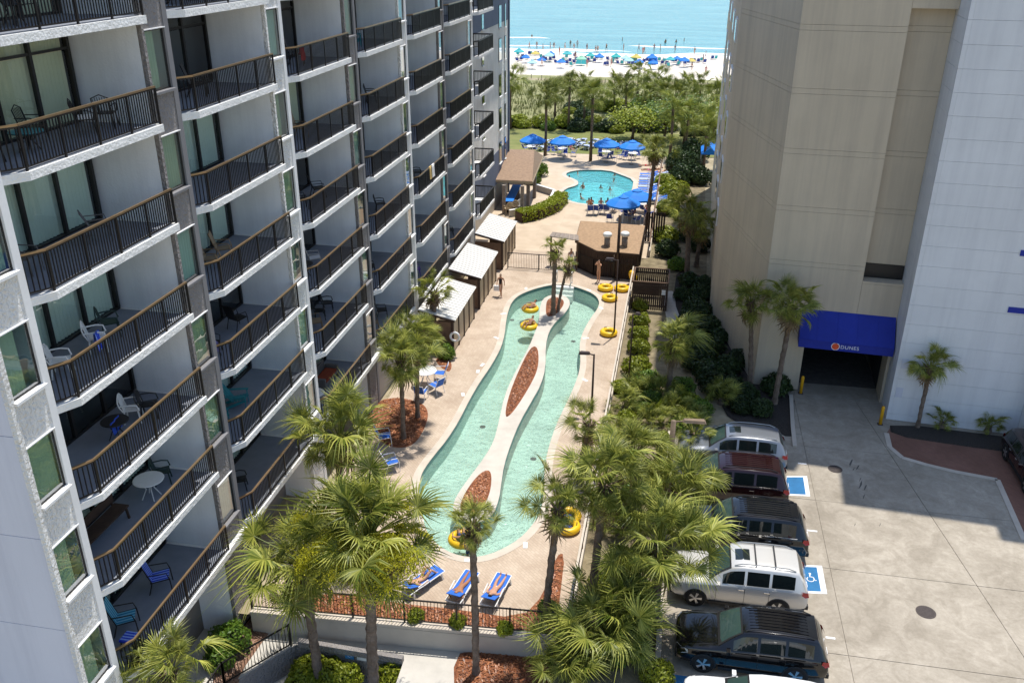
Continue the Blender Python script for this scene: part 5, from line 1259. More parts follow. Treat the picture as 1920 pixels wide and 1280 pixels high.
# signs on the sunken court wall
wy = pit[0][1]
for (px, py, w_, h_, m_, lab) in [(655,1226,.34,.42,'sign_blue','blue wheelchair-access sign on the sunken court wall'), (678,1232,.36,.26,'sign_white','small white notice beside the blue access sign')]:
    tpar = (G(px, py, FZ).x-pit[0][0])/(pit[1][0]-pit[0][0]); yw = pit[0][1]+(pit[1][1]-pit[0][1])*tpar
    P_ = PY(px, py, yw-.03); ang = math.atan2(pit[1][1]-pit[0][1], pit[1][0]-pit[0][0])
    t = thing('wall_sign', lab, 'sign', P_, ang); part('plate', MB().box((-w_/2, -.012, -h_/2), (w_/2, .0, h_/2)).mesh('plate', m_), t)
    if m_ == 'sign_blue':
        mb = MB(); pts = [(.06*math.cos(a*.4+2.0), -.016, -.05+.07*math.sin(a*.4+2.0)) for a in range(12)]
        for a, b in zip(pts[:-1], pts[1:]): mb.bar(a, b, .02, .006)
        mb.bar((-.02, -.016, .1), (-.01, -.016, -.02), .03, .006); mb.bar((-.01, -.016, -.02), (.08, -.016, -.03), .02, .006); mb.bar((.08, -.016, -.03), (.1, -.016, -.1), .02, .006); mb.cbox((-.02, -.016, .14), (.045, .006, .045))
        part('symbol', mb.mesh('symbol', 'sign_white'), t)
    else: part('print', MB().box((-w_*.38, -.016, .0), (w_*.38, -.0125, .03)).mesh('print', 'end_wall'), t)
fence('guard_rail', 'black guard rail along the edge of the sunken court walk', [(pit[0][0]-.15, pit[0][1]-.1, FZ), (pit[4][0]-.12, pit[4][1], FZ), (pit[3][0]-.12, 15.5, FZ)], 1.0, cat='railing')
# parapet of the sunken court
pr = thing('court_parapet', 'rough grey parapet wall round the sunken court', 'wall', (pit[0][0], pit[0][1], FZ))
mb = MB().bar((pit[0][0]+.12, pit[0][1], FZ+.12), (pit[1][0], pit[1][1], FZ+.12), .2, .26); wpart('wall_face', mb, 'grey_rough', pr)
# sand fence posts at the top of the beach
sf = thing('sand_fence', 'line of weathered sand fence posts at the edge of the beach', 'fence', (-5, 161, -.2)); rf_ = random.Random(9)
for k in range(34):
    x = -38+k*1.9+rf_.uniform(-.3, .3); y = 158+rf_.uniform(-1, 1.4); hh = rf_.uniform(.5, 1.0); wpart('post', MB().box((x-.05, y-.05, -.5), (x+.05, y+.05, hh-.1)), 'wood_grey', sf, (x, y, -.2))
# tower canopy by the side path
b = G(1327, 325); cn = thing('side_canopy', 'bright blue fabric canopy over the tower side entrance', 'canopy', (b.x, b.y, 0))
mb = MB().add([(-.9, -1.5, 2.3), (.9, -1.5, 2.3), (.9, 2.5, 2.3), (-.9, 2.5, 2.3), (0, -1.5, 3.0), (0, 2.5, 3.0), (-.9, -1.5, 2.0), (-.9, 2.5, 2.0)], [(0, 4, 5, 3), (4, 1, 2, 5), (0, 1, 4), (3, 5, 2), (6, 0, 3, 7)])
part('fabric', mb.mesh('fabric', 'umbrella_blue'), cn); mb = MB()
for x in (-.85, .85):
    for y in (-1.4, 2.4): mb.tube([(x, y, 0), (x, y, 2.3)], .03)
part('frame', mb.mesh('frame', 'steel'), cn)
# ================================================================== FURNITURE
def mk(name, label, cat, parts):
    t = thing(name, label, cat)
    for nm, mb, m_ in parts: part(nm, mb.mesh(nm, m_), t)
    return t
def legs4(x0, x1, w_, h, r=.02, splay=.03):
    return [MB().bar((x+sx*splay, y+sy*splay, 0), (x, y, h), r*2) for x, sx in ((x0, -1), (x1, 1)) for y, sy in ((-w_, -1), (w_, 1))]
def monobloc(m_, label, cat='chair'):
    P_ = [('seat', MB().add([(-.2, -.2, .40), (.23, -.23, .43), (.23, .23, .43), (-.2, .2, .40), (-.2, -.2, .43), (.23, -.23, .46), (.23, .23, .46), (-.2, .2, .43)], [(3, 2, 1, 0), (4, 5, 6, 7), (0, 1, 5, 4), (1, 2, 6, 5), (2, 3, 7, 6), (3, 0, 4, 7)]), m_)]
    bk = MB()
    for k in range(9):
        a = (k-4)*.165; bk.bar((-.2, .05*(k-4), .44), (-.33+.03*abs(k-4)*.3, .30*math.sin(a)*1.15, .44+.47*math.cos(a)), .034, .02, (1, 0, 0))
    top = [(-.33, .33*math.sin(a), .45+.49*math.cos(a)) for a in [(-.9+1.8*k/12) for k in range(13)]]
    bk.tube(top, .022, 5); bk.tube([(-.22, -.23, .42), (-.30, -.28, .62), top[0]], .022, 5); bk.tube([(-.22, .23, .42), (-.30, .28, .62), top[-1]], .022, 5)
    P_.append(('backrest', bk, m_))
    for s in (-1, 1): P_.append(('arm', MB().tube([(-.30, s*.27, .64), (0, s*.29, .66), (.2, s*.27, .63), (.25, s*.25, .45)], .024, 5), m_))
    P_ += [('leg', l, m_) for l in legs4(-.19, .2, .2, .42, .02, .05)]
    return mk('plastic_chair', label, cat, P_)
def sling_chair(fm, sm, label, name='sling_chair', backh=.62, low=0, cat='chair'):
    z = .40-low
    P_ = [('seat', MB().add([(-.22, -.23, z), (.24, -.23, z+.04), (.24, .23, z+.04), (-.22, .23, z), (-.22, -.23, z+.015), (.24, -.23, z+.055), (.24, .23, z+.055), (-.22, .23, z+.015)], [(3, 2, 1, 0), (4, 5, 6, 7), (0, 1, 5, 4), (1, 2, 6, 5), (2, 3, 7, 6), (3, 0, 4, 7)]), sm),
          ('backrest', MB().add([(-.22, -.23, z), (-.22, .23, z), (-.42, .23, z+backh), (-.42, -.23, z+backh), (-.235, -.23, z), (-.235, .23, z), (-.435, .23, z+backh), (-.435, -.23, z+backh)], [(0, 1, 2, 3), (7, 6, 5, 4), (0, 4, 5, 1), (1, 5, 6, 2), (2, 6, 7, 3), (3, 7, 4, 0)]), sm)]
    for s in (-1, 1):
        y = s*.255
        P_.append(('side_frame', MB().tube([(-.44, y, z+backh+.01), (-.225, y, z), (.25, y, z+.04)], .017, 5), fm))
        P_.append(('arm', MB().tube([(-.33, y, z+.26), (.2, y, z+.25), (.26, y, z+.04), (.28, y, 0)], .017, 5), fm))
        P_.append(('leg', MB().tube([(-.22, y, z+.0), (-.34, y, 0)], .017, 5), fm))
    P_.append(('crossbar', MB().tube([(-.44, -.255, z+backh), (-.44, .255, z+backh)], .015, 5), fm))
    return mk(name, label, cat, P_)
def iron_chair(label, cushion=True):
    fm = 'rail_black'; P_ = [('seat', MB().box((-.22, -.23, .40), (.24, .23, .425)), fm)]
    bk = MB(); bk.tube([(-.22, -.23, .42), (-.33, -.23, .85), (-.35, 0, .95), (-.33, .23, .85), (-.22, .23, .42)], .016, 5)
    for k in range(-3, 4): bk.bar((-.23, k*.06, .43), (-.34, k*.065, .88), .014)
    P_.append(('backrest', bk, fm))
    for s in (-1, 1): P_.append(('arm', MB().tube([(-.3, s*.25, .65), (.1, s*.27, .66), (.24, s*.25, .6), (.22, s*.24, .42)], .015, 5), fm))
    P_ += [('leg', l, fm) for l in legs4(-.2, .2, .2, .40, .014, .05)]
    if cushion: P_.append(('cushion', MB().prism([(-.2, -.18), (-.17, -.21), (.2, -.21), (.23, -.18), (.23, .18), (.2, .21), (-.17, .21), (-.2, .18)], .427, .49), 'towel_white'))
    return mk('iron_chair', label, 'chair', P_)
def adirondack(m_, label):
    P_ = []; bk = MB()
    for k in range(-2, 3): bk.bar((-.12, k*.1, .30), (-.52, k*.125, .95-.03*abs(k)), .09, .02, (1, 0, 0))
    P_.append(('backrest', bk, m_)); st = MB()
    for k in range(5): x = -.1+k*.115; st.box((x-.045, -.26, .30+.025*k), (x+.045, .26, .32+.025*k))
    P_.append(('seat', st, m_))
    for s in (-1, 1):
        P_.append(('arm', MB().box((-.35, s*.33-.06, .56), (.42, s*.33+.06, .585)), m_)); P_.append(('leg', MB().bar((.38, s*.3, 0), (.36, s*.3, .56), .06, .03), m_)); P_.append(('leg', MB().bar((-.5, s*.27, 0), (.4, s*.27, .36), .03, .1), m_))
    return mk('adirondack_chair', label, 'chair', P_)
def round_table(m_, fm, label, r=.48, h=.7, name='patio_table'):
    P_ = [('table_top', MB().lathe([(r-.02, h-.03), (r, h-.015), (r, h), (r-.01, h+.008)], 24), m_), ('rim', torus(r-.005, .012, 24, 6), fm)]
    P_[1][1].v = [(a, b, c+h-.012) for a, b, c in P_[1][1].v]
    P_ += [('leg', MB().tube([(.62*r*math.cos(a), .62*r*math.sin(a), 0), (.25*r*math.cos(a), .25*r*math.sin(a), h*.5), (.55*r*math.cos(a), .55*r*math.sin(a), h-.03)], .018, 5), fm) for a in (.8, 2.37, 3.94, 5.5)]
    return mk(name, label, 'table', P_)
def drape(m_, w_=.42, l=1.0, seed=0):
    """towel hanging over an edge at z=0: a top lip and two falls"""
    r_ = random.Random(seed); mb = MB(); n = 8; prof = [(-.06, -l*.35), (-.045, -.12), (-.03, .012), (.03, .012), (.045, -.15), (.06, -l*.6)]
    for i in range(n+1):
        y = -w_/2+w_*i/n
        for k, (x, z) in enumerate(prof): mb.v.append((x+.018*math.sin(i*1.7+k), y, z+(.02*math.sin(i*.9) if k in (0, 5) else 0)))
    m2 = len(prof); mb.f = [(i*m2+k, (i+1)*m2+k, (i+1)*m2+k+1, i*m2+k+1) for i in range(n) for k in range(m2-1)]
    return mb
def towel(label, m_, loc, rz=0, w_=.5, l=.9, seed=1):
    t = thing('towel', label, 'towel', loc, rz); part('cloth', drape(m_, w_, l, seed).mesh('cloth', m_, True), t)
    hem = MB().box((.052, -w_/2, -l*.6-.035), (.068, w_/2, -l*.6-.002)); part('hem', hem.mesh('hem', m_), t); return t

def bal(c, k, dx, dy): return (HOTEL_X-dx, Y0+PITCH*c+dy, FL[k]+.0125)
ch_white = monobloc('white_plastic', ''); ch_green = monobloc('green_plastic', ''); ch_black = monobloc('black_plastic', ''); ch_tanp = monobloc('tan_plastic', ''); ch_purple = monobloc('purple_plastic', '')
ch_iron = iron_chair(''); ch_iron2 = iron_chair('', False); ch_mesh = sling_chair('rail_black', 'black_plastic', '', 'mesh_chair'); ch_tan = sling_chair('rail_bronze', 'tan_mesh', '', 'mesh_chair'); ch_wmesh = sling_chair('steel', 'sling_white', '', 'mesh_chair')
ch_teal = adirondack('teal_plastic', ''); ch_wick = sling_chair('grey_wicker', 'grey_wicker', '', 'wicker_chair', .45)
tb_glass = round_table('teal_plastic', 'rail_black', '', .42, .5, 'side_table'); tb_white = round_table('white_plastic', 'white_metal', ''); tb_dark = round_table('black_plastic', 'rail_black', '', .4, .62, 'side_table')
GB = 'dark chairs on the hotel balconies'
# first bay, top to bottom as hung with things
place(ch_iron, bal(0,1,1.2,4.6), .5, label='wrought iron chair with white cushion next to the partition wall')
place(ch_iron, bal(0,1,1.3,1.0), .3, label='wrought iron chair with white cushion by the chamfered rail corner')
place(ch_iron2, bal(0,1,1.9,3.4), .2, label='wrought iron chair without cushion behind the glass side table')
place(ch_iron2, bal(0,1,1.2,5.5), 1.9, label='wrought iron armchair turned sideways against the partition wall')
place(tb_glass, bal(0,1,1.3,2.4), label='low round teal glass table on the iron-chair balcony')
place(ch_mesh, bal(0,0,1.5,2.0), .2, label='black mesh chair on the topmost balcony in view', group=None); place(ch_mesh, bal(0,0,1.5,3.4), .1, label='second black mesh chair beside a dark table on the topmost balcony'); place(tb_dark, bal(0,0,1.2,2.7), label='dark side table between two mesh chairs on the topmost balcony')
place(ch_wick, bal(0,2,1.5,1.6), .1, label='grey wicker chair near the sliding door below the iron-chair balcony'); place(ch_wick, bal(0,2,1.3,4.4), .7, label='grey wicker chair turned towards the partition wall')
place(ch_white, bal(0,3,1.25,1.7), .5, label='white fan-backed plastic chair by the railing with nothing on it'); place(ch_white, bal(0,3,1.25,3.3), .6, label='white fan-backed plastic chair with a striped towel on its arm'); place(ch_green, bal(0,3,1.5,4.3), .6, label='dark green plastic chair behind two white fan-backed chairs')
towel('blue and white towel hanging from a white plastic chair', 'stripe_blue', (bal(0,3,1.05,3.05)[0], bal(0,3,1.05,3.05)[1], FL[3]+.68), .3, .35, .8)
place(ch_white, bal(0,4,1.4,4.4), .4, label='white plastic chair draped behind a black seat on the towel balcony'); place(ch_black, bal(0,4,1.05,4.75), .4, label='black plastic chair beside a white one on the towel balcony'); place(tb_dark, bal(0,4,1.25,3.3), label='dark side table covered by a bright blue towel'); 
towel('bright blue towel spread over a dark side table', 'towel_blue', (bal(0,4,1.25,3.3)[0], bal(0,4,1.25,3.3)[1], FL[4]+.63), .2, .6, .5)
place(tb_white, bal(0,5,1.4,4.5), label='white round table beside a dark chair above the striped chairs'); place(ch_green, bal(0,5,1.5,5.4), .5, label='dark green plastic chair in the corner behind the white round table')
bn = mk('bench', 'long dark bench against the sliding doors above the striped chairs', 'bench', [('seat', MB().box((-.25, -1.4, .4), (.25, 1.4, .46)), 'wood_dark'), ('backrest', MB().box((-.3, -1.4, .55), (-.25, 1.4, .85)), 'wood_dark')]+[('leg', l, 'wood_dark') for l in legs4(-.2, .2, 1.3, .4, .03)]+[('back_post', MB().bar((-.25, s*1.3, .4), (-.28, s*1.3, .6), .05), 'wood_dark') for s in (-1, 1)])
bn.location = bal(0,5,1.7,2.0)
ch_sb = sling_chair('rail_black', 'stripe_blue', '', 'sling_chair', .7); ch_st = sling_chair('rail_black', 'stripe_teal', '', 'sling_chair', .7)
place(ch_sb, bal(0,6,1.3,4.0), .5, 1.15, label='garden chair covered with a blue striped towel near the partition'); place(ch_st, bal(0,6,1.3,2.0), .5, 1.15, label='garden chair covered with a teal striped towel')
fs = mk('footstool', 'small footstool with blue and white striped cover by the railing', 'stool', [('seat', MB().box((-.22, -.22, .36), (.22, .22, .43)), 'stripe_blue')]+[('leg', l, 'rail_black') for l in legs4(-.18, .18, .18, .36, .013, .02)]); fs.location = bal(0,6,.75,1.3)
# second bay
for k, lst in {0: [(1.3, 2.6), (1.4, 4.4)], 1: [(1.4, 3.2)]}.items():
    for (dx, dy) in lst: place(ch_mesh, bal(1,k,dx,dy), .4, label='black mesh chair on an upper balcony of the second bay', group=GB)
place(ch_tan, bal(1,3,1.35,2.4), .3, label='tan mesh chair beside another on the sun-browned balcony'); place(ch_tan, bal(1,3,1.45,3.5), .4, label='tan mesh chair next to the partition on the sun-browned balcony')
place(ch_mesh, bal(1,4,1.5,3.9), 1.2, label='black mesh armchair turned sideways above the teal chairs'); place(ch_iron2, bal(1,4,1.3,1.6), .4, label='dark iron chair piled with red and lavender towels')
towel('red towel over a chair back on the balcony above the teal chairs', 'towel_red', (bal(1,4,1.62,1.6)[0], bal(1,4,1,1.6)[1], FL[4]+.93), .4, .4, .6); towel('lavender towel hanging over an iron chair arm', 'towel_lavender', (bal(1,4,1.05,1.3)[0], bal(1,4,1,1.25)[1], FL[4]+.68), 1.2, .4, .6)
place(ch_teal, bal(1,5,1.5,3.0), .3, label='teal slatted garden chair beside the partition'); place(ch_teal, bal(1,5,1.5,1.4), .3, label='teal slatted garden chair beside the sliding door')
place(ch_black, bal(1,6,1.4,2.2), .4, label='black plastic chair on the lowest balcony of the second bay')
# third bay
place(ch_mesh, bal(2,1,1.3,3.4), .3, label='black mesh chair with a red towel bundle beside it'); towel('red towel hanging inside the railing of a third bay balcony', 'towel_red', (bal(2,1,.3,1.7)[0], bal(2,1,.3,1.7)[1], FL[1]+.95), .1, .5, .8)
ln = sling_chair('rail_bronze', 'tan_mesh', 'tan reclining chair on the third bay balcony', 'mesh_chair', .8); ln.location = bal(2,2,1.3,3.0)
for dy in (2.4, 4.4): place(ch_mesh, bal(2,3,1.3,dy), .6, label='dark mesh chair in front of the white partition above the white chair', group=GB)
place(ch_wmesh, bal(2,4,1.3,3.3), .5, label='white mesh chair with steel arms on the third bay balcony'); place(tb_dark, bal(2,4,1.2,1.9), label='dark round side table in front of the white mesh chair')
place(ch_tan, bal(2,5,1.3,2.7), .5, 1.1, label='tan cushioned chair in front of two round-backed black chairs'); 
for dy in (4.0, 5.0): place(ch_black, bal(2,5,1.6,dy), .4, label='round-backed black plastic chair behind the tan cushioned chair', group=GB)
lv = mk('loveseat', 'dark wicker loveseat with rust cushions on the lowest third bay balcony', 'sofa', [('seat', MB().box((-.3, -.75, .22), (.35, .75, .36)), 'grey_wicker'), ('cushion', MB().box((-.25, -.68, .362), (.33, .68, .48)), 'cushion_rust')]+[('arm', MB().box((-.3, s*.82-.07, .0), (.35, s*.82+.07, .62)), 'grey_wicker') for s in (-1, 1)])
bk = MB(); bk.tube([(-.36, -.85, .3), (-.4, -.7, .82), (-.42, 0, .98), (-.4, .7, .82), (-.36, .85, .3)], .06, 6); bk.prism([(-.42, -.75), (-.34, -.75), (-.34, .75), (-.42, .75)], .2, .85); part('backrest', bk.mesh('backrest', 'grey_wicker'), lv); lv.location = bal(2,6,1.5,3.7)
place(tb_white, bal(2,6,1.1,1.4), label='white round table in front of the rust-cushioned loveseat')
# further bays
for (c, k, dx, dy, proto, lab) in [(3,1,1.3,2.4,ch_teal,'teal garden chair on a high fourth bay balcony'), (3,2,1.4,2.2,ch_green,'dark green plastic chair on the fourth bay balcony'), (3,2,1.2,4.2,ch_black,'black plastic chair further along the fourth bay balcony'), (3,3,1.4,2.0,ch_mesh,'black mesh chair alone on a fourth bay balcony'), (3,4,1.4,2.6,ch_green,'dark green plastic chair with curved arms on the fourth bay'), (3,4,1.2,4.6,ch_black,'black chair beside the partition below the lone mesh chair'), (3,5,1.3,2.6,ch_mesh,'black mesh chair over the patio palms'), (3,6,1.3,2.6,ch_tan,'tan mesh chair on the balcony behind the bright palms'), (3,6,1.4,4.4,ch_mesh,'dark mesh chair on the balcony behind the bright palms'), (3,6,1.2,1.2,ch_tan,'second tan mesh chair on the balcony behind the bright palms')]:
    place(proto, bal(c, k, dx, dy), .4, label=lab)
for (c, k, dx, dy) in [(4,2,1.4,1.6),(4,3,1.4,1.8),(4,4,1.4,2.4),(4,4,1.2,4.0),(4,5,1.4,2.8),(5,2,1.4,1.8),(5,3,1.4,1.8),(5,4,1.4,2.0),(5,5,1.4,2.6),(5,6,1.4,2.2),(5,6,1.3,4.2)]:
    place(ch_black, bal(c, k, dx, dy), .4, label='round-backed black plastic chair on a balcony towards the ocean end', group='round-backed chairs towards the ocean end')
place(ch_tanp, bal(4,6,1.3,2.6), .4, label='pale tan plastic chair beside the purple one'); place(ch_purple, bal(4,6,1.4,3.6), .4, label='purple plastic chair on the lowest balcony of the fifth bay')
towel('white towel hanging over the balcony rail of the fifth bay', 'towel_white', (HOTEL_X-.075, Y0+PITCH*4+3.6, FL[4]+1.075), 0, .55, 1.2); towel('tan towel hanging beside a white one on the same rail', 'towel_yellow', (HOTEL_X-.075, Y0+PITCH*4+3.0, FL[4]+1.075), 0, .4, 1.2)

# ------------------------------------------------------------------ pool furniture
def lounger(sm, label):
    P_ = [('frame', MB().tube([(-.95, -.3, .3), (.95, -.3, .3)], .022, 5).tube([(-.95, .3, .3), (.95, .3, .3)], .022, 5).tube([(.95, -.3, .3), (.95, .3, .3)], .022, 5).tube([(-.95, -.3, .3), (-.95, .3, .3)], .022, 5), 'white_plastic'),
          ('sling', MB().box((-.25, -.28, .3), (.93, .28, .318)), sm),
          ('backrest', MB().add([(-.25, -.28, .31), (-.25, .28, .31), (-.9, .28, .58), (-.9, -.28, .58), (-.245, -.28, .33), (-.245, .28, .33), (-.895, .28, .6), (-.895, -.28, .6)], [(3, 2, 1, 0), (4, 5, 6, 7), (0, 1, 5, 4), (1, 2, 6, 5), (2, 3, 7, 6), (3, 0, 4, 7)]), sm)]
    P_ += [('leg', l, 'white_plastic') for l in legs4(-.7, .75, .3, .3, .025, .04)]
    for s in (-1, 1): P_.append(('arm', MB().tube([(-.5, s*.33, .42), (.0, s*.34, .48), (.12, s*.33, .3)], .025, 5), 'white_plastic'))
    return mk('sun_lounger', label, 'lounger', P_)
lg_blue = lounger('sling_blue', ''); lg_white = lounger('stripe_sling', '')
def at(px, py, z=0): q = G(px, py, z); return (q.x, q.y, z)
SB = [((792,1098), -2.1), ((868,1110), -1.75), ((930,1116), -1.72), ((715,1090), -1.9)]   # heads towards the fence
SBL = ['blue lounger with a sunbather lying on her side', 'blue lounger with a tanned sunbather in front of the slender palm', 'blue lounger with a sunbather whose knees are raised', 'blue lounger half hidden behind the flowering palm']
SBP = []
for (px, a), lab in zip(SB, SBL):
    q = at(*px, 0); r_ = a+PI; place(lg_blue, (q[0], q[1], .002), r_, label=lab); SBP.append((q, r_))
for i in range(12):
    for j, px0 in enumerate((1212, 1232)):
        y = 380-i*4.6-0.0; q = G(px0+(i*.4), y+2)
        place(lg_blue if (i+j) % 3 else lg_white, (q.x, q.y, .004), PI+.12, label='blue and white lounger in the double row along the terrace wall', group='loungers in the double row along the terrace wall')
rl = random.Random(12)
for i, (px, py) in enumerate([(1000,277),(1030,274),(1062,276),(1080,277),(1088,274),(1096,279),(1120,275),(1108,273),(1074,272),(1045,280),(990,270),(1010,271),(1020,269),(1038,268),(1052,270),(1068,266),(1082,268),(1094,267),(1104,280),(1116,268),(1128,270),(1140,276),(1150,272),(1160,275),(1172,272),(1180,277),(1015,281)]):
    q = G(px, py); place(lg_white, (q.x, q.y, .002), 1.4+rl.uniform(-.2, .2), label='white lounger on the lawn among the blue umbrellas', group='white loungers on the lawn')
pc = sling_chair('white_metal', 'sling_deep_blue', '', 'pool_chair', .5); rp2 = random.Random(4)
for (px, py) in [(1143,417),(1186,407),(1192,420),(1207,400),(1222,407),(1168,405),(1177,413),(1212,415)]:
    q = G(px, py); place(pc, (q.x, q.y, .004), rp2.uniform(0, 6), label='white framed chair with dark blue sling around the umbrella tables', group='blue sling chairs around the umbrella tables')
for (px, py) in [(1107,402),(1118,402),(1128,400),(1138,401),(1152,397)]:
    q = G(px, py); place(pc, (q.x, q.y, .004), 1.5+rp2.uniform(-.2, .2), 1.1, label='blue sling chair lined up facing the pool edge', group='blue sling chairs facing the pool edge')
for (px, py) in [(985,284),(1003,286),(1040,290),(1050,288),(1060,294),(1125,292),(1128,300),(1145,296),(1163,298),(1172,300),(1185,300),(1198,298),(1150,303),(1135,303),(1025,290),(1075,293)]:
    q = G(px, py); place(pc, (q.x, q.y, .004), rp2.uniform(0, 6), label='blue sling chair on the terrace edge by the lawn', group='blue sling chairs on the terrace edge by the lawn')
for (px, py, lab) in [(1178,402,'white round table under the nearer blue umbrella'), (1200,397,'white round table under the blue umbrella behind'), (996,287,'white table below the first lawn umbrella'), (1055,291,'white table below the second lawn umbrella'), (1137,297,'white table below the third lawn umbrella'), (1186,300,'white table below the fourth lawn umbrella')]:
    q = G(px, py); place(tb_white, (q.x, q.y, .004), .3, 1.15, label=lab)
# patio set near the mulch bed
q = G(798, 722); place(tb_white, (q.x, q.y, .002), 0, 1.35, label='large white round patio table between the mulch-bed palms')
pc2 = sling_chair('white_metal', 'sling_blue', '', 'pool_chair', .5)
for i, (px, py, a, lab) in enumerate([(818,735,2.6,'bright blue patio chair facing the white table on the river side'), (790,748,1.5,'bright blue patio chair with its back to the mulch bed'), (825,712,3.3,'bright blue patio chair beyond the white patio table'), (735,880,.6,'bright blue chair half hidden by the broad palm near the hotel'), (722,832,.4,'bright blue chair standing at the edge of the mulch bed')]):
    q = G(px, py); place(pc2, (q.x, q.y, .004), a, 1.12, label=lab)
# bar stools
bs = monobloc('white_plastic', '', 'chair'); 
for px, z_, proto, lab in [((952,402),1.1,ch_tanp,'tan wooden-look bar chair at the blue counter'), ((971,396),1.1,bs,'white high chair beside the bar post'), ((962,398),1.1,ch_tanp,'second tan bar chair under the bar roof edge')]:
    q = G(*px); place(proto, (q.x, q.y, .004), 2.2, 1.3, label=lab)

# ------------------------------------------------------------------ umbrellas
def umbrella(m_, label, R=1.35, h=2.35, pole='white_metal', flap=True, name='umbrella'):
    t = thing(name, label, 'umbrella'); n = 8; mb = MB()
    for k in range(n):
        a = 2*PI*k/n; b = 2*PI*(k+1)/n; am = (a+b)/2
        P = lambda an, r, z: (r*math.cos(an), r*math.sin(an), z)
        mb.add([P(a, .28, h-.06), P(b, .28, h-.06), P(a, R*.6, h-.26), P(am, R*.58, h-.29), P(b, R*.6, h-.26), P(a, R, h-.56), P(am, R*.96, h-.6), P(b, R, h-.56), P(a, R, h-.70), P(am, R*.96, h-.74), P(b, R, h-.70)],
               [(0, 2, 3), (0, 3, 1), (1, 3, 4), (2, 5, 6, 3), (3, 6, 7, 4), (5, 8, 9, 6), (6, 9, 10, 7)])
    part('canopy', mb.mesh('canopy', m_), t)
    part('vent_cap', MB().lathe([(.42, h-.06), (.2, h+.03), (.03, h+.09)], 8).mesh('vent_cap', m_), t)
    part('pole', MB().tube([(0, 0, 0), (0, 0, h+.12)], .024, 6).mesh('pole', pole), t)
    rb = MB()
    for k in range(n): a = 2*PI*k/n; rb.bar((0, 0, h-.05), (R*.98*math.cos(a), R*.98*math.sin(a), h-.60), .018)
    part('rib', rb.mesh('rib', pole), t)
    part('base', MB().lathe([(.26, 0), (.26, .07), (.06, .11)], 12).mesh('base', 'concrete'), t); return t
um = umbrella('umbrella_blue', '')
for px, s, lab in [((1169,379,2.1),1.12,'bright blue umbrella over the tables closest to the pump house'), ((1194,367,2.1),1.12,'bright blue umbrella overlapping another by the tall palm'), ((999,259,2.2),1.1,'bright blue lawn umbrella closest to the hotel'), ((1055,262,2.2),1.1,'bright blue lawn umbrella between two palm trunks'), ((1138,267,2.2),1.1,'bright blue lawn umbrella over the busy tables'), ((1186,271,2.2),1.1,'bright blue lawn umbrella near the spreading tree')]:
    q = G(*px); place(um, (q.x, q.y, .004), .3, s, label=lab)
BP = lambda x, y: (x/4.364+940, y/4.364+60)          # crop pixels of the beach
ubs = {k: umbrella('umbrella_'+k, '', 1.15, 2.0, 'white_metal') for k in ('teal', 'yellow', 'sea', 'pale', 'green')}
ubs['blue'] = umbrella('umbrella_blue', '', 1.15, 2.0)
GU = 'rental umbrellas on the beach'
for x, y, k in [(145,140,'teal'),(280,148,'yellow'),(405,152,'blue'),(540,155,'teal'),(655,200,'green'),(490,222,'blue'),(805,176,'blue'),(940,178,'sea'),(1045,210,'pale'),(1105,185,'yellow'),(1235,190,'blue'),(1385,200,'teal'),(1500,212,'blue'),(1555,208,'yellow'),(255,232,'pale'),(390,172,'pale'),(200,180,'blue'),(1020,190,'pale'),(1130,222,'blue'),(1245,232,'blue'),(330,205,'blue'),(730,165,'sea'),(1440,190,'blue')]:
    q = G(*BP(x, y), 1.3); place(ubs[k], (q.x, q.y, beach_z(q.y)-.02), rl.uniform(0, 1), rl.uniform(.8, .98), label={'teal': 'teal', 'sea': 'sea-green', 'pale': 'pale aqua', 'green': 'light green', 'blue': 'deep blue', 'yellow': 'yellow'}[k]+' beach umbrella standing in the sand', group=GU)
bc = sling_chair('white_metal', 'sling_deep_blue', '', 'beach_chair', .5, .2); bc2 = sling_chair('white_metal', 'umbrella_teal', '', 'beach_chair', .5, .2)
SEATS = [(140,190),(180,215),(230,185),(255,186),(280,187),(305,186),(330,215),(365,240),(395,240),(420,200),(250,282),(450,265),(480,265),(540,270),(600,262),(640,258),(670,255),(785,222),(820,222),(845,282),(870,280),(925,228),(950,228),(960,272),(985,270),(1035,272),(1065,272),(1210,282),(1235,255),(1265,255),(1325,250),(1400,250),(1425,248),(1370,290),(1500,270),(1530,262),(1560,250),(1580,248),(1720,222),(1750,222),(135,245),(605,205),(530,215),(1475,245),(160,235),(210,225),(345,230),(560,250),(575,285),(690,235),(715,245),(740,230),(760,250),(875,235),(905,255),(1010,245),(1100,250),(1130,265),(1160,255),(1190,245),(1290,240),(1310,270),(1345,275),(1445,275),(1460,260),(1610,250),(1630,240),(1660,255),(430,225),(510,245),(620,240)]
for i, (x, y) in enumerate(SEATS):
    q = G(*BP(x, y), -.5); place(bc if i % 3 else bc2, (q.x, q.y, beach_z(q.y)), 1.57+rl.uniform(-.5, .5), 1.3, label=('blue' if i % 3 else 'teal')+' low beach chair facing the water on the sand', group='beach chairs on the sand')
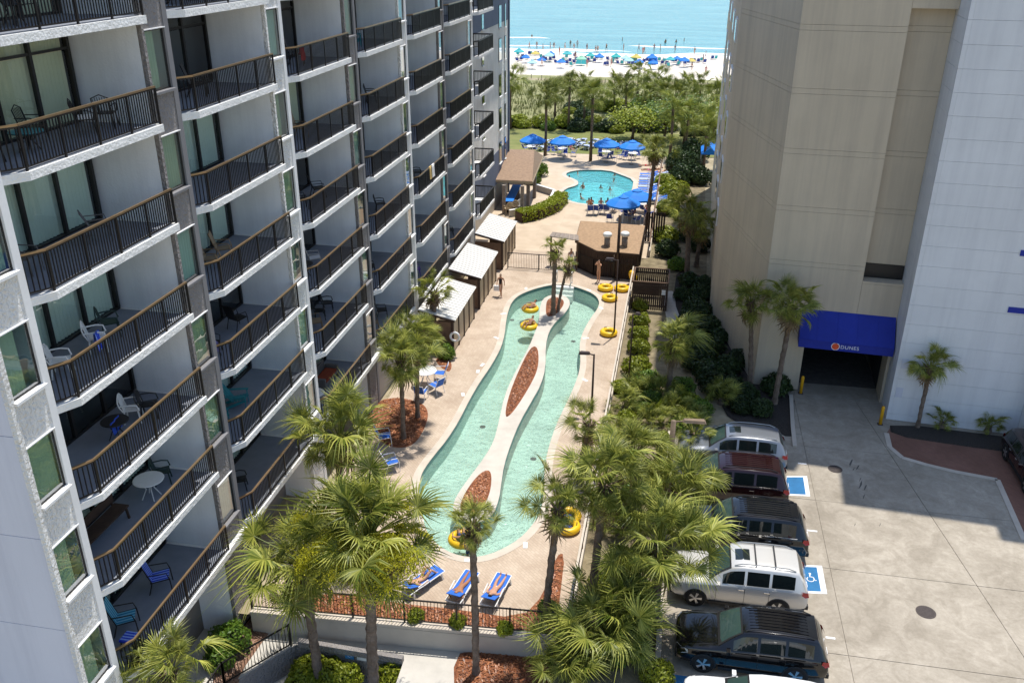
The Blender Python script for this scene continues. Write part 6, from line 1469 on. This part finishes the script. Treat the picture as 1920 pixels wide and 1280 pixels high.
# shade tents
for (x, y, m_, lab) in [(1075,255,'umbrella_teal','teal beach shade tent pitched on the sand'), (1240,262,'umbrella_blue','blue beach shade tent beside a blue umbrella'), (655,262,'umbrella_teal','small dark teal beach tent among the chairs')]:
    q = G(*BP(x, y), -.5); t = thing('beach_tent', lab, 'tent', (q.x, q.y, beach_z(q.y)))
    part('cover', MB().add([(-1.1, -.8, 0), (1.1, -.8, 0), (1.0, .6, 0), (-1.0, .6, 0), (-.8, -.1, 1.2), (.8, -.1, 1.2)], [(0, 4, 5, 1), (2, 5, 4, 3), (3, 4, 0), (1, 5, 2)]).mesh('cover', m_), t); part('pole', MB().tube([(-.8, -.1, 1.2), (.8, -.1, 1.2)], .02, 5).mesh('pole', 'white_metal'), t)

# ------------------------------------------------------------------ tubes
tube0 = thing('inflatable_tube', '', 'tube'); part('ring', torus(.40, .165, 28, 12).mesh('ring', 'tube_yellow', True), tube0, (0, 0, .165))
mb = MB()
for s in (-1, 1): mb.tube([(s*.36, -.1, .31), (s*.40, -.06, .37), (s*.40, .06, .37), (s*.36, .1, .31)], .018, 5)
part('handle', mb.mesh('handle', 'rubber'), tube0); part('seat_mesh', MB().lathe([(.30, .1), (.05, .08)], 16, cap=False).mesh('seat_mesh', 'cloth_navy'), tube0)
TUBES = [((994,582),-.21,'yellow tube with a rider drifting beside the island palm'), ((992,614),-.21,'yellow tube with a rider drifting behind another along the river'), ((866,1015),-.21,'yellow tube with a rider near the river end behind the slender palm'), ((1135,543),.012,'yellow tube lying on the deck below the standing woman'), ((1166,544),.012,'yellow tube lying on the deck in front of the service pole'), ((1143,562),.012,'yellow tube lying on the deck nearest the river bend'), ((1141,627),.012,'yellow tube lying at the foot of the thin lamp post'), ((1064,992),.012,'yellow tube lying on the deck behind the leaning palm'), ((1066,972),.012,'yellow tube lying partly under another by the leaning palm')]
for i, (px, z, lab) in enumerate(TUBES):
    q = G(*px, max(z, -.17)); place(tube0, (q.x, q.y, z), i*.9, 1.05 if i < 3 else 1.0, label=lab)
q = G(1178, 535); o = place(tube0, (q.x+.2, q.y, .55), .3, 1.0, label='yellow tube propped upright against the fence corner'); o.rotation_euler = (0, 1.25, .5)
# ================================================================== PEOPLE
def skin_bake(verts, edges, rads, m_, name, sub=1, flat=None):
    me = bpy.data.meshes.new('t'); me.from_pydata(verts, edges, []); o = bpy.data.objects.new('t', me); C.objects.link(o)
    sk = o.modifiers.new('Skin', 'SKIN'); sk.use_smooth_shade = True; sk.branch_smoothing = .6
    if not me.skin_vertices: me.attributes
    L = me.skin_vertices[0].data
    for i, r in enumerate(rads):
        L[i].radius = (r, r) if not isinstance(r, tuple) else r
        L[i].use_root = (i == 0)
    ss = o.modifiers.new('S', 'SUBSURF'); ss.levels = sub; ss.render_levels = sub
    dg = bpy.context.evaluated_depsgraph_get(); dg.update()
    out = bpy.data.meshes.new_from_object(o.evaluated_get(dg)); out.name = name; bpy.data.objects.remove(o)
    out.materials.clear(); out.materials.append(MT[m_])
    for p_ in out.polygons: p_.use_smooth = True; p_.material_index = 0
    return out
# joints: pelvis spine chest neck head crown | shoulder elbow wrist hand x2 | hip knee ankle toe x2
RAD = [.125, .115, .135, .055, .085, .075]+[.06, .042, .03, .034]*2+[.085, .058, .04, .03]*2
EDG = [(0, 1), (1, 2), (2, 3), (3, 4), (4, 5), (2, 6), (6, 7), (7, 8), (8, 9), (2, 10), (10, 11), (11, 12), (12, 13), (0, 14), (14, 15), (15, 16), (16, 17), (0, 18), (18, 19), (19, 20), (20, 21)]
def V3(*a): return [tuple(q) for q in a]
POSE = {
 'stand': V3((0,0,.96),(0,0,1.15),(0,0,1.34),(.01,0,1.49),(.02,0,1.61),(.02,0,1.70),(0,.17,1.42),(-.02,.22,1.14),(.04,.23,.90),(.06,.22,.81),(0,-.17,1.42),(-.02,-.22,1.14),(.04,-.23,.90),(.06,-.22,.81),(0,.09,.93),(.02,.10,.51),(-.01,.10,.09),(.15,.11,.04),(0,-.09,.93),(.02,-.10,.51),(-.01,-.10,.09),(.15,-.11,.04)),
 'walk': V3((0,0,.95),(.01,0,1.14),(.03,0,1.33),(.05,0,1.48),(.07,0,1.60),(.07,0,1.69),(.02,.17,1.41),(-.10,.22,1.15),(-.08,.24,.90),(-.06,.24,.81),(.02,-.17,1.41),(.10,-.22,1.15),(.26,-.2,.98),(.32,-.18,.92),(0,.09,.92),(.20,.10,.52),(.18,.10,.10),(.34,.11,.05),(0,-.09,.92),(-.06,-.10,.50),(-.30,-.10,.16),(-.2,-.11,.04)),
 'shade_eyes': V3((0,0,.96),(0,0,1.15),(0,0,1.34),(.01,0,1.49),(.02,0,1.61),(.02,0,1.70),(0,.17,1.42),(.16,.24,1.32),(.14,.10,1.58),(.13,.04,1.63),(0,-.17,1.42),(.16,-.24,1.32),(.15,-.10,1.56),(.13,-.04,1.60),(0,.09,.93),(.02,.09,.51),(-.01,.08,.09),(.15,.09,.04),(0,-.09,.93),(-.02,-.09,.51),(-.04,-.07,.09),(.11,-.08,.04)),
 'sit': V3((0,0,.36),(-.06,0,.54),(-.12,0,.73),(-.13,0,.88),(-.11,0,1.0),(-.11,0,1.09),(-.11,.17,.80),(-.02,.23,.56),(.18,.22,.52),(.26,.2,.52),(-.11,-.17,.80),(-.02,-.23,.56),(.18,-.22,.52),(.26,-.2,.52),(.02,.09,.34),(.42,.11,.40),(.52,.11,.08),(.66,.12,.04),(.02,-.09,.34),(.42,-.11,.40),(.52,-.11,.08),(.66,-.12,.04)),
 'lie': V3((0,0,.13),(-.19,0,.15),(-.37,0,.20),(-.52,0,.27),(-.63,0,.33),(-.72,0,.36),(-.44,.18,.20),(-.22,.27,.12),(.0,.26,.10),(.09,.25,.10),(-.44,-.18,.20),(-.22,-.27,.12),(.0,-.26,.10),(.09,-.25,.10),(.04,.09,.12),(.44,.12,.13),(.84,.11,.07),(.90,.12,.2),(.04,-.09,.12),(.44,-.12,.13),(.84,-.11,.07),(.90,-.12,.2)),
 'lie_knees': V3((0,0,.13),(-.19,0,.15),(-.37,0,.20),(-.52,0,.27),(-.63,0,.33),(-.72,0,.36),(-.44,.18,.20),(-.55,.34,.16),(-.74,.24,.2),(-.8,.18,.22),(-.44,-.18,.20),(-.22,-.27,.12),(.0,-.26,.10),(.09,-.25,.10),(.04,.09,.12),(.34,.12,.46),(.62,.12,.08),(.76,.13,.05),(.04,-.09,.12),(.38,-.14,.40),(.66,-.13,.08),(.8,-.14,.05)),
 'prone': V3((0,0,.14),(-.19,0,.15),(-.37,0,.18),(-.52,0,.22),(-.63,0,.26),(-.72,0,.27),(-.44,.18,.17),(-.64,.30,.12),(-.80,.16,.12),(-.86,.08,.12),(-.44,-.18,.17),(-.64,-.30,.12),(-.80,-.16,.12),(-.86,-.08,.12),(.04,.09,.13),(.44,.11,.10),(.82,.11,.10),(.94,.12,.05),(.04,-.09,.13),(.44,-.11,.10),(.82,-.11,.10),(.94,-.12,.05)),
 'tube': V3((0,0,.10),(-.14,0,.20),(-.28,0,.34),(-.38,0,.46),(-.44,0,.57),(-.47,0,.65),(-.30,.18,.40),(-.22,.36,.36),(.0,.40,.37),(.08,.40,.37),(-.30,-.18,.40),(-.22,-.36,.36),(.0,-.40,.37),(.08,-.40,.37),(.03,.09,.11),(.36,.12,.42),(.62,.12,.20),(.72,.13,.16),(.03,-.09,.11),(.36,-.12,.42),(.62,-.12,.20),(.72,-.13,.16))}
BODY = {k: skin_bake(v, EDG, RAD, 'skin', 'body') for k, v in POSE.items()}
BODYT = {}
for k in ('lie', 'lie_knees', 'prone', 'stand', 'sit'):
    BODYT[k] = BODY[k].copy(); BODYT[k].materials.clear(); BODYT[k].materials.append(MT['skin_tan'])
def wear(pose, m_, kind):
    v = POSE[pose]; L = lambda a, b, t: tuple(Vector(v[a]).lerp(Vector(v[b]), t))
    if kind == 'trunks':
        vs_ = [v[0], L(0, 1, .3), v[14], L(14, 15, .55), v[18], L(18, 19, .55)]; es = [(0, 1), (0, 2), (2, 3), (0, 4), (4, 5)]; rr = [.14, .132, .098, .09, .098, .09]
    elif kind == 'suit':
        vs_ = [v[0], v[1], v[2], L(2, 3, .35), v[14], v[18]]; es = [(0, 1), (1, 2), (2, 3), (0, 4), (0, 5)]; rr = [.137, .125, .147, .075, .095, .095]
    elif kind == 'bikini':
        vs_ = [v[0], L(0, 1, .35), v[14], v[18]]; es = [(0, 1), (0, 2), (0, 3)]; rr = [.137, .122, .095, .095]
    else:
        vs_ = [L(0, 1, .2), v[1], v[2], L(2, 3, .4), L(2, 6, .95), L(6, 7, .45), L(2, 10, .95), L(10, 11, .45)]; es = [(0, 1), (1, 2), (2, 3), (2, 4), (4, 5), (2, 6), (6, 7)]; rr = [.142, .132, .15, .07, .075, .066, .075, .066]
    return skin_bake(vs_, es, rr, m_, kind)
WC = {}
def hair_mesh(pose, m_='hair_brown', long_=False):
    v = POSE[pose]; h = Vector(v[4]); c = Vector(v[5]); n = (h-Vector(v[3])).normalized(); back = Vector((-1, 0, 0)) if abs(n.x) < .6 else Vector((0, 0, 1))
    d = n.cross(Vector((0, 1, 0))).normalized(); d = d if d.x < 0 else -d
    if abs(n.x) > .6: d = Vector((0, 0, -1))
    vs_ = [tuple(c+n*.018), tuple(h+d*.035), tuple(Vector(v[3])+d*.05)]; rr = [.085, .088, .05]
    if long_: vs_.append(tuple(Vector(v[3])+d*.1-n*.16)); rr.append(.045)
    return skin_bake(vs_, [(i, i+1) for i in range(len(vs_)-1)], rr, m_, 'hair')
HR = {}
def person(pose, loc, rz, label, wearing=(('trunks', 'cloth_navy'),), tan=False, scale=1.0, group=None, long_=False):
    t = thing('person', label, 'person', loc, rz, group); t.scale = (scale,)*3
    part('body', (BODYT if tan else BODY)[pose], t)
    for kd, m_ in wearing:
        k = (pose, m_, kd)
        if k not in WC: WC[k] = wear(pose, m_, kd)
        part({'trunks': 'swim_trunks', 'suit': 'swimsuit', 'bikini': 'bikini_bottom', 'shirt': 'shirt'}[kd], WC[k], t)
    k = (pose, long_)
    if k not in HR: HR[k] = hair_mesh(pose, 'hair_brown', long_)
    part('hair', HR[k], t); return t
# the walking woman and the one shading her eyes
q = G(939, 556); pw_ = person('walk', (q.x, q.y, .002), -1.7, 'person in a black swimsuit walking past the cabanas with a bag', (('suit', 'cloth_black'),), long_=True)
bg_ = thing('beach_bag', 'white cloth bag held at the side of the walking person', 'bag', (q.x-.3, q.y-.02, .45)); part('bag_body', MB().prism([(-.2, -.06), (-.17, -.1), (.17, -.1), (.2, -.06), (.2, .06), (.17, .1), (-.17, .1), (-.2, .06)], 0, .36).mesh('bag_body', 'cloth_white'), bg_); part('strap', MB().tube([(-.12, 0, .36), (-.1, 0, .55), (.1, 0, .55), (.12, 0, .36)], .012, 5).mesh('strap', 'cloth_black'), bg_)
q = G(1122, 528); person('shade_eyes', (q.x, q.y-.1, .002), -2.0, 'person in a brown bikini standing with hands raised to the face by the tubes', (('bikini', 'cloth_red'),), long_=True)
q = G(1070, 506); person('stand', (q.x, q.y, .002), -1.2, 'person in a white shirt standing at the river steps', (('shirt', 'cloth_white'), ('trunks', 'cloth_navy')))
# sunbathers on the near loungers
for i, (pose, wr, lab, tan) in enumerate([('lie_knees', (('bikini', 'cloth_black'),), 'person in a black bikini lying with bent knees on a blue lounger', False), ('prone', (('bikini', 'cloth_navy'),), 'tanned person lying face down on the lounger behind the slender palm', True), ('lie', (('bikini', 'cloth_white'),), 'person in a white bikini lying on the lounger beside the mulch', False)]):
    (qx, qy, qz), r_ = SBP[i]; o = person(pose, (qx, qy, .23), r_, lab, wr, tan, .98, long_=True)
# riders
for i, lab in enumerate(['person riding the yellow tube beside the island palm', 'person reclining in the yellow tube behind another rider', 'person riding the yellow tube near the slender palm']):
    px, z, _ = TUBES[i]; q = G(*px, -.17); person('tube', (q.x, q.y, z+.12), (-2.4, -2.0, 1.9)[i], lab, (('trunks', ('cloth_navy', 'cloth_black', 'cloth_navy')[i]),), scale=.95)
q = G(880, 1040, -.17); person('stand', (q.x, q.y, -.85), 1.2, 'person in blue trunks wading behind the slender palm trunk', (('trunks', 'towel_blue' if False else 'cloth_navy'),))
# swimmers and loungers round the pool
PC = lambda x, y: (x/4+880, y/4+230)
for i, (x, y) in enumerate([(820,385),(755,416),(1085,394),(1075,441),(848,494),(1060,505),(843,572),(988,486)]):
    q = G(*PC(x, y), -.14); person('sit', (q.x, q.y, -.86 if i not in (4, 6) else -.6), i*1.1, 'person bathing in the turquoise pool', (('trunks', ('cloth_navy', 'cloth_black', 'cloth_red')[i % 3]),), bool(i % 2), .95, 'people bathing in the turquoise pool')
for i, (x, y) in enumerate([(895,655),(912,650),(985,655),(1035,655),(1085,655)]):
    q = G(*PC(x, y)); person('sit', (q.x, q.y, .1), 1.6, 'person sitting on a blue chair facing the pool', (('trunks', ('cloth_navy', 'cloth_black')[i % 2]),), bool(i % 2), 1.0, 'people sitting on chairs facing the pool')
for i, (x, y) in enumerate([(1185,690),(1330,690),(1230,720),(1000,205),(1035,200),(1120,225),(1180,255),(760,225),(490,190),(1250,250),(1060,215)]):
    q = G(*PC(x, y)); person('sit', (q.x, q.y, .08), i*1.7, 'person sitting at the tables under the blue umbrellas', (('shirt', ('cloth_white', 'cloth_red', 'cloth_navy', 'cloth_pink')[i % 4]), ('trunks', 'cloth_navy')), False, 1.0, 'people sitting under the blue umbrellas')
for i, (x, y) in enumerate([(1330,345),(1400,375),(1420,395),(1350,380)]):
    q = G(*PC(x, y)); person('lie', (q.x, q.y, .24), PI+.12, 'person lying on a lounger in the double row', (('trunks', ('cloth_red', 'cloth_pink')[i % 2]),), bool(i % 2), 1.0, 'people lying on the double row of loungers')
# beach crowd
cl = ['cloth_navy', 'cloth_black', 'cloth_red', 'cloth_pink', 'cloth_white']
for i, (x, y) in enumerate([(400,140),(430,138),(475,185),(595,148),(622,118),(770,168),(788,168),(1125,152),(1157,180),(1168,178),(340,155),(565,118),(1670,222),(1670,365),(1650,250),(1555,330),(605,225),(230,135),(290,130),(520,140),(700,150),(860,150),(1000,150),(1250,150),(1300,155),(1420,160),(1580,180),(900,290),(700,300),(330,290)]):
    q = G(*BP(x, y), -.55); z = beach_z(q.y); k = i % 5
    person(('stand', 'walk')[i % 2], (q.x, q.y, z), i*1.3, f"person in {['navy', 'black', 'red', 'pink', 'white'][k]} swimwear {('standing', 'walking')[i % 2]} on the beach sand", (('suit' if i % 3 else 'trunks', cl[k]),), bool(i % 2) and i % 2 == 0, 1.0, 'people on their feet on the beach')
for i, (x, y) in enumerate([(990,72),(1340,92),(1430,88),(1495,78),(250,45),(1345,84)]):
    q = G(*BP(x, y), SEA_Z); person('stand', (q.x, q.y, SEA_Z-.95), i*1.1, 'person wading waist-deep in the sea', (('trunks', 'cloth_black'),), True, 1.0, 'people wading in the sea')
for i, (x, y) in enumerate(SEATS):
    if i % 4 == 3: continue
    q = G(*BP(x, y), -.5); k = i % 5
    person('sit', (q.x, q.y, beach_z(q.y)-.08), 1.57, f"person in {['navy', 'black', 'red', 'pink', 'white'][k]} sitting on a low beach chair", (('suit' if i % 2 else 'shirt', cl[k]),), i % 3 == 0, 1.0, 'people sitting on beach chairs')

# ================================================================== CARS
WHEEL = None
def make_wheel():
    prof = [(.24, -.10), (.34, -.125), (.375, -.10), (.385, -.05), (.385, .05), (.375, .10), (.34, .125), (.24, .10)]
    ty = MB().lathe(prof, 26, cap=False); ty.s = True
    rim = MB().lathe([(.245, -.10), (.24, .085), (.20, .10)], 26, cap=False); rim.lathe([(.22, .03), (.0, .03)], 20, cap=False)
    sp = MB()
    for k in range(5):
        a = 2*PI*k/5
        for da in (-.12, .12): sp.bar((.04*math.cos(a), .04*math.sin(a), .105), (.235*math.cos(a+da), .235*math.sin(a+da), .095), .045, .03, (0, 0, 1))
    sp.lathe([(.06, .09), (.06, .125), (.02, .13)], 12)
    return ty.mesh('wheel', 'rubber', True), rim.mesh('rim', 'car_trim'), sp.mesh('spokes', 'alloy')
WM = make_wheel()
BASE = [(-2.50, .70, .42, .70, .73, .58), (-2.45, .86, .34, .84, .88, .72), (-2.30, .95, .30, .93, .98, .80), (-1.85, .99, .27, 1.0, 1.06, .85), (-1.35, 1.0, .25, 1.04, 1.11, .87), (-1.08, 1.0, .25, 1.06, 1.15, .87),
        (-.72, 1.0, .25, 1.07, 1.44, .77), (-.32, 1.0, .25, 1.08, 1.69, .70), (.1, 1.0, .25, 1.09, 1.76, .71), (.9, 1.0, .25, 1.10, 1.78, .72), (1.7, .99, .26, 1.12, 1.75, .715), (2.10, .98, .28, 1.12, 1.69, .70), (2.30, .965, .31, 1.10, 1.42, .75), (2.42, .95, .34, 1.04, 1.14, .82), (2.49, .92, .38, .95, 1.0, .82), (2.53, .84, .44, .72, .75, .62)]
def car(label, loc, paint, L=5.0, W=2.0, H=1.78, rails=True, ribs=False, sunroof=False, boxy=0.0, rz=0, chromeline=False, name='parked_car', privacy=True, crossbars=False):
    t = thing(name, label, 'car', loc, rz)
    kx, kw, kz = L/5.03, W/2.0, H/1.78
    st = []
    for (x, hw, zb, belt, top, rw_) in BASE:
        if boxy and x > -.4: rw_ = rw_+boxy*.06*(1 if x < 2.2 else .5); top = top+boxy*.03*(1 if x > 1.5 else 0)
        st.append((x*kx, hw*kw, zb*kz, belt*kz, top*kz, rw_*kw))
    def S(x):
        for a, b in zip(st[:-1], st[1:]):
            if a[0] <= x <= b[0]:
                f_ = (x-a[0])/(b[0]-a[0]); return tuple(a[i]+(b[i]-a[i])*f_ for i in range(6))
        return st[0] if x < st[0][0] else st[-1]
    def sec(s_):
        x, hw, zb, bl, tp_, rw_ = s_; sh = max(bl+.012, tp_-.075*kz)
        return [(0, zb), (hw*.8, zb), (hw*.965, zb+.1), (hw*.995, zb+.24), (hw, (zb+bl)*.5), (hw*.99, bl-.12), (hw*.965, bl-.03), (hw*.94, bl), (rw_+.02, sh), (rw_*.965, min(tp_-.012, sh+.045)), (rw_*.8, tp_), (rw_*.4, tp_+.012), (0, tp_+.016)]
    mb = MB(); n = 13
    for s_ in st:
        p_ = sec(s_); full = [(y, z) for y, z in p_]+[(-y, z) for y, z in p_[-2:0:-1]]
        mb.v += [(s_[0], y, z) for y, z in full]
    N = 2*n-2
    for i in range(len(st)-1):
        for k in range(N): mb.f.append((i*N+k, i*N+(k+1) % N, (i+1)*N+(k+1) % N, (i+1)*N+k))
    mb.f.append(tuple(range(N-1, -1, -1))); mb.f.append(tuple((len(st)-1)*N+k for k in range(N)))
    me = mb.mesh('body', paint, True)
    bm_ = bmesh.new(); bm_.from_mesh(me); bmesh.ops.recalc_face_normals(bm_, faces=bm_.faces); bm_.to_mesh(me); bm_.free()
    me.set_sharp_from_angle(angle=math.radians(38)); body = part('body', me, t)
    # glass follows the greenhouse
    def side_pane(x0, x1, s, nm='side_window'):
        g = MB(); m_ = 6
        for i in range(m_+1):
            x = (x0+(x1-x0)*i/m_)*kx; q_ = sec(S(x)); a, b = Vector(q_[7]), Vector(q_[8]); lo = a.lerp(b, .06); hi = a.lerp(b, .90)
            g.v += [(x, s*(lo.x+.012), lo.y+.004), (x, s*(hi.x+.012), hi.y+.004)]
        g.f = [(2*i, 2*i+2, 2*i+3, 2*i+1) if s < 0 else (2*i, 2*i+1, 2*i+3, 2*i+2) for i in range(m_)]
        part(nm, g.mesh(nm, 'car_glass'), t)
    for s in (-1, 1):
        side_pane(-.62, .16, s); side_pane(.26, 1.06, s); side_pane(1.16, 1.98, s, 'quarter_window')
    def end_pane(xa, xb, nm, m_, f=.92, dz=.022):
        g = MB(); ny = 8; nx = 5
        for i in range(nx+1):
            x = (xa+(xb-xa)*i/nx)*kx; s_ = S(x); 
            for j in range(ny+1):
                y = -1+2*j/ny; yy = y*s_[5]*f; z = s_[4]+dz-.016*abs(y)**2-.08*max(0, abs(y)-.8); g.v.append((x-.006*(1 if xa < 0 else -1), yy, z))
        g.f = [(i*(ny+1)+j, (i+1)*(ny+1)+j, (i+1)*(ny+1)+j+1, i*(ny+1)+j+1) for i in range(nx) for j in range(ny)]
        part(nm, g.mesh(nm, m_, True), t)
    end_pane(-1.10, -.33, 'windshield_surround', 'car_trim', .97, .014); end_pane(-1.03, -.39, 'windshield', 'car_windshield', .88, .026); end_pane(2.14, 2.38, 'rear_window', 'car_glass', .82)
    if sunroof: end_pane(-.18, .35, 'sunroof', 'car_glass', .55)
    hw = kw
    # wheels
    R_ = .385
    for x in (-1.55*kx, 1.47*kx):
        for s in (-1, 1):
            w_ = part('wheel', WM[0], t, (x, s*(hw-.10), R_), (-s*PI/2, 0, 0), (1.04, 1.04, 1)); part('rim', WM[1], w_); part('spokes', WM[2], w_)
            a_ = MB(); pts = [(x+.435*math.cos(b), s*(hw+.004), R_+.435*math.sin(b)) for b in [(-.28+(PI+.56)*k/14) for k in range(15)]]
            a_.add(pts+[(x, s*(hw+.004), R_-.1)], [tuple(range(16)) if s < 0 else tuple(range(15, -1, -1))]); part('wheel_arch', a_.mesh('wheel_arch', 'car_trim'), t)
    for s in (-1, 1):
        part('sill', MB().box((-1.05*kx, min(s*(hw-.03), s*(hw+.012)), .24), (.98*kx, max(s*(hw-.03), s*(hw+.012)), .36)).mesh('sill', 'car_trim'), t)
        if chromeline:
            c_ = MB(); pr_ = None
            for i in range(9):
                x = (-.9+2.95*i/8)*kx; q_ = sec(S(x))[7]; P_ = (x, s*(q_[0]+.02), q_[1]+.012)
                if pr_: c_.bar(pr_, P_, .02, .03)
                pr_ = P_
            part('chrome_strip', c_.mesh('chrome_strip', 'chrome'), t)
        for x in (.08, 1.0): part('door_handle', MB().cbox((x*kx, s*(hw+.014), .96*kz), (.2, .03, .035)).mesh('door_handle', 'chrome' if paint in ('car_champagne', 'car_maroon', 'car_black', 'car_silver') else paint), t)
        g_ = MB()
        for x in (-.82, .21, 1.1): g_.box((x*kx-.006, min(s*(hw-.04), s*(hw+.003)), .38), (x*kx+.006, max(s*(hw-.04), s*(hw+.003)), 1.0*kz))
        part('door_gap', g_.mesh('door_gap', 'car_trim'), t)
        mr = part('mirror', MB().cbox((-.78*kx, s*(hw+.10), 1.13*kz), (.13, .2, .15)).mesh('mirror', paint), t)
        part('mirror_glass', MB().cbox((-.78*kx+.068, s*(hw+.10), 1.13*kz), (.006, .17, .12)).mesh('mirror_glass', 'chrome'), mr)
        part('headlight', MB().add([(-2.47*kx, s*.60*kw, .74*kz), (-2.30*kx, s*.965*kw, .72*kz), (-2.08*kx, s*1.0*kw, .80*kz), (-2.10*kx, s*.985*kw, .92*kz), (-2.36*kx, s*.84*kw, .93*kz), (-2.475*kx, s*.62*kw, .88*kz)], [(0, 1, 2, 3, 4, 5) if s > 0 else (5, 4, 3, 2, 1, 0)]).mesh('headlight', 'head_lamp'), t)
        part('tail_light', MB().add([(2.545*kx, s*.62*kw, .96*kz), (2.53*kx, s*.90*kw, .90*kz), (2.38*kx, s*.985*kw, .92*kz), (2.25*kx, s*.995*kw, 1.02*kz), (2.28*kx, s*.975*kw, 1.14*kz), (2.47*kx, s*.90*kw, 1.08*kz), (2.52*kx, s*.64*kw, 1.06*kz)], [(0, 1, 2, 3, 4, 5, 6) if s < 0 else (6, 5, 4, 3, 2, 1, 0)]).mesh('tail_light', 'tail_red'), t)
        if rails:
            r_ = MB(); pts = []
            for i in range(9): x = (-.22+2.2*i/8)*kx; s_ = S(x); pts.append((x, s*s_[5]*.86, s_[4]+.012+(.055 if 0 < i < 8 else .0)))
            r_.tube(pts, .022, 5); part('roof_rail', r_.mesh('roof_rail', 'steel' if not ribs else 'car_trim'), t)
    if ribs:
        for j in range(7):
            y = -.45+.15*j; r_ = MB(); pr_ = None
            for i in range(8):
                x = (-.1+1.9*i/7)*kx; P_ = (x, y*kw, S(x)[4]+.02)
                if pr_: r_.bar(pr_, P_, .05, .02)
                pr_ = P_
            part('roof_rib', r_.mesh('roof_rib', paint), t)
    if crossbars:
        for x in (.55, 1.25): s_ = S(x*kx); part('cross_bar', MB().bar((x*kx, -s_[5]*.85, s_[4]+.05), (x*kx, s_[5]*.85, s_[4]+.05), .05, .03).mesh('cross_bar', 'car_trim'), t)
    part('front_bumper', MB().box((-2.5*kx, -.72*kw, .30), (-2.35*kx, .72*kw, .46)).mesh('front_bumper', 'car_trim'), t); part('grille', MB().add([(-2.515*kx, -.5*kw, .52*kz), (-2.515*kx, .5*kw, .52*kz), (-2.49*kx, .52*kw, .80*kz), (-2.49*kx, -.52*kw, .80*kz)], [(3, 2, 1, 0)]).mesh('grille', 'car_trim'), t)
    part('rear_bumper', MB().box((2.3*kx, -.86*kw, .36), (2.57*kx, .86*kw, .52)).mesh('rear_bumper', 'car_trim'), t); part('number_plate', MB().box((2.56*kx, -.16, .70*kz), (2.575*kx, .16, .80*kz)).mesh('number_plate', 'sign_white'), t)
    return t
car('black crossover with ridged roof parked beside the blue access aisle', (3.78, 24.72, .008), 'car_navy', 5.05, 2.0, 1.78, ribs=True)
car('pale champagne utility car with dark sunroof between two black cars', (3.5, 28.05, .008), 'car_champagne', 5.0, 2.02, 1.9, sunroof=True, boxy=1.0, crossbars=True)
car('black utility car with chrome window line behind the pale car', (3.72, 31.25, .008), 'car_black', 5.3, 2.03, 1.92, ribs=True, chromeline=True, boxy=.6)
car('dark maroon utility car with ridged roof next to the silver car', (3.25, 34.75, .008), 'car_maroon', 5.35, 2.05, 1.9, ribs=True, chromeline=True, boxy=.8)
car('silver grey crossover at the end of the row near the tower', (3.62, 37.75, .008), 'car_silver', 5.0, 1.97, 1.75, sunroof=True)
car('white car just entering the view below the black crossover', (3.9, 21.85, .008), 'car_white', 4.7, 1.85, 1.5, rails=False)
q = G(1925, 935); car('dark red car partly seen on the brick apron', (q.x+.95, q.y+2.0, .012), 'car_maroon', 4.8, 1.9, 1.5, rails=False, rz=PI/2)
